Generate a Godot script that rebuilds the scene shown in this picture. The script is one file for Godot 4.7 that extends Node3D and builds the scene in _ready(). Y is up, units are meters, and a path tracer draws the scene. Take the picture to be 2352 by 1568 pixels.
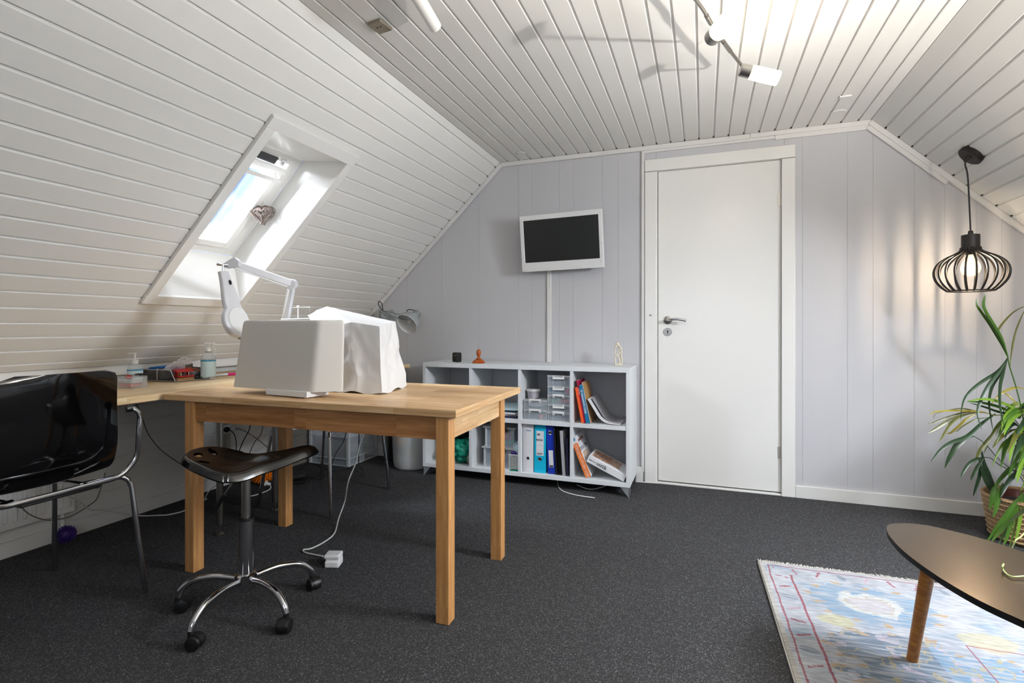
extends Node3D

const F := 1194.3
const PY := 749.2
const YAW := 0.3524
const EYE := Vector3(0.2789, 1.0316, 3.5391)
const H := 2.2215
const KX := -2.645
const SLOPE := 0.7660          # left slope angle (43.9 degrees)
const RSLOPE := 0.7650
const RX := 1.185
const LX := -1.106
const ZF := 5.2                # wall behind the camera

var used := {}
var M := {}
var rng := RandomNumberGenerator.new()


# ------------------------------------------------------------------ mesh helper
class MB:
	var v := PackedVector3Array()
	var n := PackedVector3Array()
	var uv := PackedVector2Array()

	func tri(a: Vector3, b: Vector3, c: Vector3, na: Vector3, nb: Vector3, nc: Vector3, ua := Vector2.ZERO, ub := Vector2.ZERO, uc := Vector2.ZERO) -> void:
		if (b - a).cross(c - a).dot(na + nb + nc) > 0.0:
			v.append_array([a, c, b]); n.append_array([na, nc, nb]); uv.append_array([ua, uc, ub])
		else:
			v.append_array([a, b, c]); n.append_array([na, nb, nc]); uv.append_array([ua, ub, uc])

	func flat(a: Vector3, b: Vector3, c: Vector3, out: Vector3) -> void:
		var k := (b - a).cross(c - a).normalized()
		if k.dot(out) < 0.0: k = -k
		tri(a, b, c, k, k, k)

	func quad(a: Vector3, b: Vector3, c: Vector3, d: Vector3, out: Vector3, ua := Vector2(0, 0), ub := Vector2(1, 0), uc := Vector2(1, 1), ud := Vector2(0, 1)) -> void:
		var k := (c - a).cross(d - b).normalized()
		if k.dot(out) < 0.0: k = -k
		tri(a, b, c, k, k, k, ua, ub, uc)
		tri(a, c, d, k, k, k, ua, uc, ud)

	# box with rounded edges (r) about c; basis b turns it
	func box(c: Vector3, s: Vector3, r := 0.0, b := Basis(), seg := 1) -> void:
		var h := s * 0.5
		r = minf(r, minf(h.x, minf(h.y, h.z)) * 0.98)
		var core := h - Vector3(r, r, r)
		var ts := []
		if r <= 0.0:
			ts = [[-1.0, 0.0], [1.0, 0.0]]
		else:
			for k in seg + 1: ts.append([-1.0, -1.0 + float(k) / seg])
			for k in seg + 1: ts.append([1.0, float(k) / seg])
		for ax in 3:
			for sg in [-1.0, 1.0]:
				var nn := Vector3.ZERO; nn[ax] = sg
				var u := Vector3.ZERO; u[(ax + 1) % 3] = 1.0
				var w := Vector3.ZERO; w[(ax + 2) % 3] = 1.0
				var pts := []
				var ns := []
				for a in ts:
					for d in ts:
						var dir: Vector3 = (nn + u * tan(a[1] * PI / 4) + w * tan(d[1] * PI / 4)).normalized() if r > 0.0 else nn
						var p: Vector3 = nn * core[ax] + u * (a[0] * core[(ax + 1) % 3]) + w * (d[0] * core[(ax + 2) % 3]) + dir * r if r > 0.0 else nn * h[ax] + u * (a[0] * h[(ax + 1) % 3]) + w * (d[0] * h[(ax + 2) % 3])
						pts.append(c + b * p)
						ns.append((b * dir).normalized())
				var q := ts.size()
				for i in q - 1:
					for j in q - 1:
						var k := i * q + j
						tri(pts[k], pts[k + q], pts[k + q + 1], ns[k], ns[k + q], ns[k + q + 1])
						tri(pts[k], pts[k + q + 1], pts[k + 1], ns[k], ns[k + q + 1], ns[k + 1])

	func tube(pts: Array, r: float, sides := 8, radii := [], caps := true) -> void:
		var m := pts.size()
		var rings := []
		var norms := []
		var up := Vector3.UP
		var t0: Vector3 = (pts[1] - pts[0]).normalized()
		if absf(t0.dot(up)) > 0.9: up = Vector3.RIGHT
		var x: Vector3 = t0.cross(up).normalized()
		for i in m:
			var t: Vector3 = (pts[mini(i + 1, m - 1)] - pts[maxi(i - 1, 0)]).normalized()
			x = (x - t * x.dot(t)).normalized()
			var y := t.cross(x)
			var rr: float = radii[i] if radii.size() else r
			var ring := []
			var nr := []
			for k in sides:
				var a := TAU * k / sides
				var d := x * cos(a) + y * sin(a)
				ring.append(pts[i] + d * rr); nr.append(d)
			rings.append(ring); norms.append(nr)
		for i in m - 1:
			for k in sides:
				var l := (k + 1) % sides
				tri(rings[i][k], rings[i + 1][k], rings[i + 1][l], norms[i][k], norms[i + 1][k], norms[i + 1][l])
				tri(rings[i][k], rings[i + 1][l], rings[i][l], norms[i][k], norms[i + 1][l], norms[i][l])
		if caps:
			for e in [0, m - 1]:
				var nn: Vector3 = (pts[0] - pts[1]).normalized() if e == 0 else (pts[m - 1] - pts[m - 2]).normalized()
				for k in sides:
					tri(pts[e], rings[e][k], rings[e][(k + 1) % sides], nn, nn, nn)

	# profile: Vector2(radius, height) from bottom to top, sharp where the turn exceeds 35 degrees
	func lathe(prof: Array, segs := 24, xf := Transform3D()) -> void:
		for i in prof.size() - 1:
			var a: Vector2 = prof[i]
			var b: Vector2 = prof[i + 1]
			if a.distance_to(b) < 1e-6: continue
			var d := (b - a).normalized()
			var na := Vector2(d.y, -d.x)
			var nb := na
			if i > 0:
				var e: Vector2 = (a - prof[i - 1]).normalized()
				if e.dot(d) > 0.82: na = Vector2(d.y + e.y, -d.x - e.x).normalized()
			if i < prof.size() - 2:
				var e: Vector2 = (prof[i + 2] - b).normalized()
				if e.dot(d) > 0.82: nb = Vector2(d.y + e.y, -d.x - e.x).normalized()
			for k in segs:
				var a0 := TAU * k / segs
				var a1 := TAU * (k + 1) / segs
				var c0 := Vector3(cos(a0), 0, sin(a0))
				var c1 := Vector3(cos(a1), 0, sin(a1))
				var p := [c0 * a.x + Vector3.UP * a.y, c1 * a.x + Vector3.UP * a.y, c1 * b.x + Vector3.UP * b.y, c0 * b.x + Vector3.UP * b.y]
				var q := [c0 * na.x + Vector3.UP * na.y, c1 * na.x + Vector3.UP * na.y, c1 * nb.x + Vector3.UP * nb.y, c0 * nb.x + Vector3.UP * nb.y]
				for z in 4: p[z] = xf * p[z]; q[z] = (xf.basis * q[z]).normalized()
				var u0 := float(k) / segs
				var u1 := float(k + 1) / segs
				if b.x > 1e-6: tri(p[0], p[2], p[3], q[0], q[2], q[3], Vector2(u0, 1 - a.y), Vector2(u1, 1 - b.y), Vector2(u0, 1 - b.y))
				if a.x > 1e-6: tri(p[0], p[1], p[2], q[0], q[1], q[2], Vector2(u0, 1 - a.y), Vector2(u1, 1 - a.y), Vector2(u1, 1 - b.y))

	# outline in xy, extruded from z0 to z1
	func prism(poly: PackedVector2Array, z0: float, z1: float, xf := Transform3D(), smooth := false) -> void:
		var idx := Geometry2D.triangulate_polygon(poly)
		for k in range(0, idx.size(), 3):
			for z in [z0, z1]:
				var nn := (xf.basis * Vector3(0, 0, 1 if z == maxf(z0, z1) else -1)).normalized()
				var p := []
				for q in 3: p.append(xf * Vector3(poly[idx[k + q]].x, poly[idx[k + q]].y, z))
				tri(p[0], p[1], p[2], nn, nn, nn)
		var ccw := not Geometry2D.is_polygon_clockwise(poly)
		var m := poly.size()
		for i in m:
			var a := poly[i]
			var b := poly[(i + 1) % m]
			if a.distance_to(b) < 1e-7: continue
			var d := (b - a).normalized()
			var na := Vector2(d.y, -d.x) * (1.0 if ccw else -1.0)
			var nb := na
			if smooth:
				var e := (a - poly[(i + m - 1) % m]).normalized()
				var g := (poly[(i + 2) % m] - b).normalized()
				if e.dot(d) > 0.7: na = (na + Vector2(e.y, -e.x) * (1.0 if ccw else -1.0)).normalized()
				if g.dot(d) > 0.7: nb = (nb + Vector2(g.y, -g.x) * (1.0 if ccw else -1.0)).normalized()
			var va := (xf.basis * Vector3(na.x, na.y, 0)).normalized()
			var vb := (xf.basis * Vector3(nb.x, nb.y, 0)).normalized()
			var p0 := xf * Vector3(a.x, a.y, z0)
			var p1 := xf * Vector3(b.x, b.y, z0)
			var p2 := xf * Vector3(b.x, b.y, z1)
			var p3 := xf * Vector3(a.x, a.y, z1)
			tri(p0, p1, p2, va, vb, vb); tri(p0, p2, p3, va, vb, va)

	# grid of points f(u,v) in 0..1; thick > 0 gives a second side along the normal and closes the rim
	func sheet(nu: int, nv: int, f: Callable, thick := 0.0) -> void:
		var P := []
		for i in nu + 1:
			for j in nv + 1: P.append(f.call(float(i) / nu, float(j) / nv))
		var N := []
		for i in nu + 1:
			for j in nv + 1:
				var du: Vector3 = P[mini(i + 1, nu) * (nv + 1) + j] - P[maxi(i - 1, 0) * (nv + 1) + j]
				var dv: Vector3 = P[i * (nv + 1) + mini(j + 1, nv)] - P[i * (nv + 1) + maxi(j - 1, 0)]
				var k := du.cross(dv)
				N.append(k.normalized() if k.length() > 1e-12 else Vector3.UP)
		for i in nu:
			for j in nv:
				var a := i * (nv + 1) + j
				var q := [a, a + nv + 1, a + nv + 2, a + 1]
				var t := []
				for k in q: t.append(Vector2(float(k / (nv + 1)) / nu, float(k % (nv + 1)) / nv))
				tri(P[q[0]], P[q[1]], P[q[2]], N[q[0]], N[q[1]], N[q[2]], t[0], t[1], t[2])
				tri(P[q[0]], P[q[2]], P[q[3]], N[q[0]], N[q[2]], N[q[3]], t[0], t[2], t[3])
				if thick > 0.0:
					var w := []
					for k in q: w.append(P[k] - N[k] * thick)
					tri(w[0], w[1], w[2], -N[q[0]], -N[q[1]], -N[q[2]], t[0], t[1], t[2])
					tri(w[0], w[2], w[3], -N[q[0]], -N[q[2]], -N[q[3]], t[0], t[2], t[3])
		if thick > 0.0:
			var rim := []
			for i in nu: rim.append([i * (nv + 1), (i + 1) * (nv + 1)]); rim.append([i * (nv + 1) + nv, (i + 1) * (nv + 1) + nv])
			for j in nv: rim.append([j, j + 1]); rim.append([nu * (nv + 1) + j, nu * (nv + 1) + j + 1])
			var mid: Vector3 = f.call(0.5, 0.5)
			for e in rim:
				quad(P[e[0]], P[e[1]], P[e[1]] - N[e[1]] * thick, P[e[0]] - N[e[0]] * thick, P[e[0]] - mid)

	func ball(c: Vector3, r: Vector3, segs := 20, rings := 12, bump = null) -> void:
		var P := []
		for i in rings + 1:
			for k in segs + 1:
				var a := PI * i / rings - PI / 2
				var b := TAU * (k % segs) / segs
				var d := Vector3(cos(a) * cos(b), sin(a), cos(a) * sin(b))
				if i == 0 or i == rings: d = Vector3(0, signf(a), 0)
				P.append(c + d * r * (1.0 if bump == null else float(bump.call(d))))
		var N := []
		for i in rings + 1:
			for k in segs + 1:
				var w := segs + 1
				var du: Vector3 = P[mini(i + 1, rings) * w + k] - P[maxi(i - 1, 0) * w + k]
				var dv: Vector3 = P[i * w + (k + 1) % segs] - P[i * w + (k + segs - 1) % segs]
				var g := du.cross(dv)
				var o: Vector3 = P[i * w + k] - c
				if g.length() < 1e-10: g = o
				N.append((g if g.dot(o) > 0 else -g).normalized())
		for i in rings:
			for k in segs:
				var a := i * (segs + 1) + k
				var b := a + segs + 1
				if i < rings - 1: tri(P[a], P[b], P[b + 1], N[a], N[b], N[b + 1])
				if i > 0: tri(P[a], P[b + 1], P[a + 1], N[a], N[b + 1], N[a + 1])
				if i == rings - 1: tri(P[a], P[b], P[a + 1], N[a], N[b], N[a + 1])
				if i == 0: tri(P[a], P[b], P[b + 1], N[a], N[b], N[b + 1])

	func mesh() -> ArrayMesh:
		var a := []
		a.resize(Mesh.ARRAY_MAX)
		a[Mesh.ARRAY_VERTEX] = v; a[Mesh.ARRAY_NORMAL] = n; a[Mesh.ARRAY_TEX_UV] = uv
		var m := ArrayMesh.new()
		if v.size(): m.add_surface_from_arrays(Mesh.PRIMITIVE_TRIANGLES, a)
		return m


# ------------------------------------------------------------------ scene helpers
func numbered(called: String) -> String:
	if not used.has(called):
		used[called] = 0
		return called
	used[called] += 1
	return "%s_%03d" % [called, used[called]]


func tag(o: Node3D, label := "", category := "", group := "", kind := "") -> Node3D:
	if label: o.set_meta("label", label)
	if category: o.set_meta("category", category)
	if group: o.set_meta("group", group)
	if kind: o.set_meta("kind", kind)
	return o


func thing(called: String, label: String, category: String, where := Vector3.ZERO, turn := 0.0, group := "") -> Node3D:
	var o := Node3D.new()
	o.name = numbered(called)
	add_child(o, true)
	o.position = where
	o.rotation.y = turn
	tag(o, label, category, group)
	return o


func setting(called: String) -> Node3D:
	var o := Node3D.new()
	o.name = called
	add_child(o, true)
	return tag(o, "", "", "", "structure")


func put(called: String, mesh: Mesh, m: Material, parent: Node = self, xf := Transform3D()) -> MeshInstance3D:
	var o := MeshInstance3D.new()
	o.name = numbered(called) if parent == self else called
	o.mesh = mesh
	o.material_override = m
	o.transform = xf
	parent.add_child(o, true)
	return o


func solo(called: String, mb: MB, m: Material, label: String, category: String, group := "", xf := Transform3D()) -> MeshInstance3D:
	var o := put(called, mb.mesh(), m, self, xf)
	tag(o, label, category, group)
	return o


func bx(c: Vector3, s: Vector3, r := 0.0, b := Basis(), seg := 1) -> ArrayMesh:
	var m := MB.new()
	m.box(c, s, r, b, seg)
	return m.mesh()


func tb(pts: Array, r: float, sides := 8, radii := []) -> ArrayMesh:
	var m := MB.new()
	m.tube(pts, r, sides, radii)
	return m.mesh()


func lt(prof: Array, segs := 24, xf := Transform3D()) -> ArrayMesh:
	var m := MB.new()
	m.lathe(prof, segs, xf)
	return m.mesh()


# a smooth path through the points (Catmull-Rom)
func bend(pts: Array, per := 6) -> Array:
	var out := []
	for i in pts.size() - 1:
		var a: Vector3 = pts[maxi(i - 1, 0)]
		var b: Vector3 = pts[i]
		var c: Vector3 = pts[i + 1]
		var d: Vector3 = pts[mini(i + 2, pts.size() - 1)]
		for k in per: out.append(b.cubic_interpolate(c, a, d, float(k) / per))
	out.append(pts[-1])
	return out


# corners of a bent rod rounded with radius r
func rod(pts: Array, r: float, per := 5) -> Array:
	var out := [pts[0]]
	for i in range(1, pts.size() - 1):
		var a: Vector3 = pts[i] + (pts[i - 1] - pts[i]).limit_length(r)
		var b: Vector3 = pts[i] + (pts[i + 1] - pts[i]).limit_length(r)
		for k in per + 1:
			var t := float(k) / per
			out.append(a.lerp(pts[i], t).lerp(pts[i].lerp(b, t), t))
	out.append(pts[-1])
	return out


# a point seen at pixel x, y of the photograph at that depth from the camera
func at(x: float, y: float, depth: float) -> Vector3:
	return EYE + Basis(Vector3.UP, YAW) * Vector3((x - 1176.0) / F * depth, -(y - PY) / F * depth, -depth)


func on_y(x: float, y: float, h := 0.0) -> Vector3:
	var d := at(x, y, 1.0) - EYE
	return EYE + d * ((h - EYE.y) / d.y)


func on_z(x: float, y: float, z := 0.0) -> Vector3:
	var d := at(x, y, 1.0) - EYE
	return EYE + d * ((z - EYE.z) / d.z)


func on_x(x: float, y: float, px: float) -> Vector3:
	var d := at(x, y, 1.0) - EYE
	return EYE + d * ((px - EYE.x) / d.x)


# transform that lays local y along a->b, origin at a
func along(a: Vector3, b: Vector3, side := Vector3.FORWARD) -> Transform3D:
	var y := (b - a).normalized()
	if absf(y.dot(side)) > 0.98: side = Vector3.RIGHT
	var x := y.cross(side).normalized()
	return Transform3D(Basis(x, y, x.cross(y)), a)


func write(called: String, s: String, height: float, m: Material, parent: Node, xf: Transform3D, font := "Droid Sans", bold := false) -> void:
	var t := TextMesh.new()
	var f := SystemFont.new()
	f.font_names = PackedStringArray([font])
	f.font_weight = 700 if bold else 400
	t.font = f
	t.text = s
	t.font_size = 32
	t.pixel_size = height / 32.0 * 1.35
	t.depth = 0.0006
	t.curve_step = 4.0
	var o := put(called, t, m, parent, xf)
	o.set_meta("kind", "stuff")
	o.remove_meta("kind")


# ------------------------------------------------------------------ materials
func mat(called: String, c: Color, rough := 0.6, metal := 0.0) -> StandardMaterial3D:
	var m := StandardMaterial3D.new()
	m.resource_name = called
	m.albedo_color = c
	m.roughness = rough
	m.metallic = metal
	M[called] = m
	return m


func clear(called: String, c: Color, alpha: float, rough := 0.08) -> StandardMaterial3D:
	var m := mat(called, Color(c.r, c.g, c.b, alpha), rough)
	m.transparency = BaseMaterial3D.TRANSPARENCY_ALPHA
	m.cull_mode = BaseMaterial3D.CULL_DISABLED
	return m


func textured(called: String, t: Texture2D, per_metre: float, rough := 0.6) -> StandardMaterial3D:
	var m := mat(called, Color.WHITE, rough)
	m.albedo_texture = t
	m.uv1_triplanar = true
	m.uv1_scale = Vector3.ONE * per_metre
	m.uv1_triplanar_sharpness = 8.0
	return m


func picture(w: int, h: int, data: PackedByteArray) -> ImageTexture:
	return ImageTexture.create_from_image(Image.create_from_data(w, h, false, Image.FORMAT_RGB8, data))


# wood with its grain along u: staves glued side by side, each with its own tone
func wood_picture(sd: int, light: Color, dark: Color, staves: int, spread: float, knots: int, w := 512, h := 512) -> ImageTexture:
	var r := RandomNumberGenerator.new()
	r.seed = sd
	var g := FastNoiseLite.new()
	g.seed = sd
	g.frequency = 0.02
	g.fractal_octaves = 3
	var tone := []
	var cut := []
	for s in staves:
		cut.append(r.randf())
		tone.append([r.randf_range(-1, 1), r.randf_range(-1, 1)])
	var kn := []
	for k in knots: kn.append(Vector3(r.randf() * w, r.randf() * h, r.randf_range(3, 8)))
	var data := PackedByteArray()
	data.resize(w * h * 3)
	var rows := float(h) / staves
	for y in h:
		var s := int(y / rows)
		var edge := fposmod(float(y), rows) < 1.0 and staves > 1
		for x in w:
			var half := 0 if fposmod(float(x) / w + cut[s], 1.0) < 0.5 else 1
			var bent := 0.0
			var kd := 0.0
			for k in kn:
				var dx: float = (x - k.x) / 3.0
				var dy: float = y - k.y
				var q: float = (dx * dx + dy * dy) / (k.z * k.z)
				if q < 6.0:
					bent += exp(-q) * k.z * signf(dy) * 0.8
					if q < 0.5: kd = maxf(kd, 1.0 - q)
			var yy := y + bent + s * 57.0 + half * 31.0
			var a := g.get_noise_2d(x * 0.12, yy * 2.4) * 0.6 + g.get_noise_2d(x * 0.5 + 900.0, yy * 9.0) * 0.4
			var t := clampf(0.42 + a * 0.75 + tone[s][half] * spread + kd * 0.8, 0.0, 1.25)
			var c := light.lerp(dark, t)
			if edge: c = c.darkened(0.12)
			var i := (y * w + x) * 3
			data[i] = clampi(int(c.r * 255), 0, 255)
			data[i + 1] = clampi(int(c.g * 255), 0, 255)
			data[i + 2] = clampi(int(c.b * 255), 0, 255)
	return picture(w, h, data)


func carpet_picture(size := 1024) -> ImageTexture:
	var r := RandomNumberGenerator.new()
	r.seed = 5
	var lum := PackedFloat32Array()
	lum.resize(size * size)
	for i in size * size: lum[i] = 0.15 + r.randf() * 0.14
	for k in 90000:
		var x := r.randi() % size
		var y := r.randi() % size
		var a := r.randf() * PI
		var l := r.randi_range(2, 4)
		var b := pow(r.randf(), 1.6) * 0.40 - 0.06
		for q in l:
			var px := posmod(x + int(roundf(cos(a) * q)), size)
			var py := posmod(y + int(roundf(sin(a) * q)), size)
			lum[py * size + px] = maxf(0.08, 0.20 + b)
	var data := PackedByteArray()
	data.resize(size * size * 3)
	for i in size * size:
		var v := clampf(lum[i], 0, 1)
		data[i * 3] = int(v * 252); data[i * 3 + 1] = int(v * 252); data[i * 3 + 2] = int(v * 258 if v < 0.98 else 252.0)
	return picture(size, size, data)


func rug_picture(w := 900, h := 1200, mw := 1.7, mh := 2.3) -> ImageTexture:
	var g := FastNoiseLite.new()
	g.seed = 21; g.frequency = 0.01; g.fractal_octaves = 4
	var g2 := FastNoiseLite.new()
	g2.seed = 77; g2.frequency = 0.05; g2.fractal_octaves = 2
	var base := Color(0.83, 0.84, 0.87)
	var blue := Color(0.50, 0.66, 0.80)
	var slate := Color(0.45, 0.52, 0.60)
	var tan_ := Color(0.80, 0.73, 0.56)
	var pink := Color(0.86, 0.77, 0.83)
	var red := Color(0.70, 0.28, 0.33)
	var amber := Color(0.85, 0.68, 0.48)
	var data := PackedByteArray()
	data.resize(w * h * 3)
	for py in h:
		for px in w:
			var x := (px + 0.5) / w * mw
			var y := (py + 0.5) / h * mh
			var e := g.get_noise_2d(px * 1.0, py * 1.0)                   # wobble
			var st := g2.get_noise_2d(px * 0.25, py * 2.6)                # weft streaks
			var st2 := g2.get_noise_2d(px * 0.6 + 500, py * 4.0)
			var c := base.lerp(slate, clampf(0.12 + st * 0.32 + e * 0.25, 0.0, 0.5))
			c = c.lerp(blue, clampf(g.get_noise_2d(px * 0.9 + 300, py * 1.4) * 0.9 + st * 0.3 - 0.12, 0, 0.45))
			var inner := x > 0.115 and y > 0.095 and x < mw - 0.115 and y < mh - 0.095
			if inner:
				# medallions: an oval wreath in each corner field, and blue clouds with tan branches between
				var fx := minf(x, mw - x)
				var fy := minf(y, mh - y)
				var q := Vector2((fx - 0.335) / 0.185, (fy - 0.27) / 0.135).rotated(0.1)
				var d := q.length() + e * 0.30 + st2 * 0.10
				if d < 1.05: c = c.lerp(blue, clampf(0.5 + st * 0.9 + st2 * 0.5, 0.05, 0.9))
				if d < 0.62: c = c.lerp(Color(0.89, 0.88, 0.86), 0.85)
				if d < 0.42: c = c.lerp(Color(0.80, 0.77, 0.80), 0.7 + st * 0.4)
				if d > 0.36 and d < 0.42: c = c.lerp(tan_, 0.6)
				var ang := q.angle()
				if absf(d - 1.08) < 0.07 and sin(ang * 13.0) > 0.72: c = c.lerp(amber, 0.75)
				q = Vector2((fx - 0.40) / 0.28, (fy - 0.62) / 0.16)
				d = q.length() + e * 0.6 + st2 * 0.15
				if d < 1.0:
					c = c.lerp(slate if q.x < 0.1 else blue, clampf(0.55 + st * 0.9 + st2 * 0.3, 0.1, 0.95))
					var br := absf(sin(q.x * 4.2 + q.y * 3.0 + e * 5.0) - q.y * 0.7)
					if br < 0.20: c = c.lerp(tan_, 0.75)
					if (q * 2.3 + Vector2(e, st) * 0.6).posmodv(Vector2(1.3, 1.1)).distance_to(Vector2(0.6, 0.5)) < 0.17: c = c.lerp(pink, 0.8)
				if absf(d - 1.02) < 0.07 and sin(q.angle() * 17.0) > 0.55: c = c.lerp(amber, 0.7)
				q = Vector2((fx - 0.62) / 0.12, (fy - 0.42) / 0.06)
				if q.length() + e * 0.6 < 0.9: c = c.lerp(Color(0.86, 0.81, 0.62), 0.6)
				q = Vector2((fx - 0.20) / 0.06, (fy - 0.42) / 0.04)
				if q.length() + e * 0.7 < 0.9: c = c.lerp(Color(0.83, 0.80, 0.60), 0.7)
				# inner panel lines
				if fx > 0.545 and fy > 0.455:
					var a := minf(fx - 0.545, fy - 0.455)
					if a < 0.004 or absf(a - 0.10) < 0.003: c = c.lerp(red, 0.75)
			else:
				var k := minf(minf(x, mw - x), minf(y, mh - y))
				var run := y if minf(x, mw - x) < minf(y, mh - y) else x
				if k < 0.016: c = Color(0.80, 0.78, 0.75)
				elif absf(k - 0.032 - e * 0.004) < 0.0030: c = c.lerp(red, 0.65)
				elif absf(k - 0.108 - e * 0.004) < 0.0038: c = c.lerp(red, 0.72)
				elif k > 0.04 and k < 0.10:
					var cell := fposmod(run, 0.085)
					var id := int(run / 0.085)
					var ky := (k - 0.07) / 0.026
					var kx := (cell - 0.042) / 0.012 + ky * (0.9 if id % 2 == 0 else -0.5)
					if absf(kx) + absf(st2) * 1.2 < 0.62 and absf(ky) < 0.9 and id % 4 != 3: c = c.lerp(red, 0.7)
					if id % 4 == 3 and Vector2(kx, ky).length() + e < 1.4: c = c.lerp(slate, 0.4 + st * 0.5)
					if id % 5 == 4 and Vector2(kx, ky).length() < 0.8: c = c.lerp(pink, 0.7)
			var lum := c.r * 0.3 + c.g * 0.55 + c.b * 0.15
			c = c.lerp(Color(lum, lum, lum), 0.22)
			var nz := 0.77 + st2 * 0.10 + st * 0.06
			var i := (py * w + px) * 3
			data[i] = clampi(int(c.r * nz * 255), 0, 255)
			data[i + 1] = clampi(int(c.g * nz * 255), 0, 255)
			data[i + 2] = clampi(int(c.b * nz * 255), 0, 255)
	return picture(w, h, data)


func fibre_picture(a: Color, b: Color, sd: int) -> ImageTexture:      # coarse horizontal cords of a woven basket
	var r := FastNoiseLite.new()
	r.seed = sd; r.frequency = 0.06
	var data := PackedByteArray()
	data.resize(256 * 256 * 3)
	for y in 256:
		for x in 256:
			var cord := absf(sin((y + r.get_noise_2d(x * 0.7, y * 0.2) * 7.0) * PI / 12.0))
			var tw := absf(sin((x * 0.5 + y * 0.8) * PI / 10.0)) * 0.3
			var c := b.lerp(a, clampf(cord * 0.75 + tw + r.get_noise_2d(x * 2.0, y * 2.0) * 0.3, 0, 1))
			var i := (y * 256 + x) * 3
			data[i] = int(c.r * 255); data[i + 1] = int(c.g * 255); data[i + 2] = int(c.b * 255)
	return picture(256, 256, data)


func yarn_picture() -> ImageTexture:          # the blurred photograph of knitting wool on a book cover
	var g := FastNoiseLite.new()
	g.seed = 9; g.frequency = 0.05; g.fractal_octaves = 3
	var data := PackedByteArray()
	data.resize(128 * 128 * 3)
	for y in 128:
		for x in 128:
			var t := g.get_noise_2d(x * 1.0, y * 2.0)
			var c := Color(0.42, 0.30, 0.22).lerp(Color(0.82, 0.62, 0.48), clampf(0.5 + t * 1.4, 0, 1))
			if x < 45: c = c.lerp(Color(0.85, 0.83, 0.80), clampf(0.3 + g.get_noise_2d(x * 4.0, y * 4.0) * 1.5, 0, 1))
			if absf(y - 40 - x * 0.1) < 7 and x > 40: c = Color(0.50, 0.50, 0.54)
			var i := (y * 128 + x) * 3
			data[i] = int(c.r * 255); data[i + 1] = int(c.g * 255); data[i + 2] = int(c.b * 255)
	return picture(128, 128, data)


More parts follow.
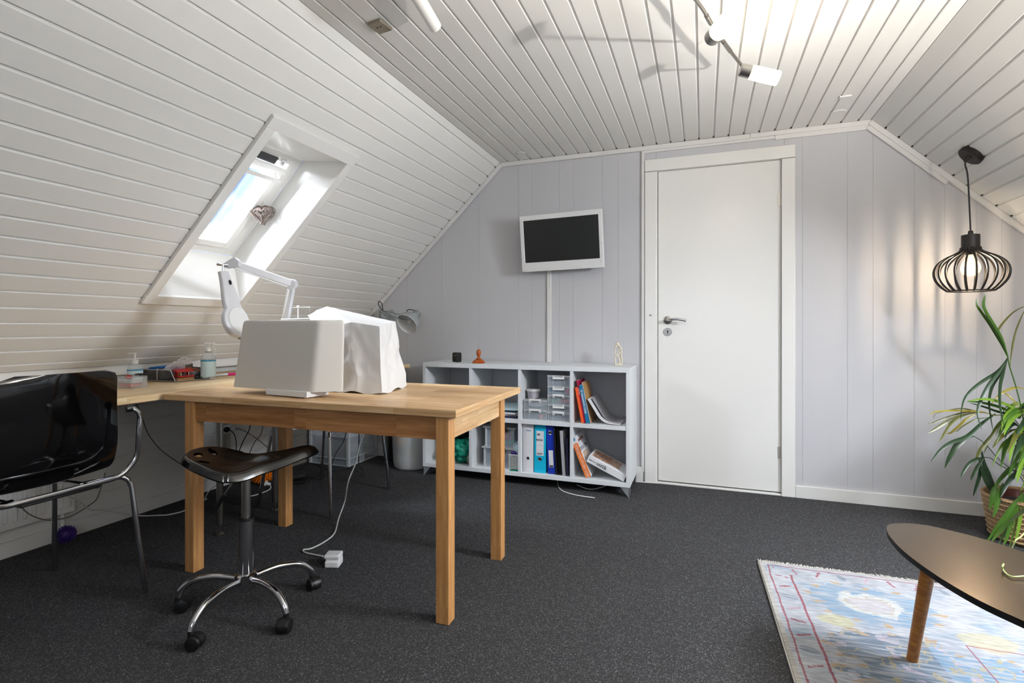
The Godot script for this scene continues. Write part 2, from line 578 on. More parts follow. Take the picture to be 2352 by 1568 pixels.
func make_materials() -> void:
	mat("white_paint", Color(0.86, 0.855, 0.84), 0.42)
	var relief := NoiseTexture2D.new()
	relief.width = 256; relief.height = 256; relief.seamless = true
	var fn := FastNoiseLite.new(); fn.frequency = 0.03
	relief.noise = fn
	mat("white_gloss", Color(0.88, 0.875, 0.86), 0.25)
	mat("trim_paint", Color(0.84, 0.835, 0.825), 0.35)
	mat("wall_paint", Color(0.735, 0.735, 0.748), 0.6)
	mat("dark_void", Color(0.03, 0.03, 0.03), 0.9)
	mat("roof_board", Color(0.25, 0.22, 0.19), 0.9)
	var c := textured("carpet", carpet_picture(), 0.82, 0.95)
	c.uv1_world_triplanar = true
	c.metallic_specular = 0.15
	textured("table_wood", wood_picture(3, Color(0.86, 0.74, 0.57), Color(0.66, 0.49, 0.31), 7, 0.22, 4), 1.25, 0.42)
	textured("apron_wood", wood_picture(13, Color(0.72, 0.53, 0.34), Color(0.50, 0.31, 0.15), 1, 0.02, 3), 1.1, 0.42)
	textured("leg_wood", wood_picture(23, Color(0.80, 0.61, 0.40), Color(0.62, 0.42, 0.22), 1, 0.02, 2), 1.3, 0.45)
	textured("desk_wood", wood_picture(33, Color(0.90, 0.82, 0.67), Color(0.74, 0.59, 0.40), 8, 0.22, 9), 1.4, 0.42)
	textured("oak_wood", wood_picture(43, Color(0.70, 0.47, 0.20), Color(0.46, 0.27, 0.09), 1, 0.1, 0), 2.0, 0.4)
	mat("chrome", Color(0.80, 0.80, 0.81), 0.12, 1.0)
	mat("steel", Color(0.62, 0.61, 0.59), 0.28, 1.0)
	mat("hinge_metal", Color(0.75, 0.73, 0.70), 0.4, 0.7)
	var s := mat("black_shell", Color(0.012, 0.012, 0.014), 0.12)
	s.clearcoat_enabled = true; s.clearcoat = 0.6; s.clearcoat_roughness = 0.04
	mat("seat_black", Color(0.03, 0.03, 0.032), 0.22)
	mat("black_plastic", Color(0.035, 0.035, 0.036), 0.45)
	mat("rubber", Color(0.02, 0.02, 0.02), 0.7)
	mat("lamp_brown", Color(0.12, 0.10, 0.09), 0.5, 0.3)
	mat("shelf_white", Color(0.82, 0.83, 0.84), 0.4)
	mat("shelf_foot", Color(0.55, 0.57, 0.58), 0.45, 0.4)
	mat("case_plastic", Color(0.80, 0.785, 0.755), 0.38)
	mat("white_plastic", Color(0.86, 0.86, 0.855), 0.35)
	mat("lamp_white", Color(0.80, 0.80, 0.81), 0.3)
	mat("lamp_grey", Color(0.56, 0.58, 0.58), 0.45)
	var cl := mat("cover_cloth", Color(0.86, 0.86, 0.86), 0.6)
	cl.backlight_enabled = true; cl.backlight = Color(0.25, 0.25, 0.25)
	mat("tv_white", Color(0.86, 0.86, 0.86), 0.22)
	mat("tv_screen", Color(0.055, 0.062, 0.068), 0.32)
	clear("pane", Color(0.9, 0.95, 0.95), 0.004, 0.02)
	clear("clear_plastic", Color(0.86, 0.90, 0.94), 0.20, 0.12)
	clear("bottle_plastic", Color(0.85, 0.90, 0.92), 0.22, 0.06)
	var fr := clear("frosted", Color(0.86, 0.87, 0.87), 0.42, 0.35)
	fr.roughness = 0.4
	mat("cable_white", Color(0.80, 0.80, 0.79), 0.5)
	mat("cable_grey", Color(0.42, 0.40, 0.37), 0.5)
	mat("cable_black", Color(0.02, 0.02, 0.02), 0.5)
	mat("turned_wood", Color(0.60, 0.28, 0.06), 0.28)
	mat("soapstone", Color(0.80, 0.77, 0.70), 0.45)
	textured("basket", fibre_picture(Color(0.70, 0.58, 0.42), Color(0.34, 0.25, 0.16), 4), 4.0, 0.85)
	mat("terracotta", Color(0.33, 0.12, 0.07), 0.5)
	mat("soil", Color(0.05, 0.035, 0.025), 0.95)
	for l in [["leaf_dark", Color(0.10, 0.19, 0.08)], ["leaf_green", Color(0.20, 0.33, 0.08)], ["leaf_light", Color(0.36, 0.48, 0.13)], ["leaf_olive", Color(0.30, 0.30, 0.10)], ["leaf_yellow", Color(0.50, 0.45, 0.14)], ["stem_pale", Color(0.62, 0.66, 0.42)]]:
		var m := mat(l[0], l[1], 0.38)
		m.backlight_enabled = true
		m.backlight = l[1].lightened(0.1) * 0.5
	var bt := mat("bronze_top", Color(0.45, 0.395, 0.335), 0.27, 1.0)
	bt.metallic_specular = 0.5
	var rg := mat("rug", Color.WHITE, 0.95)
	rg.albedo_texture = rug_picture()
	rg.metallic_specular = 0.1
	mat("fringe", Color(0.80, 0.79, 0.76), 0.9)
	for p in [["red", Color(0.72, 0.07, 0.09)], ["orange", Color(0.90, 0.33, 0.11)], ["book_orange", Color(0.88, 0.46, 0.16)], ["crimson", Color(0.60, 0.04, 0.22)], ["teal_book", Color(0.03, 0.42, 0.58)], ["turquoise", Color(0.0, 0.66, 0.80)], ["blue", Color(0.02, 0.16, 0.62)], ["paper", Color(0.84, 0.84, 0.85)], ["grey_paper", Color(0.62, 0.62, 0.64)], ["navy", Color(0.10, 0.10, 0.22)], ["pink", Color(0.85, 0.12, 0.45)], ["salmon", Color(0.85, 0.42, 0.36)], ["green", Color(0.05, 0.48, 0.20)], ["bag_green", Color(0.0, 0.52, 0.43)], ["purple", Color(0.20, 0.08, 0.42)], ["ball_orange", Color(0.86, 0.46, 0.04)], ["sky_blue", Color(0.02, 0.40, 0.68)], ["label_blue", Color(0.06, 0.50, 0.66)], ["label_pale", Color(0.74, 0.83, 0.85)], ["ink", Color(0.05, 0.06, 0.09)], ["yellow", Color(0.90, 0.72, 0.06)], ["kraft", Color(0.68, 0.52, 0.32)], ["lilac", Color(0.60, 0.50, 0.62)], ["sage", Color(0.50, 0.56, 0.48)], ["mustard", Color(0.85, 0.62, 0.28)], ["grey_box", Color(0.66, 0.64, 0.60)], ["beige_box", Color(0.52, 0.48, 0.42)], ["dark_blue", Color(0.10, 0.18, 0.26)], ["rose", Color(0.55, 0.35, 0.32)]]:
		mat(p[0], p[1], 0.5)
	var y := mat("yarn_print", Color.WHITE, 0.4)
	y.albedo_texture = yarn_picture()


func glow(called: String, c: Color, power: float) -> StandardMaterial3D:
	var m := mat(called, c, 0.4)
	m.emission_enabled = true
	m.emission = c
	m.emission_energy_multiplier = power
	return m


func sky_picture() -> ImageTexture:
	var g := FastNoiseLite.new()
	g.seed = 8; g.frequency = 1.5; g.fractal_octaves = 5
	var w := 1024
	var h := 512
	var im := Image.create(w, h, false, Image.FORMAT_RGBF)
	for y in h:
		var up := (0.5 - (y + 0.5) / h) * PI
		for x in w:
			var a := (x + 0.5) / w * TAU
			var d := Vector3(cos(up) * cos(a), sin(up), cos(up) * sin(a))
			var e := clampf(d.y, 0.0, 1.0)
			var c := Color(0.42, 0.60, 0.85).lerp(Color(0.075, 0.235, 0.66), clampf(pow(e * 2.3, 0.75), 0, 1))
			var k := g.get_noise_3d(d.x * 1.2, d.y * 2.6 + 3.0, d.z * 1.2)
			var t := smoothstep(0.06, 0.30, k)
			c = c.lerp(Color(0.95, 0.96, 1.0), t * 0.95)
			if d.y < 0.0: c = c.lerp(Color(0.30, 0.31, 0.30), clampf(-d.y * 8.0, 0, 1))
			im.set_pixel(x, y, c)
	return ImageTexture.create_from_image(im)


# ------------------------------------------------------------------ the room
func plank_poly(w: float) -> PackedVector2Array:
	return PackedVector2Array([Vector2(0, 0.012), Vector2(0, 0.0018), Vector2(0.0018, 0), Vector2(w - 0.0018, 0), Vector2(w, 0.0018), Vector2(w, 0.012)])


func plank_mesh(w: float, l: float) -> ArrayMesh:
	var m := MB.new()
	m.prism(plank_poly(w), 0.0, l)
	return m.mesh()


# boards along z in the frame (x across the boards, y out of the room); hole = [x0, x1, z0, z1]
func boards(parent: Node3D, frame: Transform3D, first: float, total: float, z0: float, z1: float, hole := []) -> void:
	var pitch := 0.0868
	var gap := 0.0095
	var whole := {}
	var edges := [0.0]
	var s := first
	while s < total - 0.02:
		edges.append(s)
		s += pitch
	edges.append(total)
	for i in edges.size() - 1:
		var a: float = edges[i] + (gap * 0.5 if i > 0 else 0.0)
		var b: float = edges[i + 1] - (gap * 0.5 if i < edges.size() - 2 else 0.0)
		var runs := [[a, b, z0, z1]]
		if hole.size() and b > hole[0] and a < hole[1]:
			runs = [[a, b, z0, hole[2]], [a, b, hole[3], z1]]
			if a < hole[0]: runs.append([a, hole[0], hole[2], hole[3]])
			if b > hole[1]: runs.append([hole[1], b, hole[2], hole[3]])
		for q in runs:
			var key := "%.3f %.3f" % [q[1] - q[0], q[3] - q[2]]
			if not whole.has(key): whole[key] = plank_mesh(q[1] - q[0], q[3] - q[2])
			put("plank", whole[key], M.white_paint, parent, frame * Transform3D(Basis(), Vector3(q[0], rng.randf_range(0, 0.0006), q[2])))


func slab(parent: Node3D, called: String, m: Material, frame: Transform3D, x0: float, x1: float, y0: float, y1: float, z0: float, z1: float, hole := []) -> void:
	var mb := MB.new()
	var runs := [[x0, x1, z0, z1]]
	if hole.size(): runs = [[x0, hole[0], z0, z1], [hole[1], x1, z0, z1], [hole[0], hole[1], z0, hole[2]], [hole[0], hole[1], hole[3], z1]]
	for q in runs:
		mb.box(Vector3((q[0] + q[1]) / 2, (y0 + y1) / 2, (q[2] + q[3]) / 2), Vector3(q[1] - q[0], y1 - y0, q[3] - q[2]))
	put(called, mb.mesh(), m, parent, frame)


# a roof window with its casing and lined shaft; frame: x down the slope, y outwards, z along the room
func roof_window(called: String, frame: Transform3D, zc: float) -> Node3D:
	var w := setting(called)
	w.transform = frame * Transform3D(Basis(), Vector3(0, 0, zc))
	var hw := 0.2405
	var cs := [0.43, 1.545]
	var co := 0.288
	put("casing", bx(Vector3((cs[0] + 0.49) / 2, -0.009, 0), Vector3(0.49 - cs[0], 0.018, co * 2), 0.002), M.white_gloss, w)
	put("casing", bx(Vector3((1.49 + cs[1]) / 2, -0.009, 0), Vector3(cs[1] - 1.49, 0.018, co * 2), 0.002), M.white_gloss, w)
	for s in [-1, 1]:
		put("casing", bx(Vector3(0.99, -0.0095, s * (hw + co) / 2), Vector3(1.0, 0.019, co - hw), 0.002), M.white_gloss, w)
		var m := MB.new()
		m.prism(PackedVector2Array([Vector2(0.485, -0.001), Vector2(1.495, -0.001), Vector2(1.361, 0.21), Vector2(0.658, 0.21)]), s * hw, s * (hw + 0.016))
		put("shaft_lining", m.mesh(), M.white_gloss, w)
	for e in [[0.49, 0.658, -1.0], [1.49, 1.361, 1.0]]:
		var m := MB.new()
		m.prism(PackedVector2Array([Vector2(e[0], -0.001), Vector2(e[1], 0.21), Vector2(e[1] + e[2] * 0.016, 0.21), Vector2(e[0] + e[2] * 0.016, -0.001)]), -hw - 0.016, hw + 0.016)
		put("shaft_lining", m.mesh(), M.white_gloss, w)
	# frame and sash
	var fr := MB.new()
	for s in [-1, 1]: fr.box(Vector3(1.0095, 0.262, s * (hw - 0.032)), Vector3(0.703, 0.10, 0.062), 0.003)
	fr.box(Vector3(1.334, 0.262, 0), Vector3(0.056, 0.10, 0.36), 0.003)
	fr.box(Vector3(0.685, 0.262, 0), Vector3(0.056, 0.10, 0.36), 0.003)
	for s in [-1, 1]: fr.box(Vector3(1.0095, 0.216, s * (hw - 0.006)), Vector3(0.703, 0.012, 0.012), 0.002)
	put("window_frame", fr.mesh(), M.white_gloss, w)
	var sa := MB.new()
	for s in [-1, 1]:
		sa.box(Vector3(1.03, 0.243, s * 0.155), Vector3(0.556, 0.085, 0.035), 0.003)
		sa.box(Vector3(1.03, 0.268, s * 0.138), Vector3(0.50, 0.03, 0.012), 0.002)
	sa.box(Vector3(1.29, 0.243, 0), Vector3(0.036, 0.085, 0.276), 0.003)
	sa.box(Vector3(1.271, 0.268, 0), Vector3(0.012, 0.03, 0.276), 0.002)
	sa.box(Vector3(0.772, 0.243, 0), Vector3(0.05, 0.085, 0.276), 0.003)
	put("sash", sa.mesh(), M.white_gloss, w)
	put("pane", bx(Vector3(1.03, 0.283, 0), Vector3(0.51, 0.004, 0.276)), M.pane, w)
	# ventilation flap above the sash: dark slot, flap board, two posts and the opening bar
	put("vent_slot", bx(Vector3(0.716, 0.2085, -0.02), Vector3(0.04, 0.008, 0.22)), M.black_plastic, w)
	put("vent_flap", bx(Vector3(0.752, 0.192, 0), Vector3(0.034, 0.012, 0.34), 0.003), M.white_gloss, w)
	var bar := MB.new()
	bar.box(Vector3(0.80, 0.163, 0), Vector3(0.022, 0.01, 0.30), 0.004)
	for s in [-1, 1]: bar.tube([Vector3(0.775, 0.20, s * 0.115), Vector3(0.798, 0.165, s * 0.115)], 0.005, 8)
	put("opening_bar", bar.mesh(), M.white_gloss, w)
	put("hinge_plate", bx(Vector3(0.715, 0.209, 0.13 if zc > 0 else 0.13), Vector3(0.045, 0.006, 0.03), 0.002), M.white_plastic, w)
	put("screw", lt([Vector2(0, 0.006), Vector2(0.005, 0.006), Vector2(0.006, 0)], 10, Transform3D(Basis(Vector3.RIGHT, PI), Vector3(0.715, 0.206, 0.13))), M.steel, w)
	return w


func build_room() -> void:
	var floor_ := put("floor", bx(Vector3(0.05, -0.05, 2.5), Vector3(5.7, 0.1, 5.9)), M.carpet)
	tag(floor_, "", "", "", "structure")
	# flat ceiling of boards
	var ce := setting("ceiling")
	var cf := Transform3D(Basis(), Vector3(LX, H, 0.004))
	boards(ce, cf, -1.0491 - LX, RX - LX, 0.0, ZF)
	slab(ce, "backing", M.white_paint, cf, 0.0, RX - LX, 0.0065, 0.03, 0.03, ZF)
	slab(ce, "unseen_roof_deck", M.roof_board, cf, -0.15, RX - LX + 0.15, 0.13, 0.15, -0.2, ZF + 0.2)  # out of view, keeps sky light out of the board gaps
	# sloping sides
	var c := cos(SLOPE)
	var s := sin(SLOPE)
	var lf := Transform3D(Basis(Vector3(-c, -s, 0), Vector3(-s, c, 0), Vector3(0, 0, -1)), Vector3(LX, H, 0.004))
	var wl := setting("wall_left")
	var ll := (H - 0.832) / s
	boards(wl, lf, 0.048, ll, -ZF, 0.0, [0.475, 1.505, -1.81, -1.29])
	slab(wl, "backing", M.white_paint, lf, 0.0, ll, 0.0065, 0.03, -ZF, -0.03, [0.48, 1.5, -1.80, -1.30])
	slab(wl, "unseen_roof_deck", M.roof_board, lf, -0.2, 2.9, 0.13, 0.15, -ZF - 0.2, 0.2, [0.58, 1.42, -1.80, -1.30])
	var c2 := cos(RSLOPE)
	var s2 := sin(RSLOPE)
	var rf := Transform3D(Basis(Vector3(c2, -s2, 0), Vector3(s2, c2, 0), Vector3(0, 0, 1)), Vector3(RX, H, 0.004))
	var wr := setting("wall_right")
	var lr := (H - 0.80) / s2
	boards(wr, rf, 0.0915, lr, 0.0, ZF, [0.475, 1.505, 1.29, 1.81])
	slab(wr, "backing", M.white_paint, rf, 0.0, lr, 0.0065, 0.03, 0.03, ZF, [0.48, 1.5, 1.30, 1.80])
	slab(wr, "unseen_roof_deck", M.roof_board, rf, -0.2, 2.9, 0.13, 0.15, -0.2, ZF + 0.2, [0.58, 1.42, 1.30, 1.80])
	roof_window("window_1", lf, -1.5495)
	roof_window("window_2", rf, 1.5495)
	# low upright walls under the slopes
	var kf := Transform3D(Basis(Vector3(0, -1, 0), Vector3(-1, 0, 0), Vector3(0, 0, -1)), Vector3(KX, 0.777, 0.004))
	boards(wl, kf, 0.0895, 0.777, -ZF, 0.0)
	slab(wl, "backing", M.white_paint, kf, 0.0, 0.777, 0.0065, 0.03, -ZF, -0.0)
	slab(wl, "outer_wall", M.roof_board, kf, -0.3, 0.9, 0.06, 0.1, -ZF - 0.2, 0.2)
	put("ledge_board", bx(Vector3(-2.585, 0.808, ZF / 2), Vector3(0.03, 0.052, ZF), 0.002), M.white_paint, wl)
	put("ledge_board", bx(Vector3(-2.62, 0.785, ZF / 2), Vector3(0.09, 0.016, ZF), 0.002), M.white_paint, wl)
	var kr := Transform3D(Basis(Vector3(0, -1, 0), Vector3(1, 0, 0), Vector3(0, 0, 1)), Vector3(2.66, 0.81, 0.004))
	boards(wr, kr, 0.0868, 0.81, 0.0, ZF)
	slab(wr, "outer_wall", M.roof_board, kr, -0.3, 0.9, 0.02, 0.1, -0.2, ZF + 0.2)
	var bl := put("baseboard_left", bx(Vector3(KX + 0.008, 0.035, ZF / 2), Vector3(0.016, 0.07, ZF), 0.002), M.trim_paint)
	tag(bl, "", "", "", "structure")
	# gable wall with upright panels, grooves between them, and the door opening
	var wb := setting("wall_back")
	var edges := [-2.75, -2.3, -1.9, -1.59, -1.284, -0.972, -0.87, -0.668, -0.568, -0.365, -0.259, -0.106, -0.012, 0.74, 0.84, 1.073, 1.20, 1.397, 1.538, 1.679, 1.788, 2.1, 2.4, 2.75]
	for i in edges.size() - 1:
		var a: float = edges[i] + 0.0006
		var b: float = edges[i + 1] - 0.0006
		if i == 3: b -= 0.0018
		var lo := 2.09 if a > -0.02 and b < 0.75 else 0.0
		var poly := PackedVector2Array([Vector2(a, lo), Vector2(b, lo)])
		var tops := []
		for x in [b, RX, LX, a]:
			if x >= a - 1e-6 and x <= b + 1e-6: tops.append(Vector2(x, minf(H, minf(H + tan(SLOPE) * (x - LX), H - tan(RSLOPE) * (x - RX))) + 0.02))
		for t in tops: if t.distance_to(poly[-1]) > 1e-5: poly.append(t)
		var m := MB.new()
		m.prism(poly, -0.012, 0.0)
		put("panel", m.mesh(), M.wall_paint, wb)
	var bk := MB.new()
	for q in [[-2.8, -0.02], [0.745, 2.8]]: bk.box(Vector3((q[0] + q[1]) / 2, 1.2, -0.06), Vector3(q[1] - q[0], 2.6, 0.096))
	bk.box(Vector3(0.3625, 2.32, -0.06), Vector3(0.80, 0.46, 0.096))
	bk.box(Vector3(0.3625, 1.2, -0.16), Vector3(0.80, 2.6, 0.06))
	put("backing", bk.mesh(), M.roof_board, wb)
	var liner := MB.new()
	liner.box(Vector3(-1.41, 1.2, -0.007), Vector3(2.78, 2.5, 0.0105))
	liner.box(Vector3(1.77, 1.2, -0.007), Vector3(2.05, 2.5, 0.0105))
	put("liner", liner.mesh(), M.wall_paint, wb)
	# wall behind the camera with an unseen window, lighting faces turned this way
	var wf := setting("wall_front")
	var fm := MB.new()
	var wx := [-0.7, 0.9, 0.85, 1.85]
	fm.box(Vector3((-2.8 + wx[0]) / 2, 1.2, ZF + 0.05), Vector3(wx[0] + 2.8, 2.6, 0.1))
	fm.box(Vector3((2.8 + wx[1]) / 2, 1.2, ZF + 0.05), Vector3(2.8 - wx[1], 2.6, 0.1))
	fm.box(Vector3((wx[0] + wx[1]) / 2, (wx[2] - 0.1) / 2, ZF + 0.05), Vector3(wx[1] - wx[0], wx[2] + 0.1, 0.1))
	fm.box(Vector3((wx[0] + wx[1]) / 2, (wx[3] + 2.5) / 2, ZF + 0.05), Vector3(wx[1] - wx[0], 2.5 - wx[3], 0.1))
	put("panel", fm.mesh(), M.wall_paint, wf)
	var w3 := setting("unseen_window_3")
	var fb := MB.new()
	for x in [wx[0] + 0.03, 0.1, wx[1] - 0.03]: fb.box(Vector3(x, 1.35, ZF + 0.05), Vector3(0.06, 1.0, 0.08), 0.004)
	for y in [wx[2] + 0.03, wx[3] - 0.03]: fb.box(Vector3(0.1, y, ZF + 0.05), Vector3(1.6, 0.06, 0.08), 0.004)
	put("window_frame", fb.mesh(), M.white_gloss, w3)
	for x in [-0.3, 0.5]: put("pane", bx(Vector3(x, 1.35, ZF + 0.05), Vector3(0.75, 0.9, 0.004)), M.pane, w3)
	put("window_sill", bx(Vector3(0.1, wx[2] - 0.012, ZF - 0.06), Vector3(1.8, 0.024, 0.2), 0.004), M.white_gloss, w3)
	# mouldings where the gable meets the boards
	var tw := 0.021
	var t1 := setting("trim_1")
	put("moulding", bx(Vector3((LX + 0.55) / 2, H - 0.016, tw / 2), Vector3(0.55 - LX, 0.030, tw), 0.003), M.trim_paint, t1)
	put("moulding", bx(Vector3((-0.09 + 0.69) / 2, H - 0.024, tw * 0.3), Vector3(0.78, 0.044, tw * 0.6), 0.003), M.trim_paint, t1)
	put("moulding", bx(Vector3((0.551 + RX) / 2, H - 0.014, tw / 2), Vector3(RX - 0.551, 0.028, tw), 0.003), M.trim_paint, t1)
	put("moulding", bx(Vector3((0.69 + RX) / 2, H - 0.028, tw * 0.35), Vector3(RX - 0.69, 0.052, tw * 0.7), 0.003), M.trim_paint, t1)
	var t2 := setting("trim_2")
	var lb := Basis(Vector3(c, s, 0), Vector3(-s, c, 0), Vector3(0, 0, 1))
	put("moulding", bx(lf * Vector3(1.02, -0.014, -tw / 2), Vector3(2.02, 0.026, tw), 0.003, lb), M.trim_paint, t2)
	var t3 := setting("trim_3")
	var rb := Basis(Vector3(c2, -s2, 0), Vector3(s2, c2, 0), Vector3(0, 0, 1))
	put("moulding", bx(rf * Vector3(1.0, -0.014, tw / 2), Vector3(1.99, 0.028, tw), 0.003, rb), M.trim_paint, t3)
	put("moulding", bx(rf * Vector3(0.275, -0.028, tw * 0.35), Vector3(0.52, 0.046, tw * 0.7), 0.003, rb), M.trim_paint, t3)
	# upright strip left of the door, baseboards
	var t4 := setting("trim_4")
	put("moulding", bx(Vector3(-0.0955, 1.13, 0.007), Vector3(0.020, 2.12, 0.014), 0.003), M.trim_paint, t4)
	var b1 := put("baseboard_back", bx(Vector3(1.73, 0.037, 0.007), Vector3(1.86, 0.074, 0.014), 0.003), M.trim_paint)
	tag(b1, "", "", "", "structure")
	var b2 := put("baseboard_behind_shelf", bx(Vector3(-1.37, 0.05, 0.007), Vector3(2.55, 0.10, 0.014), 0.003), M.trim_paint)
	b2.name = "baseboard_gable"
	tag(b2, "", "", "", "structure")
	build_door()


func build_door() -> void:
	var d := setting("door_1")
	var cw := 0.074
	for e in [[-0.083, -0.083 + cw], [0.799 - cw, 0.799]]:
		put("casing", bx(Vector3((e[0] + e[1]) / 2, 1.024, 0.009), Vector3(cw, 2.046, 0.018), 0.003), M.white_gloss, d)
	put("casing", bx(Vector3(0.358, 2.0885, 0.0095), Vector3(0.882, 0.077, 0.019), 0.003), M.white_gloss, d)
	var j := MB.new()
	j.box(Vector3(-0.0105, 1.03, -0.03), Vector3(0.015, 2.06, 0.06))
	j.box(Vector3(0.7365, 1.03, -0.03), Vector3(0.015, 2.06, 0.06))
	j.box(Vector3(0.363, 2.0545, -0.03), Vector3(0.76, 0.011, 0.06))
	put("frame", j.mesh(), M.white_gloss, d)
	put("threshold", bx(Vector3(0.363, 0.006, -0.02), Vector3(0.735, 0.012, 0.06), 0.003), M.white_gloss, d)
	put("leaf", bx(Vector3(0.3625, 1.0335, -0.022), Vector3(0.724, 2.027, 0.036), 0.002), M.white_gloss, d)
	put("gap_shade_sheet", bx(Vector3(0.363, 1.03, -0.05), Vector3(0.75, 2.06, 0.004)), M.dark_void, d)  # dark sheet behind the leaf stands in for shade in the gaps
	for y in [1.803, 0.262]:
		var h := MB.new()
		h.tube([Vector3(0.728, y - 0.036, 0.001), Vector3(0.728, y - 0.001, 0.001)], 0.007, 10)
		h.tube([Vector3(0.728, y + 0.001, 0.001), Vector3(0.728, y + 0.036, 0.001)], 0.007, 10)
		h.box(Vector3(0.716, y, -0.002), Vector3(0.02, 0.07, 0.003))
		put("hinge", h.mesh(), M.hinge_metal, d)
	var hx := 0.061
	var fwd := Basis(Vector3.RIGHT, PI / 2)
	put("rosette", lt([Vector2(0, 0), Vector2(0.026, 0), Vector2(0.026, 0.006), Vector2(0.023, 0.008), Vector2(0, 0.008)], 28, Transform3D(fwd, Vector3(hx, 1.072, -0.004))), M.steel, d)
	put("handle", tb(bend([Vector3(hx, 1.072, 0.0), Vector3(hx + 0.002, 1.073, 0.04), Vector3(hx + 0.02, 1.075, 0.052), Vector3(hx + 0.06, 1.078, 0.054), Vector3(hx + 0.115, 1.068, 0.052)], 6), 0.0085, 12), M.chrome, d)
	put("keyhole_plate", lt([Vector2(0, 0), Vector2(0.026, 0), Vector2(0.026, 0.005), Vector2(0.024, 0.007), Vector2(0, 0.007)], 28, Transform3D(fwd, Vector3(hx, 0.995, -0.004))), M.steel, d)
	var kh := MB.new()
	kh.tube([Vector3(hx, 1.0, 0.001), Vector3(hx, 1.0, 0.0045)], 0.0055, 12)
	kh.box(Vector3(hx, 0.990, 0.003), Vector3(0.005, 0.016, 0.003))
	put("keyhole", kh.mesh(), M.rubber, d)
	put("latch_stud", lt([Vector2(0, 0), Vector2(0.005, 0), Vector2(0.004, 0.006), Vector2(0, 0.007)], 12, Transform3D(fwd, Vector3(-0.045, 1.105, 0.018))), M.steel, d)


# ------------------------------------------------------------------ furniture
func build_table() -> void:
	var t := thing("work_table", "solid wood work table with square legs in the middle, carrying the white covers", "table", Vector3(-1.163, 0, 1.66), deg_to_rad(1.25))
	put("tabletop", bx(Vector3(-0.036, 0.732, -0.058), Vector3(1.366, 0.027, 0.715), 0.003), M.table_wood, t)
	var stand := Basis(Vector3.BACK, PI / 2)
	var legm := bx(Vector3.ZERO, Vector3(0.7185, 0.05, 0.05), 0.0025)
	for e in [[-0.588, 0.262], [0.588, 0.262], [-0.588, -0.262], [0.588, -0.262]]:
		put("leg", legm, M.leg_wood, t, Transform3D(stand, Vector3(e[0], 0.3592, e[1])))
	put("apron", bx(Vector3(0, 0.676, 0.262), Vector3(1.128, 0.084, 0.022), 0.001), M.apron_wood, t)
	put("apron", bx(Vector3(0, 0.676, -0.262), Vector3(1.128, 0.084, 0.022), 0.001), M.apron_wood, t)
	for s in [-1, 1]:
		put("apron", bx(Vector3.ZERO, Vector3(0.476, 0.084, 0.022), 0.001), M.table_wood, t, Transform3D(Basis(Vector3.UP, PI / 2), Vector3(s * 0.592, 0.676, 0)))


func build_desk() -> void:
	var d := thing("wall_desk", "long pale pine desktop on steel legs along the low wall under the roof window", "desk", Vector3(-2.2, 0, 2.4))
	var turned := Basis(Vector3.UP, PI / 2)
	put("desktop", bx(Vector3.ZERO, Vector3(4.72, 0.028, 0.70), 0.003), M.desk_wood, d, Transform3D(turned, Vector3(-0.046, 0.731, 0.05)))
	for z in [1.62, 1.265, 0.17]:
		var leg := put("leg", lt([Vector2(0, 0.05), Vector2(0.016, 0.05), Vector2(0.016, 0.717), Vector2(0, 0.717)], 20), M.steel, d, Transform3D(Basis(), Vector3(-1.97 + 2.2, 0, z - 2.4)))
		put("leveller", lt([Vector2(0, 0), Vector2(0.018, 0), Vector2(0.020, 0.004), Vector2(0.012, 0.012), Vector2(0.005, 0.014), Vector2(0.005, 0.052), Vector2(0, 0.052)], 18), M.steel, leg)
	put("leg", lt([Vector2(0, 0), Vector2(0.016, 0), Vector2(0.016, 0.717), Vector2(0, 0.717)], 20), M.steel, d, Transform3D(Basis(), Vector3(0.23, 0, 2.1)))
	# board that goes on to the gable
	var e := thing("corner_shelf_board", "short light wood board end showing between the white cloth cover and the cube shelf", "shelf", Vector3(-1.95, 0.731, 0.27))
	put("board", bx(Vector3.ZERO, Vector3(0.42, 0.026, 0.16), 0.002), M.desk_wood, e)
	put("bracket", bx(Vector3(-0.1, -0.03, 0), Vector3(0.02, 0.035, 0.14), 0.002), M.steel, e)
	e.position = Vector3(-1.985, 0.737, 0.24)


func chair_shell() -> ArrayMesh:
	# from the top of the back down to the front edge of the seat; local -z is where the sitter looks
	var prof := [Vector2(0.272, 0.872), Vector2(0.262, 0.80), Vector2(0.250, 0.72), Vector2(0.240, 0.64), Vector2(0.226, 0.57), Vector2(0.196, 0.512), Vector2(0.140, 0.475), Vector2(0.06, 0.462), Vector2(-0.04, 0.465), Vector2(-0.13, 0.472), Vector2(-0.19, 0.468), Vector2(-0.225, 0.445)]
	var m := MB.new()
	m.sheet(44, 20, func(u: float, v: float) -> Vector3:
		var f := u * (prof.size() - 1)
		var i := mini(int(f), prof.size() - 2)
		var a: Vector2 = prof[maxi(i - 1, 0)]
		var b: Vector2 = prof[i]
		var c: Vector2 = prof[i + 1]
		var d: Vector2 = prof[mini(i + 2, prof.size() - 1)]
		var p := b.cubic_interpolate(c, a, d, f - i)
		var x := v * 2.0 - 1.0
		var half := 0.178 + 0.026 * smoothstep(0.0, 0.4, u)
		var e := 0.0
		if u < 0.055: e = 1.0 - u / 0.055
		if u > 0.93: e = (u - 0.93) / 0.07
		half -= 0.045 * (1.0 - sqrt(maxf(0.0, 1.0 - e * e)))
		var side := absf(x) * absf(x)
		var up := smoothstep(0.35, 0.6, u)
		return Vector3(x * half, p.y + side * 0.012 * up, p.x - side * 0.028 * (1.0 - up)), 0.008)
	return m.mesh()


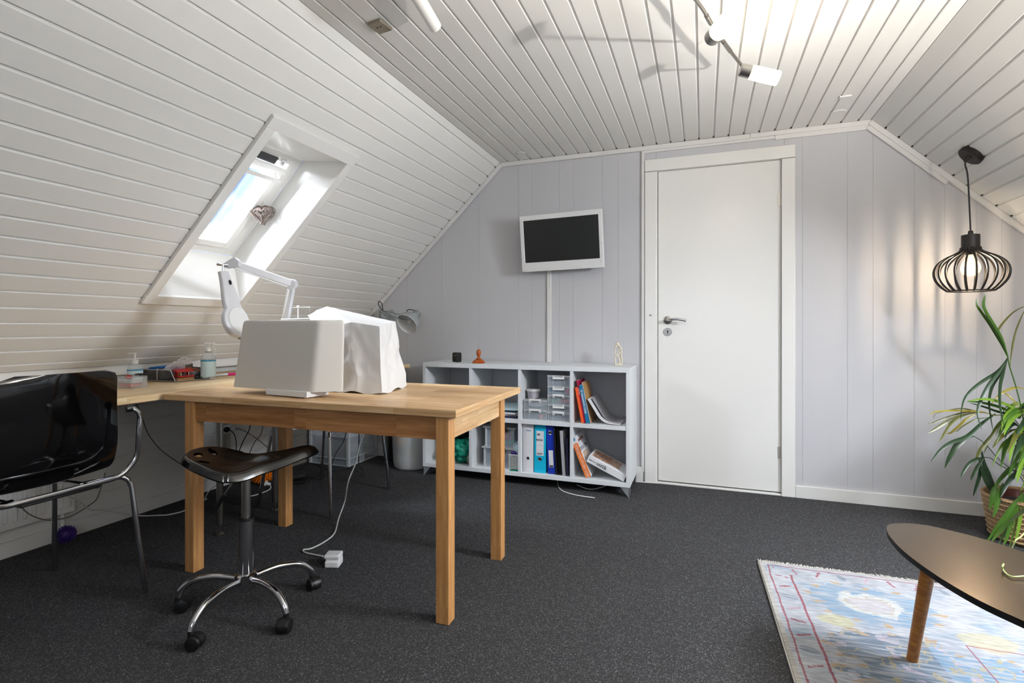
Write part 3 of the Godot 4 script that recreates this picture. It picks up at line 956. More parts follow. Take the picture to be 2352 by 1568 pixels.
func make_chair(label: String) -> Node3D:
	var t := thing("shell_chair", label, "chair", Vector3.ZERO, 0.0, "black shell chairs on chromed legs")
	put("seat_shell", chair_shell(), M.black_shell, t)
	for s in [-1, 1]:
		put("leg", tb(rod([Vector3(s * 0.265, 0, 0.268), Vector3(s * 0.232, 0.462, 0.225), Vector3(s * 0.10, 0.452, 0.16)], 0.05), 0.0095, 12), M.chrome, t)
		put("leg", tb(rod([Vector3(s * 0.255, 0, -0.272), Vector3(s * 0.215, 0.455, -0.20), Vector3(s * 0.10, 0.45, -0.15)], 0.05), 0.0095, 12), M.chrome, t)
		put("end_cap", tb([Vector3(s * 0.196, 0.722, 0.262), Vector3(s * 0.214, 0.722, 0.268)], 0.014, 12), M.black_plastic, t)
	put("back_frame", tb(rod([Vector3(0.205, 0.722, 0.268), Vector3(0.238, 0.71, 0.277), Vector3(0.232, 0.60, 0.272), Vector3(0.238, 0.53, 0.262), Vector3(0.185, 0.468, 0.252), Vector3(-0.185, 0.468, 0.252), Vector3(-0.238, 0.53, 0.262), Vector3(-0.232, 0.60, 0.272), Vector3(-0.238, 0.71, 0.277), Vector3(-0.205, 0.722, 0.268)], 0.035), 0.0095, 12), M.chrome, t)
	put("seat_frame", tb(rod([Vector3(-0.11, 0.452, 0.24), Vector3(-0.11, 0.448, -0.17), Vector3(0.11, 0.448, -0.17), Vector3(0.11, 0.452, 0.24)], 0.03), 0.0085, 10), M.chrome, t)
	put("seat_pad", bx(Vector3(0, 0.455, 0.232), Vector3(0.24, 0.016, 0.03), 0.005), M.black_plastic, t)
	return t


func build_chairs() -> void:
	var a := make_chair("black shell chair seen from behind, pushed up to the pine desk under the slope")
	a.position = Vector3(-2.02, 0, 2.40)
	a.rotation.y = PI / 2
	var b := a.duplicate()
	b.name = numbered("shell_chair")
	add_child(b)
	b.position = Vector3(-1.86, 0, 0.975)
	b.rotation.y = PI / 2 - 0.03
	b.set_meta("label", "black shell chair mostly hidden behind the work table, its chromed legs showing below")


func build_stool() -> void:
	var t := thing("saddle_stool", "black plastic saddle stool on five chromed arms with castors, before the work table", "stool", Vector3(-1.285, 0, 2.095))
	var SW := Basis(Vector3.UP, deg_to_rad(38.6))     # the seat's tail points away from the camera's left
	var m := MB.new()
	var dish := func(u: float, v: float, lower: float) -> Vector3:
		# x along the tail, z across: a wide dished back with a narrow tail in front
		var a := v * TAU
		var w := Vector2(cos(a), sin(a))
		var r := 0.168
		var tail: float = pow(clampf(w.x, 0, 1), 6.0)
		r = lerpf(r, 0.145, smoothstep(0.0, 0.75, w.x)) + 0.140 * tail
		var x := w.x * r * u
		var z := w.y * r * u
		if w.x < 0: z *= 1.08
		z *= 1.0 - 0.15 * smoothstep(0.06, 0.22, x)
		var y := 0.020 * pow(u, 3.0)
		y += 0.036 * smoothstep(0.02, -0.16, x)                       # raised at the back
		y += 0.026 * exp(-pow((x - 0.10) / 0.06, 2.0)) * exp(-pow(z / 0.05, 2.0))   # hump between the thighs
		y -= 0.016 * exp(-pow((x - 0.05) / 0.08, 2.0)) * smoothstep(0.05, 0.15, absf(z))
		y += 0.030 * smoothstep(0.12, 0.28, x)
		if u > 0.88: y -= pow((u - 0.88) / 0.12, 2.0) * 0.030
		return Vector3(x, y - lower, z)
	# top with three cut-outs: quads inside the slots are left open
	var nu := 60
	var nv := 150
	var slots := [[Vector2(-0.088, -0.075), 0.60], [Vector2(-0.118, 0.0), 0.0], [Vector2(-0.088, 0.075), -0.60]]
	var P := []
	for i in nu + 1:
		for j in nv: P.append(dish.call(float(i) / nu, float(j) / nv, 0.0))
	var N := []
	for i in nu + 1:
		for j in nv:
			var du: Vector3 = P[mini(i + 1, nu) * nv + j] - P[maxi(i - 1, 0) * nv + j]
			var dv: Vector3 = P[maxi(i, 1) * nv + (j + 1) % nv] - P[maxi(i, 1) * nv + (j + nv - 1) % nv]
			var k := du.cross(dv).normalized()
			N.append(k if k.y > 0 else -k)
	var gone := func(p: Vector3) -> bool:
		for q in slots:
			var d: Vector2 = (Vector2(p.x, p.z) - q[0]).rotated(q[1])
			if pow(d.x / 0.013, 2.0) + pow(d.y / 0.027, 2.0) < 1.0: return true
		return false
	for i in nu:
		for j in nv:
			var q := [i * nv + j, (i + 1) * nv + j, (i + 1) * nv + (j + 1) % nv, i * nv + (j + 1) % nv]
			var mid: Vector3 = (P[q[0]] + P[q[2]]) * 0.5
			if gone.call(mid): continue
			for layer in [0.0, 0.007]:
				var w := []
				var nn := []
				for k in q:
					w.append(P[k] - N[k] * layer)
					nn.append(N[k] if layer == 0.0 else -N[k])
				m.tri(w[0], w[1], w[2], nn[0], nn[1], nn[2]); m.tri(w[0], w[2], w[3], nn[0], nn[2], nn[3])
	for j in nv:
		var a: Vector3 = P[nu * nv + j]
		var b: Vector3 = P[nu * nv + (j + 1) % nv]
		m.quad(a, b, b - N[nu * nv + (j + 1) % nv] * 0.007 - Vector3(0, 0.004, 0), a - N[nu * nv + j] * 0.007 - Vector3(0, 0.004, 0), a)
	put("seat", m.mesh(), M.seat_black, t, Transform3D(SW, Vector3(0, 0.537, 0)) * Transform3D(Basis(), Vector3(-0.035, 0.0, 0)))
	put("seat_hub", lt([Vector2(0, 0.478), Vector2(0.024, 0.478), Vector2(0.026, 0.492), Vector2(0.036, 0.505), Vector2(0.045, 0.522), Vector2(0.070, 0.532), Vector2(0, 0.535)], 28), M.black_plastic, t)
	put("piston", lt([Vector2(0, 0.3), Vector2(0.0155, 0.3), Vector2(0.0155, 0.485), Vector2(0, 0.485)], 24), M.steel, t)
	put("collar", lt([Vector2(0.0155, 0.328), Vector2(0.0275, 0.328), Vector2(0.0275, 0.337), Vector2(0.0155, 0.339)], 24), M.black_plastic, t)
	put("column", lt([Vector2(0, 0.11), Vector2(0.0265, 0.11), Vector2(0.0265, 0.329), Vector2(0, 0.329)], 28), M.chrome, t)
	put("hub", lt([Vector2(0, 0.070), Vector2(0.020, 0.070), Vector2(0.022, 0.078), Vector2(0.026, 0.082), Vector2(0.031, 0.10), Vector2(0.038, 0.122), Vector2(0.038, 0.132), Vector2(0.030, 0.137), Vector2(0, 0.137)], 28), M.chrome, t)
	var lever := put("lever", tb([Vector3(-0.03, 0.497, -0.01), Vector3(-0.10, 0.43, -0.02), Vector3(-0.135, 0.395, -0.025)], 0.004, 8), M.chrome, t)
	put("paddle", bx(Vector3.ZERO, Vector3(0.018, 0.08, 0.007), 0.003), M.black_plastic, lever, along(Vector3(-0.135, 0.395, -0.025), Vector3(-0.185, 0.335, -0.03)) * Transform3D(Basis(), Vector3(0, 0.035, 0)))
	for k in 5:
		var ang := deg_to_rad(12.0 + 72.0 * k)
		var d := Vector3(cos(ang), 0, sin(ang))
		put("arm", tb(bend([d * 0.028 + Vector3(0, 0.115, 0), d * 0.11 + Vector3(0, 0.124, 0), d * 0.185 + Vector3(0, 0.112, 0), d * 0.225 + Vector3(0, 0.082, 0), d * 0.238 + Vector3(0, 0.056, 0)], 6), 0.0115, 14), M.chrome, t)
		var cs := thing_part("castor", t)
		var turn: float = [0.3, 1.9, 2.2, 0.4, 1.2][k]
		cs.transform = Transform3D(Basis(Vector3.UP, turn), d * 0.238)
		for s in [-1, 1]:
			put("wheel", lt([Vector2(0, -0.008), Vector2(0.019, -0.008), Vector2(0.0235, -0.004), Vector2(0.0235, 0.006), Vector2(0.0225, 0.0085), Vector2(0.017, 0.0105), Vector2(0, 0.0115)], 24, Transform3D(Basis(Vector3.BACK, -s * PI / 2), Vector3(s * 0.0125, 0.0235, 0.014))), M.black_plastic, cs)
		var hood := MB.new()
		hood.prism(arc_poly(0.026, 0.018, -0.4, 2.6), -0.010, 0.010, Transform3D(Basis(Vector3.UP, -PI / 2), Vector3(0, 0.0235, 0.014)), true)
		hood.tube([Vector3(0, 0.036, 0), Vector3(0, 0.062, 0)], 0.0095, 12)
		put("hood", hood.mesh(), M.black_plastic, cs)


func thing_part(called: String, parent: Node3D) -> Node3D:
	var o := Node3D.new()
	o.name = called
	parent.add_child(o, true)
	return o


func arc_poly(ro: float, ri: float, a0: float, a1: float, n := 12) -> PackedVector2Array:
	var p := PackedVector2Array()
	for k in n + 1: p.append(Vector2(cos(lerpf(a0, a1, float(k) / n)), sin(lerpf(a0, a1, float(k) / n))) * ro)
	for k in n + 1: p.append(Vector2(cos(lerpf(a1, a0, float(k) / n)), sin(lerpf(a1, a0, float(k) / n))) * ri)
	return p


func build_coffee_table() -> void:
	var t := thing("coffee_table", "low oval table with bronze top and oak legs, standing on the pale rug", "table", Vector3(1.10, 0.008, 1.88))
	# outline in plan: a long egg, the narrow end towards the shelf wall
	var knots := [Vector2(0.805, 1.72), Vector2(0.81, 1.64), Vector2(0.832, 1.572), Vector2(0.877, 1.540), Vector2(0.932, 1.532), Vector2(0.985, 1.552), Vector2(1.057, 1.602), Vector2(1.12, 1.675), Vector2(1.21, 1.80), Vector2(1.29, 1.95), Vector2(1.33, 2.10), Vector2(1.31, 2.22), Vector2(1.22, 2.29), Vector2(1.09, 2.27), Vector2(0.98, 2.19), Vector2(0.924, 2.114), Vector2(0.878, 2.045), Vector2(0.842, 1.955), Vector2(0.820, 1.865), Vector2(0.808, 1.79)]
	var poly := PackedVector2Array()
	var m := knots.size()
	for i in m:
		for k in 4:
			var q: Vector2 = knots[i].cubic_interpolate(knots[(i + 1) % m], knots[(i + m - 1) % m], knots[(i + 2) % m], k / 4.0)
			poly.append(Vector2(q.x - 1.10, -(q.y - 1.88)))
	var lay := Basis(Vector3.RIGHT, -PI / 2)
	var top := MB.new()
	top.prism(poly, 0.3905, 0.392, Transform3D(lay, Vector3.ZERO))
	put("top_surface", top.mesh(), M.bronze_top, t)
	var ed := MB.new()
	ed.prism(poly, 0.376, 0.3906, Transform3D(lay, Vector3.ZERO), true)
	put("tabletop", ed.mesh(), M.black_plastic, t)
	for e in [[Vector3(-0.223, 0, -0.254), Vector3(-0.188, 0.376, -0.205)], [Vector3(0.19, 0, 0.01), Vector3(0.15, 0.376, 0.02)], [Vector3(0.03, 0, 0.36), Vector3(0.03, 0.376, 0.31)]]:
		put("leg", tb([Vector3.ZERO, Vector3(0, (e[1] - e[0]).length(), 0)], 0.017, 20, [0.0145, 0.0195]), M.oak_wood, t, along(e[0], e[1]))


func build_rug() -> void:
	var t := thing("patterned_rug", "pale blue and white faded oriental rug with red border lines and white fringe", "rug", Vector3(0.505, 0.0, 1.042), deg_to_rad(1.7))
	var m := MB.new()
	var g := FastNoiseLite.new()
	g.seed = 3; g.frequency = 1.6
	m.sheet(34, 46, func(u: float, v: float) -> Vector3: return Vector3(u * 1.7, 0.0065 + 0.0016 * g.get_noise_2d(u * 1.7, v * 2.3), v * 2.3), 0.006)
	put("pile", m.mesh(), M.rug, t)
	put("selvedge", tb([Vector3(0, 0.004, 0), Vector3(0, 0.004, 2.3)], 0.0045, 8), M.fringe, t)
	var f := MB.new()
	rng.seed = 4
	for k in 900:
		var x := k / 900.0 * 1.7
		var lean := 0.5 * sin(x * 9.0) + rng.randf_range(-0.5, 0.5)
		var l := rng.randf_range(0.016, 0.030)
		var a := Vector3(x, 0.005, 0.002)
		var b := a + Vector3(lean * l * 0.6, rng.randf_range(-0.002, 0.004), -l)
		f.tube([a, a.lerp(b, 0.5) + Vector3(0, 0.002, 0), b], 0.0011, 4, [], false)
	var fr := put("fringe", f.mesh(), M.fringe, t)
	fr.set_meta("kind", "stuff")


# ------------------------------------------------------------------ cube shelf and what stands on it
const SX := [-1.546, -1.1845, -0.8365, -0.4925, -0.1335]      # centres of the uprights (outer ones: edges)
const SZ := 0.37
const SB := 0.036

func build_shelf() -> void:
	var t := thing("cube_shelf", "white cube shelf of eight open compartments on grey metal feet under the television", "shelf", Vector3(-0.84, 0, 0.19))
	var o := Vector3(-0.84, 0, 0.19)
	var w: float = SX[4] - SX[0]
	put("top_board", bx(Vector3((SX[0] + SX[4]) / 2, 0.7665, 0.19) - o, Vector3(w, 0.029, 0.36), 0.0015), M.shelf_white, t)
	put("bottom_board", bx(Vector3((SX[0] + SX[4]) / 2, 0.0755, 0.19) - o, Vector3(w, 0.027, 0.36), 0.0015), M.shelf_white, t)
	put("side_panel", bx(Vector3(SX[0] + 0.0115, 0.42, 0.19) - o, Vector3(0.023, 0.664, 0.36), 0.001), M.shelf_white, t)
	put("side_panel", bx(Vector3(SX[4] - 0.0115, 0.42, 0.19) - o, Vector3(0.023, 0.664, 0.36), 0.001), M.shelf_white, t)
	for k in [1, 2, 3]: put("upright", bx(Vector3(SX[k], 0.42, 0.19) - o, Vector3(0.020, 0.664, 0.356), 0.001), M.shelf_white, t)
	for k in 4:
		var a: float = SX[k] + (0.023 if k == 0 else 0.010)
		var b: float = SX[k + 1] - (0.023 if k == 3 else 0.010)
		put("shelf_board", bx(Vector3((a + b) / 2, 0.416, 0.19) - o, Vector3(b - a, 0.026, 0.354), 0.001), M.shelf_white, t)
	for e in [[SX[0] + 0.003, 1.0, SZ - 0.004], [SX[4] - 0.003, -1.0, SZ - 0.004], [SX[0] + 0.003, 1.0, 0.03], [SX[4] - 0.003, -1.0, 0.03]]:
		var m := MB.new()
		m.prism(PackedVector2Array([Vector2(0, 0.062), Vector2(e[1] * 0.055, 0.062), Vector2(e[1] * 0.004, 0), Vector2(0, 0)]), -0.003, 0.0)
		m.box(Vector3(e[1] * 0.0015, 0.035, -0.02 if e[2] > 0.1 else 0.015), Vector3(0.003, 0.054, 0.04))
		put("foot", m.mesh(), M.shelf_foot, t, Transform3D(Basis(), Vector3(e[0], 0, e[2]) - o))


# a book or folder: x thickness, y height, z depth; turned about z by lean (radians), standing on height y0 with its lower edge at x0
func book(called: String, label: String, category: String, group: String, x0: float, y0: float, zf: float, size: Vector3, lean: float, spine: Material, cover: Material, pages: Material = null) -> Node3D:
	var t := thing(called, label, category, Vector3(x0, y0, zf), 0.0, group)
	t.rotation.z = lean
	var s := size
	put("cover", bx(Vector3(s.x * 0.5, s.y * 0.5, -s.z * 0.5), s, 0.0015), cover, t)
	put("spine", bx(Vector3(s.x * 0.5, s.y * 0.5, 0.0006), Vector3(s.x * 0.985, s.y * 0.995, 0.002), 0.0007), spine, t)
	if pages: put("pages", bx(Vector3(s.x * 0.5, s.y - 0.0012, -s.z * 0.5), Vector3(s.x * 0.78, 0.004, s.z * 0.96)), pages, t)
	return t


func binder(label: String, x0: float, lean: float, w: float, m: Material, ring_y: float, lab := [], zf := 0.338) -> Node3D:
	var t := thing("ring_binder", label, "binder", Vector3(x0, 0.0892, zf), 0.0, "ring binders in the lower row of the cube shelf")
	t.rotation.z = lean
	put("cover", bx(Vector3(w / 2, 0.155, -0.135), Vector3(w, 0.310, 0.27), 0.002), m, t)
	var fwd := Basis(Vector3.RIGHT, PI / 2)
	put("finger_ring", lt([Vector2(0.0098, 0), Vector2(0.0128, 0), Vector2(0.0128, 0.0012), Vector2(0.0112, 0.002), Vector2(0.0098, 0.0012)], 24, Transform3D(fwd, Vector3(w / 2, ring_y, 0.0))), M.chrome if m != M.paper else M.paper, t)
	put("finger_hole", lt([Vector2(0, 0), Vector2(0.0102, 0), Vector2(0.0102, 0.0006), Vector2(0, 0.0006)], 24, Transform3D(fwd, Vector3(w / 2, ring_y, 0.0))), M.rubber, t)
	if lab.size():
		var l := put("spine_label", bx(Vector3(w / 2, (lab[0] + lab[1]) / 2, 0.0005), Vector3(lab[2], lab[1] - lab[0], 0.001)), M.paper, t)
		var ln := MB.new()
		for k in range(1, int(lab[3])): ln.box(Vector3(w / 2, lerpf(lab[1], lab[0], k / lab[3]), 0.0011), Vector3(lab[2] * 0.9, 0.0008, 0.0004))
		put("rule_lines", ln.mesh(), M.grey_paper, l)
	return t


func lidded_box(label: String, c: Vector3, size: Vector3, group: String, handle := 0, called := "craft_box") -> Node3D:
	# thin clear walls with ribs, a rim and a white clip handle on the front; c is the middle of the bottom
	var t := thing(called, label, "box", c, 0.0, group)
	var h := size * 0.5
	var m := MB.new()
	var tk := 0.0016
	m.box(Vector3(0, tk / 2, 0), Vector3(size.x - 0.006, tk, size.z - 0.006))
	for s in [-1, 1]:
		m.box(Vector3(s * (h.x - 0.003), h.y, 0), Vector3(tk, size.y, size.z - 0.006))
		m.box(Vector3(0, h.y, s * (h.z - 0.003)), Vector3(size.x - 0.006, size.y, tk))
	put("wall", m.mesh(), M.clear_plastic, t)
	var r := MB.new()
	for s in [-1, 1]:
		r.box(Vector3(s * (h.x - 0.0015), size.y - 0.005, 0), Vector3(0.004, 0.009, size.z), 0.001)
		r.box(Vector3(0, size.y - 0.005, s * (h.z - 0.0015)), Vector3(size.x, 0.009, 0.004), 0.001)
		r.box(Vector3(s * (h.x - 0.004), h.y, h.z - 0.004), Vector3(0.004, size.y, 0.004), 0.001)
		r.box(Vector3(s * size.x * 0.26, h.y, h.z - 0.002), Vector3(0.0022, size.y * 0.9, 0.002))
	r.box(Vector3(0, size.y - 0.001, 0), Vector3(size.x - 0.004, 0.0014, size.z - 0.004))
	put("rim", r.mesh(), M.frosted, t)
	if handle != 0:
		var cl := MB.new()
		var y := size.y - 0.013 if handle > 0 else size.y - 0.003
		var d := 1.0 if handle > 0 else -1.0
		cl.box(Vector3(0, y - d * 0.004, h.z + 0.006), Vector3(size.x * 0.50, 0.013, 0.008), 0.0015)
		for s in [-1, 1]: cl.box(Vector3(s * size.x * 0.21, y + d * 0.007, h.z + 0.0045), Vector3(size.x * 0.09, 0.012, 0.005), 0.001)
		put("clip_handle", cl.mesh(), M.white_plastic, t)
		var pin := MB.new()
		for s in [-1, 1]: pin.box(Vector3(s * size.x * 0.20, y + d * 0.007, h.z + 0.0072), Vector3(0.004, 0.004, 0.001))
		put("clip_hole", pin.mesh(), M.rubber, t)
	return t


func lump(called: String, label: String, category: String, c: Vector3, r: Vector3, m: Material, sd: int, amp := 0.25, freq := 1.6, group := "", segs := 22) -> MeshInstance3D:
	var g := FastNoiseLite.new()
	g.seed = sd; g.frequency = freq * 0.5; g.fractal_octaves = 3
	var mb := MB.new()
	mb.ball(Vector3.ZERO, r, segs, int(segs * 0.6), func(d: Vector3) -> float: return 1.0 + amp * (1.0 - 2.2 * absf(g.get_noise_3d(d.x * 2.0, d.y * 2.0, d.z * 2.0))) - amp * 0.4)
	return solo(called, mb, m, label, category, group, Transform3D(Basis(), c))


func build_shelf_contents() -> void:
	var fl := 0.0892            # lower floor
	var ml := 0.4292            # middle floor
	# --- binders
	var b := binder("white ring binder with black finger hole, at the left end of the binder row", -0.823, 0.0, 0.071, M.paper, 0.088, [0.165, 0.285, 0.05, 8.0])
	write("lettering", "Notes", 0.008, M.label_blue, b, Transform3D(Basis(), Vector3(0.040, 0.268, 0.002)))
	b = binder("turquoise ring binder with a handwritten white spine label", -0.747, -0.012, 0.077, M.turquoise, 0.090, [0.112, 0.270, 0.050, 5.0])
	write("lettering", "BF", 0.012, M.ink, b, Transform3D(Basis(Vector3.BACK, 0.03), Vector3(0.030, 0.247, 0.0022)), "Droid Sans", true)
	write("lettering", "H.E.G.", 0.012, M.ink, b, Transform3D(Basis(Vector3.BACK, 0.02), Vector3(0.036, 0.213, 0.0022)), "Droid Sans", true)
	var bars := MB.new()
	rng.seed = 12
	for k in 11: bars.box(Vector3(0.022 + k * 0.0032, 0.124, 0.0014), Vector3(rng.randf_range(0.0008, 0.0022), 0.011, 0.0006))
	put("barcode", bars.mesh(), M.ink, b)
	b = binder("narrow royal blue ring binder leaning to the right, ring hole near its top", -0.665, 0.045, 0.050, M.blue, 0.262, [0.042, 0.150, 0.030, 5.0])
	b.rotation.z = 0.045
	put("maker_patch", bx(Vector3(0.025, 0.050, 0.0014), Vector3(0.024, 0.011, 0.0008)), M.dark_blue, b)
	b.position.x = -0.653
	for e in [["flat_folder", "thin black folder standing right beside the blue binder", -0.600, 0.0115, 0.292, M.black_plastic, 0.055], ["flat_folder", "thicker black glossy folder with a rounded spine in the binder row", -0.583, 0.022, 0.288, M.seat_black, 0.05], ["paper_folder", "grey white folder of papers next to the black folders", -0.556, 0.020, 0.280, M.grey_paper, 0.065], ["zip_case", "dark violet zipped case at the right end of the binder row", -0.529, 0.014, 0.235, M.navy, 0.03]]:
		var t := book(e[0], e[1], "folder", "", e[2], fl, 0.345, Vector3(e[3], e[4], 0.26), e[6], e[5], e[5])
		t.position.y = fl + 0.001
	# --- books leaning in the upper right compartment
	var lean := 0.19
	b = book("book", "thin bright orange book at the left of the leaning books", "book", "books leaning in the top right compartment", -0.432, ml + 0.001, 0.355, Vector3(0.017, 0.222, 0.16), lean, M.orange, M.orange, M.paper)
	write("lettering", "TASKE KREATIVT", 0.008, M.salmon, b, Transform3D(Basis(Vector3.BACK, -PI / 2), Vector3(0.0085, 0.15, 0.002)))
	b = book("book", "thin crimson book standing between the orange and the teal book", "book", "books leaning in the top right compartment", -0.414, ml + 0.001, 0.354, Vector3(0.010, 0.268, 0.19), lean, M.crimson, M.crimson, M.paper)
	write("lettering", "Strik med", 0.007, M.paper, b, Transform3D(Basis(Vector3.BACK, -PI / 2), Vector3(0.005, 0.20, 0.002)))
	b = book("book", "teal blue hardback with white spine lettering among the leaning books", "book", "books leaning in the top right compartment", -0.402, ml + 0.001, 0.357, Vector3(0.018, 0.238, 0.18), lean, M.teal_book, M.teal_book, M.paper)
	write("lettering", "DE SMUKKESTE STRIK", 0.011, M.paper, b, Transform3D(Basis(Vector3.BACK, -PI / 2), Vector3(0.009, 0.135, 0.002)), "Droid Sans", true)
	put("cover_print", bx(Vector3(0.0183, 0.15, -0.05), Vector3(0.001, 0.15, 0.07)), M.paper, b)
	put("cover_print", bx(Vector3(0.0187, 0.12, -0.07), Vector3(0.001, 0.10, 0.05)), M.blue, b)
	b = book("magazine", "thin magazine with brown cover picture leaning against the teal book", "magazine", "", -0.381, ml + 0.001, 0.340, Vector3(0.006, 0.255, 0.19), lean + 0.02, M.grey_paper, M.kraft, M.paper)
	# loose magazine sagging into the compartment
	for e in [["white magazine sagging in a curve from the leaning books to the shelf", 0.0, M.paper, 0.352], ["grey printed booklet drooping behind the white magazine", 0.018, M.grey_paper, 0.30]]:
		var m := MB.new()
		var off: float = e[1]
		m.sheet(20, 6, func(u: float, v: float) -> Vector3:
			var p := [Vector2(-0.392 + off, 0.578), Vector2(-0.355 + off, 0.520), Vector2(-0.315 + off, 0.462), Vector2(-0.265 + off, 0.437), Vector2(-0.195 + off * 0.4, 0.4325 + off * 0.25)]
			var f := u * 4.0
			var i := mini(int(f), 3)
			var q: Vector2 = p[i].cubic_interpolate(p[i + 1], p[maxi(i - 1, 0)], p[mini(i + 2, 4)], f - i)
			return Vector3(q.x, q.y + 0.003, e[3] - v * 0.20), 0.003)
		solo("magazine", m, e[2], e[0], "magazine")
	# --- two knitting books below
	b = book("book", "thick book with orange spine leaning against the compartment's left side", "book", "", -0.386, fl + 0.001, 0.352, Vector3(0.036, 0.262, 0.20), 0.395, M.book_orange, M.paper, M.paper)
	b.position.x = -0.405
	put("spine_head", bx(Vector3(0.018, 0.240, 0.0012), Vector3(0.0352, 0.042, 0.002)), M.paper, b)
	put("emblem", bx(Vector3(0.019, 0.245, 0.0022), Vector3(0.017, 0.018, 0.001)), M.label_blue, b)
	write("lettering", "LADEMANNS STORE SYBOG", 0.015, M.paper, b, Transform3D(Basis(Vector3.BACK, -PI / 2), Vector3(0.018, 0.114, 0.0022)), "Droid Serif")
	put("cover_print", bx(Vector3(0.0365, 0.228, -0.09), Vector3(0.001, 0.014, 0.13)), M.rose, b)
	write("lettering", "STOF & SYBOG", 0.022, M.dark_blue, b, Transform3D(Basis(Vector3.UP, PI / 2) , Vector3(0.0366, 0.175, -0.09)), "Droid Serif")
	rng.seed = 6
	var fig := MB.new()
	for k in 5: fig.box(Vector3(0.0367, 0.135, -0.035 - k * 0.022), Vector3(0.0008, 0.035, 0.010))
	put("cover_figures", fig.mesh(), M.kraft, b)
	b = thing("book", "fat white book with a wool photograph on its cover, lying slanted against the other", "book", Vector3(-0.173, fl + 0.003, 0.358))
	b.rotation.z = 2.72
	b.rotation.y = 0.0
	put("cover", bx(Vector3(0.125, -0.022, -0.10), Vector3(0.25, 0.044, 0.20), 0.002), M.paper, b)
	var face := MB.new()
	face.quad(Vector3(0.055, -0.0445, -0.03), Vector3(0.235, -0.0445, -0.03), Vector3(0.235, -0.0445, -0.17), Vector3(0.055, -0.0445, -0.17), Vector3(0, -1, 0))
	put("cover_picture", face.mesh(), M.yarn_print, b)
	write("lettering", "strik", 0.020, M.ink, b, Transform3D(Basis(Vector3.BACK, PI), Vector3(0.155, -0.021, 0.0005)), "Droid Serif", true)
	write("lettering", "IRENE SHARP", 0.006, M.ink, b, Transform3D(Basis(Vector3.BACK, PI), Vector3(0.215, -0.022, 0.0005)))
	var hook := solo("wire_loop", _tube_mb(bend([Vector3(-0.245, 0.17, 0.06), Vector3(-0.225, 0.195, 0.06), Vector3(-0.20, 0.18, 0.07), Vector3(-0.185, 0.13, 0.08), Vector3(-0.18, 0.0905, 0.09)], 6), 0.0015), M.cable_white, "thin white wire loop standing behind the fat white book", "wire")
	# --- craft boxes in the third upper compartment
	var g := "clear craft boxes stacked in the upper shelf"
	var hs := [0.0545, 0.050, 0.0575, 0.056, 0.0685]
	var y := ml + 0.0005
	var tx := -0.5825
	var lab := ["clear box with white clip, bottom of the tall stack", "clear box of small notions, second from the bottom of the tall stack", "clear box of green and salmon craft supplies in the middle of the tall stack", "clear box of blue and pink yarn in the tall stack", "clear lidded box on top of the tall stack"]
	for k in 5:
		lidded_box(lab[k], Vector3(tx, y, 0.245), Vector3(0.150, hs[k], 0.19), g, -1 if k in [0, 2] else 1)
		if k == 2:
			lump("felt_piece", "bright green felt piece in the stack's middle clear box", "felt", Vector3(tx - 0.045, y + 0.020, 0.29), Vector3(0.024, 0.014, 0.03), M.green, 41)
			lump("red_button", "small red pompom in the stack's middle clear box", "pompom", Vector3(tx - 0.05, y + 0.042, 0.30), Vector3(0.011, 0.010, 0.011), M.crimson, 42)
			lump("felt_piece", "salmon pink felt piece in the stack's middle clear box", "felt", Vector3(tx + 0.035, y + 0.018, 0.285), Vector3(0.04, 0.012, 0.03), M.salmon, 43)
		if k == 3:
			lump("yarn_ball", "turquoise yarn in the second clear box of the tall stack", "yarn", Vector3(tx - 0.025, y + 0.026, 0.29), Vector3(0.045, 0.023, 0.035), M.teal_book, 44)
			lump("yarn_ball", "magenta pink yarn in the second clear box of the tall stack", "yarn", Vector3(tx + 0.052, y + 0.026, 0.29), Vector3(0.018, 0.022, 0.03), M.pink, 45)
		if k in [0, 1, 4]: lump("cloth_piece", ["dark blue cloth folded in the tall stack's bottom box", "slate cloth folded in the stack's second box", "", "", "dark blue cloth folded in the tall stack's top box"][k], "cloth", Vector3(tx, y + hs[k] * 0.42, 0.235), Vector3(0.06, hs[k] * 0.30, 0.06), M.dark_blue, 50 + k)
		y += hs[k] + 0.0008
	var sx := -0.739
	lidded_box("clear box with white clip, bottom of the short stack", Vector3(sx, ml + 0.0005, 0.25), Vector3(0.158, 0.062, 0.18), g, -1)
	lidded_box("clear box of white fittings, on the short stack", Vector3(sx, ml + 0.0635, 0.25), Vector3(0.158, 0.064, 0.18), g, -1)
	lump("yarn_ball", "rose pink yarn in the short stack's bottom box", "yarn", Vector3(sx + 0.030, ml + 0.018, 0.30), Vector3(0.018, 0.014, 0.015), M.salmon, 46)
	lump("cloth_piece", "blue grey wool in the short stack's bottom box", "cloth", Vector3(sx + 0.058, ml + 0.028, 0.27), Vector3(0.015, 0.024, 0.04), M.dark_blue, 47)
	lump("white_fittings", "white fittings heaped in the short stack's upper box", "fittings", Vector3(sx - 0.01, ml + 0.094, 0.26), Vector3(0.055, 0.022, 0.05), M.paper, 48)
	var tub := thing("small_tub", "small frosted tub with a white lid, set on the short stack of boxes", "tub", Vector3(sx - 0.035, ml + 0.128, 0.265))
	put("body", lt([Vector2(0, 0), Vector2(0.034, 0), Vector2(0.038, 0.004), Vector2(0.043, 0.05), Vector2(0, 0.05)], 28), M.frosted, tub)
	put("lid", lt([Vector2(0, 0.050), Vector2(0.046, 0.049), Vector2(0.047, 0.058), Vector2(0.042, 0.061), Vector2(0, 0.061)], 28), M.white_plastic, tub)
	put("bead_filling", lt([Vector2(0, 0.052), Vector2(0, 0.0515)], 4), M.lilac, tub)
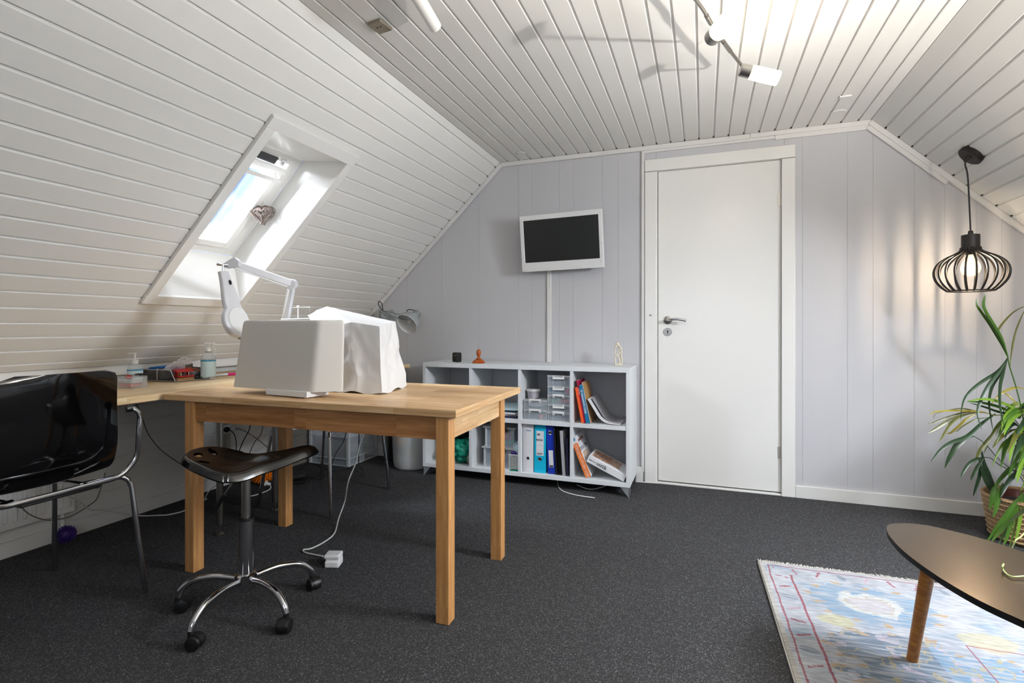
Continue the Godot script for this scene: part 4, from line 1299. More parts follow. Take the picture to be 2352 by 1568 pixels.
	put("contents", lt([Vector2(0.0345, 0.004), Vector2(0.0392, 0.042), Vector2(0.0385, 0.043), Vector2(0.034, 0.005)], 28), M.lilac, tub)
	# --- lower second compartment: two storage boxes and a white basket
	for e in [["grey clear storage box with black clip on the lower shelf, underneath its twin", fl + 0.0005, 0.0, M.cable_grey], ["storage box with red cloth inside, on top of its twin", fl + 0.137, 0.01, M.cable_grey]]:
		var t := thing("storage_box", e[0], "box", Vector3(-0.995 + e[2], e[1], 0.21))
		var m := MB.new()
		for q in [[Vector3(-0.115, 0.062, 0), Vector3(0.002, 0.125, 0.20)], [Vector3(0.09, 0.062, 0), Vector3(0.002, 0.125, 0.20)], [Vector3(-0.012, 0.062, 0.10), Vector3(0.205, 0.125, 0.002)], [Vector3(-0.012, 0.062, -0.10), Vector3(0.205, 0.125, 0.002)], [Vector3(-0.012, 0.001, 0), Vector3(0.205, 0.002, 0.20)]]: m.box(q[0], q[1])
		put("wall", m.mesh(), M.clear_plastic, t)
		put("lid", bx(Vector3(-0.012, 0.129, 0), Vector3(0.235, 0.011, 0.225), 0.005), M.frosted, t)
		put("clip", bx(Vector3(-0.005, 0.122, 0.114), Vector3(0.10, 0.028, 0.006), 0.002), M.black_plastic, t)
		put("corner_rib", bx(Vector3(-0.109, 0.06, 0.102), Vector3(0.014, 0.12, 0.004), 0.001), M.frosted, t)
	put("sticker", bx(Vector3(-0.985, fl + 0.062, 0.3125), Vector3(0.04, 0.024, 0.001)), M.paper, get_node("storage_box"), Transform3D(Basis(), -Vector3(-0.995, fl + 0.0005, 0.21)))
	lump("red_cloth", "red cloth seen through the upper storage box", "cloth", Vector3(-0.99, fl + 0.20, 0.25), Vector3(0.055, 0.045, 0.05), M.crimson, 61)
	lump("green_cloth", "dark green cloth under the red cloth in the upper storage box", "cloth", Vector3(-0.975, fl + 0.165, 0.24), Vector3(0.07, 0.025, 0.06), M.bag_green, 62)
	lump("dark_cloth", "dark blue cloth filling the lower storage box", "cloth", Vector3(-1.0, fl + 0.055, 0.22), Vector3(0.085, 0.05, 0.075), M.dark_blue, 63, 0.1)
	var wb := thing("slotted_basket", "white plastic basket with slotted front on the lower shelf, right of the storage boxes", "basket", Vector3(-0.885, fl + 0.006, 0.24))
	var m2 := MB.new()
	for s in [-1, 1]: m2.box(Vector3(s * 0.034, 0.045, 0), Vector3(0.002, 0.09, 0.19))
	m2.box(Vector3(0, 0.001, 0), Vector3(0.07, 0.002, 0.19))
	m2.box(Vector3(0, 0.045, -0.094), Vector3(0.07, 0.09, 0.002))
	for x in [-0.034, -0.012, 0.012, 0.034]: m2.box(Vector3(x, 0.045, 0.095), Vector3(0.005, 0.09, 0.003))
	for k in 10: m2.box(Vector3(0, 0.005 + k * 0.0085, 0.095), Vector3(0.07, 0.0042, 0.003))
	m2.box(Vector3(0, 0.092, 0.095), Vector3(0.074, 0.008, 0.008), 0.002)
	put("body", m2.mesh(), M.white_plastic, wb)
	lump("plastic_bag", "crumpled clear plastic bag with violet print in the slotted basket", "bag", Vector3(-0.885, fl + 0.125, 0.25), Vector3(0.032, 0.045, 0.06), M.label_pale, 64, 0.3)
	lump("violet_packet", "dark violet packet at the front of the slotted basket", "packet", Vector3(-0.892, fl + 0.104, 0.322), Vector3(0.02, 0.018, 0.012), M.purple, 65, 0.15)
	solo("paper_slip", _box_mb(Vector3(-0.875, fl + 0.001, 0.34), Vector3(0.07, 0.0015, 0.04)), M.bag_green, "turquoise paper slip lying under the white slotted basket", "paper")
	# --- lower first compartment: bags
	lump("cloth_bag", "emerald green bag stuffed in the lower left compartment", "bag", Vector3(-1.285, fl + 0.085, 0.25), Vector3(0.088, 0.080, 0.10), M.bag_green, 66, 0.32, 1.9, "", 40)
	lump("plastic_bag", "pale grey plastic bag behind the emerald green bag", "bag", Vector3(-1.245, fl + 0.160, 0.20), Vector3(0.05, 0.055, 0.06), M.label_pale, 67, 0.3)
	lump("black_bag", "shiny black bag at the top of the lower left compartment", "bag", Vector3(-1.32, fl + 0.225, 0.20), Vector3(0.12, 0.075, 0.12), M.seat_black, 68, 0.25)
	lump("sage_bag", "sage green bag tucked right of the emerald bag", "bag", Vector3(-1.212, fl + 0.045, 0.29), Vector3(0.028, 0.044, 0.05), M.sage, 69, 0.2)
	lump("knit_roll", "rose brown knitted roll lying on the black bag", "cloth", Vector3(-1.222, fl + 0.285, 0.26), Vector3(0.030, 0.026, 0.05), M.rose, 70, 0.15)
	# --- upper first compartments: plastic pot and papers
	var bowl := thing("clear_bowl", "clear plastic bowl upside down in the upper left compartment", "bowl", Vector3(-1.33, ml + 0.0005, 0.20))
	put("body", lt([Vector2(0.115, 0), Vector2(0.113, 0.04), Vector2(0.098, 0.10), Vector2(0.07, 0.145), Vector2(0.03, 0.163), Vector2(0, 0.166)], 32), M.bottle_plastic, bowl)
	put("rim", lt([Vector2(0.112, 0.0), Vector2(0.122, 0.0), Vector2(0.122, 0.005), Vector2(0.112, 0.005)], 32), M.frosted, bowl)
	rng.seed = 31
	var pk := [["stack of grey blue magazines lying in the upper second compartment, topmost", M.label_pale], ["dark magazine second in the lying stack", M.dark_blue], ["white magazine in the middle of the lying stack", M.paper], ["grey magazine below the middle of the lying stack", M.grey_paper], ["dark magazine at the bottom of the lying stack", M.navy]]
	for k in 5:
		solo("magazine", _box_mb(Vector3.ZERO, Vector3(0.21, 0.012, 0.27)), pk[4 - k][1], ["bottom dark magazine of the pile lying in the upper second compartment", "grey magazine second from the bottom of the lying pile", "white magazine in the middle of the lying pile", "dark blue magazine second from the top of the lying pile", "pale blue magazine on top of the lying pile"][k], "magazine", "magazines lying in the upper second compartment", Transform3D(Basis(Vector3.UP, rng.randf_range(-0.12, 0.12)), Vector3(-0.965, ml + 0.007 + k * 0.0125, 0.205)))
	# --- on top
	var ty := 0.7812
	var cm := thing("webcam", "small black box shaped gadget standing on the shelf top", "gadget", Vector3(-1.342, ty, 0.25), -0.25)
	put("body", bx(Vector3(0, 0.034, 0), Vector3(0.052, 0.068, 0.05), 0.010, Basis(), 3), M.seat_black, cm)
	put("front_plate", bx(Vector3(0.006, 0.034, 0.024), Vector3(0.034, 0.056, 0.006), 0.003), M.black_plastic, cm)
	put("logo_bar", bx(Vector3(0.006, 0.048, 0.0273), Vector3(0.022, 0.003, 0.0008)), M.kraft, cm)
	solo("paper_sheet", _box_mb(Vector3(-1.42, ty + 0.001, 0.27), Vector3(0.16, 0.0015, 0.10)), M.paper, "white paper lying on the shelf top left of the black gadget", "paper")
	var dn := thing("darning_mushroom", "turned orange brown wooden ornament with egg top on the shelf", "ornament", Vector3(-1.158, ty, 0.29))
	put("foot", lt([Vector2(0, 0), Vector2(0.043, 0), Vector2(0.045, 0.004), Vector2(0.038, 0.015), Vector2(0.024, 0.025), Vector2(0.016, 0.029), Vector2(0, 0.029)], 32), M.turned_wood, dn)
	put("neck", lt([Vector2(0, 0.028), Vector2(0.019, 0.029), Vector2(0.020, 0.032), Vector2(0.009, 0.036), Vector2(0.008, 0.042), Vector2(0, 0.042)], 28), M.turned_wood, dn)
	put("egg", lt([Vector2(0, 0.040), Vector2(0.008, 0.042), Vector2(0.014, 0.055), Vector2(0.0165, 0.070), Vector2(0.015, 0.082), Vector2(0.010, 0.091), Vector2(0.004, 0.095), Vector2(0, 0.0955)], 28), M.turned_wood, dn)
	build_figurine()


func _box_mb(c: Vector3, s: Vector3, r := 0.0) -> MB:
	var m := MB.new()
	m.box(c, s, r)
	return m


func _tube_mb(p: Array, r: float, sides := 8) -> MB:
	var m := MB.new()
	m.tube(p, r, sides)
	return m


func build_figurine() -> void:
	# an abstract soapstone figure: two loops of limbs over a small plinth, one egg shaped head
	var t := thing("soapstone_figure", "cream carved stone figurine of bent limbs at the right end of the shelf", "figurine", Vector3(-0.236, 0.7812, 0.16), 0.35)
	put("plinth", bx(Vector3(0, 0.005, 0), Vector3(0.050, 0.010, 0.034), 0.004, Basis(), 2), M.soapstone, t)
	put("head", _ball(Vector3(-0.002, 0.134, 0), Vector3(0.013, 0.017, 0.013), Basis(Vector3.BACK, 0.35)), M.soapstone, t)
	put("chin", _ball(Vector3(-0.013, 0.122, 0.002), Vector3(0.009, 0.012, 0.009), Basis()), M.soapstone, t)
	for e in [["arm", [Vector3(-0.016, 0.118, 0), Vector3(-0.018, 0.095, 0), Vector3(-0.017, 0.070, 0.002), Vector3(0.006, 0.072, 0.006), Vector3(0.012, 0.09, 0.004)], 0.0045], ["back", [Vector3(0.006, 0.124, 0), Vector3(0.018, 0.112, 0), Vector3(0.021, 0.085, 0), Vector3(0.020, 0.058, 0), Vector3(0.024, 0.04, 0), Vector3(0.022, 0.010, 0)], 0.0065], ["arm", [Vector3(0.014, 0.115, 0.004), Vector3(0.004, 0.095, 0.006), Vector3(-0.010, 0.075, 0.004), Vector3(-0.008, 0.060, 0.0)], 0.004], ["leg", [Vector3(-0.010, 0.066, 0), Vector3(-0.019, 0.048, 0), Vector3(-0.018, 0.025, 0), Vector3(-0.014, 0.008, 0)], 0.0045], ["leg", [Vector3(-0.008, 0.062, 0.004), Vector3(0.002, 0.048, 0.006), Vector3(0.008, 0.030, 0.006), Vector3(0.006, 0.008, 0.006)], 0.0055], ["leg", [Vector3(0.018, 0.062, -0.003), Vector3(0.010, 0.046, -0.004), Vector3(0.012, 0.024, -0.003), Vector3(0.014, 0.008, 0)], 0.005]]:
		put(e[0], tb(bend(e[1], 6), e[2], 10), M.soapstone, t)


func _ball(c: Vector3, r: Vector3, b: Basis, segs := 20) -> ArrayMesh:
	var m := MB.new()
	m.ball(Vector3.ZERO, r, segs, int(segs * 0.6))
	for i in m.v.size():
		m.v[i] = b * m.v[i] + c
		m.n[i] = b * m.n[i]
	return m.mesh()


# ------------------------------------------------------------------ wall things
func build_tv() -> void:
	var t := thing("television", "small white framed flat television tilted on the gable above the shelf", "television", Vector3(-0.627, 1.607, 0.12))
	t.basis = Basis(Vector3.UP, 0.0) * Basis(Vector3.RIGHT, 0.115) * Basis(Vector3.BACK, 0.02)
	var fr := MB.new()
	var w := 0.573
	var h := 0.384
	fr.box(Vector3(0, h / 2 - 0.0175, -0.014), Vector3(w, 0.035, 0.034), 0.003)
	fr.box(Vector3(0, -h / 2 + 0.031, -0.014), Vector3(w, 0.062, 0.034), 0.003)
	for s in [-1, 1]: fr.box(Vector3(s * (w / 2 - 0.013), 0.013, -0.0143), Vector3(0.026, 0.30, 0.033), 0.003)
	put("bezel", fr.mesh(), M.tv_white, t)
	put("lower_lip", bx(Vector3(-0.06, -h / 2 + 0.007, 0.004), Vector3(0.42, 0.016, 0.012), 0.004), M.tv_white, t)
	put("screen", bx(Vector3(0, 0.0135, -0.006), Vector3(0.523, 0.289, 0.008)), M.tv_screen, t)
	put("back_shell", bx(Vector3(0, 0, -0.045), Vector3(w * 0.96, h * 0.94, 0.034), 0.010), M.tv_white, t)
	put("wall_bracket", bx(Vector3(0, 0.0, -0.086), Vector3(0.12, 0.12, 0.05), 0.004), M.black_plastic, t)
	for k in 7: put("button", bx(Vector3(w / 2 - 0.010, -0.03 - k * 0.0155, 0.0033), Vector3(0.007 if k in [0, 5] else 0.003, 0.0022, 0.001)), M.cable_grey, t)
	put("indicator", bx(Vector3(w / 2 - 0.022, -h / 2 + 0.045, 0.0033), Vector3(0.004, 0.004, 0.001)), M.rubber, t)
	solo("cable_channel", _box_mb(Vector3(-0.741, 1.105, 0.006), Vector3(0.030, 0.65, 0.012), 0.002), M.trim_paint, "white cable channel running down the wall from the television to the shelf", "channel")
	solo("cable_channel", _box_mb(Vector3(-1.345, 0.385, 0.006), Vector3(0.026, 0.70, 0.012), 0.002), M.trim_paint, "white upright cable channel on the wall seen through the leftmost upper compartment", "channel")


func bell(r: float, l: float) -> Array:
	return [Vector2(r, 0), Vector2(r * 0.99, l * 0.12), Vector2(r * 0.95, l * 0.3), Vector2(r * 0.86, l * 0.5), Vector2(r * 0.70, l * 0.72), Vector2(r * 0.5, l * 0.9), Vector2(r * 0.36, l)]


func build_wall_lamp() -> void:
	var t := thing("wall_lamp", "grey swing arm lamp with dome shade fixed to the gable beside the left slope", "lamp", Vector3(-2.03, 1.12, 0.0))
	var o := Vector3(-2.03, 1.12, 0.0)
	put("wall_plate", bx(Vector3(0.0, -0.02, 0.012), Vector3(0.035, 0.12, 0.022), 0.004), M.lamp_grey, t)
	put("bracket", bx(Vector3(0.005, -0.01, 0.10), Vector3(0.022, 0.085, 0.16), 0.003), M.lamp_grey, t)
	for dy in [0.014, -0.016]:
		put("arm", tb([Vector3(-1.985, 1.135 + dy, 0.19) - o, Vector3(-1.72, 1.093 + dy, 0.30) - o], 0.0038, 10), M.lamp_grey, t)
		put("arm", tb([Vector3(-2.01, 1.148 + dy * 0.5, 0.19) - o, Vector3(-1.86, 1.09 + dy * 0.7, 0.235) - o], 0.0035, 8), M.steel, t)
	# dome: opening towards the room, lower left
	var c := Vector3(-1.715, 1.045, 0.30)
	var dir := Vector3(0.10, 0.56, -0.82).normalized()
	var xf := along(c - o, c + dir - o)
	var prof := [Vector2(0.082, 0), Vector2(0.083, 0.012), Vector2(0.080, 0.034), Vector2(0.071, 0.058), Vector2(0.055, 0.078), Vector2(0.034, 0.09)]
	put("shade", lt(prof, 36, xf), M.lamp_grey, t)
	var ip := []
	for p in prof: ip.append(Vector2(maxf(p.x - 0.0015, 0.0), p.y - 0.0005))
	ip.append(Vector2(0, 0.0895))
	put("shade_lining", lt(ip, 36, xf), M.white_plastic, t)
	put("rim", lt([Vector2(0.0805, -0.001), Vector2(0.0835, -0.001), Vector2(0.0835, 0.002), Vector2(0.0805, 0.002)], 36, xf), M.white_plastic, t)
	put("socket_cap", lt([Vector2(0.030, 0.086), Vector2(0.031, 0.145), Vector2(0.026, 0.158), Vector2(0, 0.160)], 24, xf), M.lamp_grey, t)
	for k in 12:
		var a := TAU * k / 12.0
		put("vent_slot", bx(Vector3(cos(a) * 0.0298, 0.128, sin(a) * 0.0298), Vector3(0.003, 0.030, 0.003), 0.0008), M.rubber, t, xf)
	put("bulb", lt([Vector2(0, 0.026), Vector2(0.014, 0.03), Vector2(0.022, 0.045), Vector2(0.02, 0.06), Vector2(0.012, 0.08), Vector2(0.012, 0.088)], 20, xf), M.white_plastic, t)
	put("sticker", bx(Vector3.ZERO, Vector3(0.03, 0.0008, 0.014)), M.label_blue, t, xf * Transform3D(Basis(Vector3.UP, 2.1) * Basis(Vector3.RIGHT, 0), Vector3.ZERO) * Transform3D(Basis(Vector3.RIGHT, 1.25), Vector3(0, 0.014, 0.077)))
	put("cord", tb(bend([Vector3(-2.03, 1.14, 0.12) - o, Vector3(-2.055, 1.19, 0.15) - o, Vector3(-2.04, 1.222, 0.17) - o, Vector3(-2.0, 1.20, 0.19) - o, Vector3(-1.985, 1.15, 0.20) - o], 6), 0.003, 8), M.cable_black, t)
	var e := xf * Vector3(0, 0.157, 0)
	put("cord", tb(bend([e, e + Vector3(-0.035, 0.018, 0.01), e + Vector3(-0.075, 0.02, 0.02), e + Vector3(-0.085, -0.02, 0.03), e + Vector3(-0.075, -0.065, 0.04)], 6), 0.003, 8), M.cable_black, t)


# ------------------------------------------------------------------ lamps
func build_pendant() -> void:
	var top := Vector3(1.532, 1.886, 0.327)
	var t := thing("pendant_lamp", "dark brown cage pendant lamp with a glowing bulb, hanging from the right slope", "lamp", top)
	var nrm := Vector3(-sin(RSLOPE), -cos(RSLOPE), 0)
	put("canopy", lt([Vector2(0, -0.002), Vector2(0.055, -0.002), Vector2(0.056, 0.022), Vector2(0.050, 0.027), Vector2(0, 0.027)], 32, along(Vector3(0.004, 0.004, 0), Vector3(0.004, 0.004, 0) + nrm)), M.lamp_brown, t)
	put("cord_grip", lt([Vector2(0, 0.02), Vector2(0.008, 0.02), Vector2(0.006, 0.045), Vector2(0, 0.045)], 14, along(Vector3.ZERO, nrm)), M.lamp_brown, t)
	var drop := nrm * 0.04
	put("cord", tb(bend([drop * 0.8, drop + Vector3(0, -0.02, 0), Vector3(drop.x * 0.6, -0.12, 0), Vector3(-0.006, -0.376, 0)], 6), 0.0035, 10), M.cable_black, t)
	var yb := 1.208 - top.y
	var yt := 1.486 - top.y
	var xo := Vector3(-0.006, 0, 0)
	put("strain_cap", lt([Vector2(0, yt + 0.0), Vector2(0.012, yt + 0.0), Vector2(0.009, yt + 0.02), Vector2(0, yt + 0.024)], 16, Transform3D(Basis(), xo)), M.lamp_brown, t)
	put("neck", lt([Vector2(0.037, yt - 0.088), Vector2(0.0365, yt - 0.001), Vector2(0.035, yt), Vector2(0, yt)], 32, Transform3D(Basis(), xo)), M.lamp_brown, t)
	var prof := [Vector2(0.0375, yt - 0.062), Vector2(0.042, yt - 0.080), Vector2(0.066, yt - 0.096), Vector2(0.100, yt - 0.114), Vector2(0.128, yt - 0.138), Vector2(0.142, yt - 0.168), Vector2(0.1435, yt - 0.196), Vector2(0.134, yt - 0.228), Vector2(0.112, yt - 0.258), Vector2(0.092, yb + 0.002)]
	for k in 22:
		var a := TAU * (k + 0.25) / 22.0
		var p := []
		for q in prof: p.append(Vector3(cos(a) * q.x, q.y, sin(a) * q.x) + xo)
		put("rib", tb(bend(p, 3), 0.0044, 6), M.lamp_brown, t)
	put("ring", tb(circle(xo + Vector3(0, yb, 0), 0.0925, 40), 0.0035, 8), M.lamp_brown, t)
	put("bulb_holder", lt([Vector2(0, yt - 0.05), Vector2(0.019, yt - 0.05), Vector2(0.019, yt - 0.10), Vector2(0, yt - 0.10)], 20, Transform3D(Basis(), xo)), M.lamp_brown, t)
	put("bulb_glass", lt([Vector2(0, yt - 0.205), Vector2(0.020, yt - 0.201), Vector2(0.034, yt - 0.188), Vector2(0.040, yt - 0.168), Vector2(0.037, yt - 0.148), Vector2(0.026, yt - 0.128), Vector2(0.015, yt - 0.112), Vector2(0.013, yt - 0.10)], 28, Transform3D(Basis(), xo)), clear("amber_glass", Color(1.0, 0.85, 0.55), 0.12, 0.03), t)
	var fil := MB.new()
	for k in 6:
		var a := TAU * k / 6.0
		fil.tube([Vector3(cos(a) * 0.005, yt - 0.125, sin(a) * 0.005) + xo, Vector3(cos(a) * 0.013, yt - 0.180, sin(a) * 0.013) + xo], 0.0022, 6)
	put("filament", fil.mesh(), glow("filament_glow", Color(1.0, 0.72, 0.34), 26.0), t)
	var l := OmniLight3D.new()
	l.name = "pendant_bulb_light"
	add_child(l)
	l.position = top + xo + Vector3(0, yt - 0.155, 0)
	l.light_color = Color(1.0, 0.92, 0.80)
	l.light_energy = PENDANT
	l.light_size = 0.01
	l.omni_range = 8.0
	l.omni_attenuation = 2.0
	l.shadow_enabled = true


func circle(c: Vector3, r: float, n: int, axis := Vector3.UP) -> Array:
	var b := Basis(Quaternion(Vector3.UP, axis))
	var p := []
	for k in n + 1: p.append(c + b * Vector3(cos(TAU * k / n), 0, sin(TAU * k / n)) * r)
	return p


func build_spots() -> void:
	var t := thing("ceiling_spot_bar", "brushed steel ceiling lamp bar with lit frosted glass spots", "lamp", Vector3(0.20, H, 1.75))
	var o := Vector3(0.20, H, 1.75)
	var yb := 2.135
	var path := [Vector3(-0.10, yb, 1.86), Vector3(0.02, yb, 1.80), Vector3(0.14, yb, 1.78), Vector3(0.235, yb, 1.71), Vector3(0.275, yb, 1.62), Vector3(0.297, yb, 1.54), Vector3(0.345, yb, 1.385), Vector3(0.372, yb, 1.305), Vector3(0.435, yb, 1.13)]
	var rel := []
	for p in path: rel.append(p - o)
	put("bar", tb(bend(rel, 6), 0.0065, 12), M.steel, t)
	put("bar_sleeve", tb([Vector3(0.352, yb, 1.365) - o, Vector3(0.382, yb, 1.277) - o], 0.0085, 14), M.steel, t)
	put("bar_sleeve", tb([Vector3(0.289, yb, 1.57) - o, Vector3(0.305, yb, 1.512) - o], 0.0085, 14), M.steel, t)
	put("mount", lt([Vector2(0, -0.03), Vector2(0.055, -0.03), Vector2(0.06, -0.024), Vector2(0.06, 0), Vector2(0, 0)], 32, Transform3D(Basis(), Vector3(0.12, H, 1.79) - o)), M.steel, t)
	put("mount_stem", tb([Vector3(0.12, H - 0.02, 1.79) - o, Vector3(0.12, yb, 1.785) - o], 0.007, 12), M.steel, t)
	put("ceiling_clip", tb([Vector3(0.372, H, 1.33) - o, Vector3(0.372, yb + 0.005, 1.305) - o], 0.006, 10), M.clear_plastic, t)
	var gl := glow("spot_glass_glow", Color(1.0, 0.93, 0.80), 1.7)
	# base of the head, direction it points
	var heads := [[at(1634, 88, 1.59), at(1666, 55, 1.50)], [at(1700, 160, 1.99), at(1785, 180, 1.97)], [Vector3(-0.035, 2.13, 1.765), Vector3(-0.125, 2.12, 1.83)]]
	for k in 3:
		var a: Vector3 = heads[k][0] - o
		var b: Vector3 = heads[k][1] - o
		var d := (b - a).normalized()
		var len := 0.145
		if k == 2: d = (Vector3(0.5, -0.1, -0.4)).normalized(); a = at(1358, -2, 1.99) - o
		var xf := along(a, a + d)
		put("spot_cup", lt([Vector2(0, 0), Vector2(0.021, 0), Vector2(0.0235, 0.003), Vector2(0.0235, 0.040), Vector2(0, 0.040)], 28, xf), M.steel, t)
		if k < 2: put("spot_glass", lt([Vector2(0.0225, 0.038), Vector2(0.026, 0.042), Vector2(0.027, 0.060), Vector2(0.027, len - 0.006), Vector2(0.025, len), Vector2(0.0, len + 0.0005)], 32, xf), gl, t)
		var s := bend([rel[6] if k == 0 else rel[8] if k == 1 else rel[0], (rel[6] if k == 0 else rel[8] if k == 1 else rel[0]) + Vector3(-0.01, -0.012, 0.006), a + d * 0.004], 3)
		put("swivel", tb(s, 0.004, 8), M.steel, t)
		var l := OmniLight3D.new()
		l.name = "spot_light"
		add_child(l, true)
		l.position = o + a + d * 0.09
		if k == 2: l.position = Vector3(-0.02, 2.08, 1.95)
		l.light_color = Color(1.0, 0.93, 0.83)
		l.light_energy = SPOT
		l.light_size = 0.024
		l.omni_range = 8.0
		l.omni_attenuation = 2.0
		l.shadow_enabled = true
	# the third head's glass sits outside the picture, its lamp is lit as well
	var g3 := put("spot_glass", lt([Vector2(0, -0.035), Vector2(0.027, -0.03), Vector2(0.027, 0.06), Vector2(0.0225, 0.066), Vector2(0, 0.066)], 28, Transform3D(Basis(Vector3.RIGHT, 0.5), Vector3(-0.02, 2.075, 1.95) - o)), gl, t)
	# other small fittings on the boards
	var tu := thing("ceiling_tube", "white cylindrical tube fitting under the ceiling boards near the left slope", "fitting", at(1000, 62, 1.93))
	var e0 := at(1000, 62, 1.93)
	var e1 := Vector3(-0.62, H - 0.005, 2.10)
	e1 = at(948, -26, 1.77)
	put("tube", lt([Vector2(0, 0), Vector2(0.0235, 0), Vector2(0.0238, 0.002), Vector2(0.0238, (e1 - e0).length()), Vector2(0, (e1 - e0).length())], 28, along(Vector3.ZERO, e1 - e0)), M.white_gloss, tu)
	put("end_cap", lt([Vector2(0, -0.002), Vector2(0.0215, -0.002), Vector2(0.022, 0.001), Vector2(0, 0.001)], 28, along(Vector3.ZERO, e1 - e0)), M.white_plastic, tu)
	put("clamp", bx((e1 - e0) * 0.8 + Vector3(0, 0.02, 0), Vector3(0.03, 0.05, 0.03), 0.004), M.white_plastic, tu)
	var jb := thing("ceiling_socket", "small beige grey socket box screwed to the ceiling boards", "socket", Vector3(-0.919, H, 1.792), -0.12)
	put("box", bx(Vector3(0, -0.006, 0), Vector3(0.062, 0.013, 0.072), 0.003), M.beige_box, jb)
	for s in [-1, 1]: put("pin_hole", lt([Vector2(0, 0), Vector2(0.0035, 0), Vector2(0.0035, 0.0012), Vector2(0, 0.0012)], 12, Transform3D(Basis(Vector3.RIGHT, PI), Vector3(s * 0.008, -0.0122, 0.006))), M.rubber, jb)
	for e in [[Vector3(-0.898, H, 0.165), 0.034, "white round cover disc on the ceiling boards near the left corner of the gable"], [Vector3(0.985, H, 0.20), 0.040, "white round cover disc on the ceiling boards near the right corner of the gable"]]:
		solo("cover_disc", _lathe_mb([Vector2(0, 0), Vector2(e[1], 0), Vector2(e[1], 0.003), Vector2(e[1] - 0.004, 0.006), Vector2(0, 0.006)]), M.white_paint, e[2], "cover", "", Transform3D(Basis(Vector3.RIGHT, PI), e[0]))
	solo("cover_strip", _box_mb(Vector3(0.968, H - 0.004, 0.425), Vector3(0.055, 0.008, 0.018), 0.002), M.white_plastic, "short white strip stuck across a ceiling board near the right slope", "strip")


func _lathe_mb(p: Array, segs := 28) -> MB:
	var m := MB.new()
	m.lathe(p, segs)
	return m


func build_magnifier() -> void:
	var o := Vector3(-1.765, 0.7455, 1.40)
	var t := thing("magnifier_lamp", "white magnifying work lamp on a jointed arm rising behind the beige case", "lamp", o)
	var side := Basis(Vector3.UP, YAW) * Vector3.BACK
	var a: Vector3 = at(655, 745, 2.70) - o
	var j: Vector3 = at(671, 655, 2.62) - o
	var k: Vector3 = at(538, 605, 2.42) - o
	put("clamp", bx(Vector3(0.0, -0.02, 0), Vector3(0.05, 0.05, 0.045), 0.004), M.lamp_white, t)
	put("post", tb([Vector3(0, 0.0, 0), a], 0.009, 12), M.lamp_white, t)
	var arm := func(p: Vector3, q: Vector3, w: float, th: float) -> ArrayMesh:
		var f := along(p, q, side)
		var m := MB.new()
		m.box((p + q) / 2, Vector3(w, (q - p).length(), th), 0.004, f.basis)
		return m.mesh()
	put("lower_arm", arm.call(a, j, 0.032, 0.026), M.lamp_white, t)
	put("arm_channel", arm.call(a + Vector3(-0.014, 0, 0.010), j + Vector3(-0.014, -0.02, 0.010), 0.011, 0.010), M.white_plastic, t)
	put("joint", lt([Vector2(0, -0.018), Vector2(0.024, -0.018), Vector2(0.026, -0.014), Vector2(0.026, 0.014), Vector2(0.024, 0.018), Vector2(0, 0.018)], 28, along(j + Vector3(0, 0.005, 0), j + Vector3(0, 0.005, 0) + side)), M.lamp_white, t)
	put("upper_arm", arm.call(j + Vector3(0, 0.010, 0), k, 0.032, 0.028), M.lamp_white, t)
	put("arm_channel", arm.call(j + Vector3(-0.010, -0.010, 0.002), k + Vector3(0.0, -0.019, 0.002), 0.009, 0.017), M.white_plastic, t)
	var view := Basis(Vector3.UP, YAW)
	var flatten := func(list: Array, depth: float, from: Vector3) -> PackedVector2Array:
		var r := PackedVector2Array()
		for q in list:
			var l: Vector3 = view.inverse() * (at(q[0], q[1], depth) - o - from)
			r.append(Vector2(l.x, l.y))
		return r
	var w := MB.new()
	w.prism(flatten.call([[541, 591], [551, 600], [551, 612], [545, 613], [521, 616], [515, 607]], 2.42, k), -0.015, 0.015, Transform3D(view, k))
	put("elbow", w.mesh(), M.lamp_white, t)
	var n: Vector3 = at(513, 609, 2.40) - o
	put("wing_nut", tb([n + Vector3(-0.025, 0.006, 0.01), n, n + Vector3(0.018, -0.002, -0.01)], 0.006, 10, [0.008, 0.004, 0.005]), M.chrome, t)
	put("swivel", tb([n + Vector3(0, 0.004, 0), at(512, 626, 2.40) - o], 0.005, 12), M.chrome, t)
	# head: neck that widens into a round lens housing, its face turned to the right
	var hd := MB.new()
	var tilt := view * Basis(Vector3.BACK, 0.25) * Basis(Vector3.UP, 1.36)
	hd.sheet(30, 36, func(u: float, v: float) -> Vector3:
		var y := -0.324 * u
		var rr := 0.078
		var dy := (y + 0.235) / rr
		var wid := lerpf(0.026, 0.048, smoothstep(0.0, 0.5, u))
		if y < -0.17: wid = maxf(wid if y > -0.235 else 0.0, rr * sqrt(maxf(0.0, 1.0 - dy * dy)))
		if u > 0.97: wid *= sqrt(maxf(0.0, (1.0 - u) / 0.03))
		var th := lerpf(0.014, 0.020, u) * (1.0 if u < 0.95 else sqrt(maxf(0.0, (1.0 - u) / 0.05)))
		var an := v * TAU
		return Vector3(signf(cos(an)) * pow(absf(cos(an)), 0.55) * wid, y, signf(sin(an)) * pow(absf(sin(an)), 0.55) * th))
	put("lamp_head", hd.mesh(), M.lamp_white, t, Transform3D(tilt, at(513, 624, 2.40) - o))
	var top := Transform3D(tilt, at(513, 624, 2.40) - o)
	put("switch", _ball(Vector3(0.004, -0.055, 0.018), Vector3(0.007, 0.012, 0.006), Basis()), M.rubber, t, top)
	put("lens", lt([Vector2(0, 0.004), Vector2(0.04, 0.0035), Vector2(0.060, 0.001), Vector2(0.062, -0.004)], 32, top * Transform3D(Basis(Vector3.RIGHT, PI / 2), Vector3(0, -0.235, 0.0195))), M.white_plastic, t)


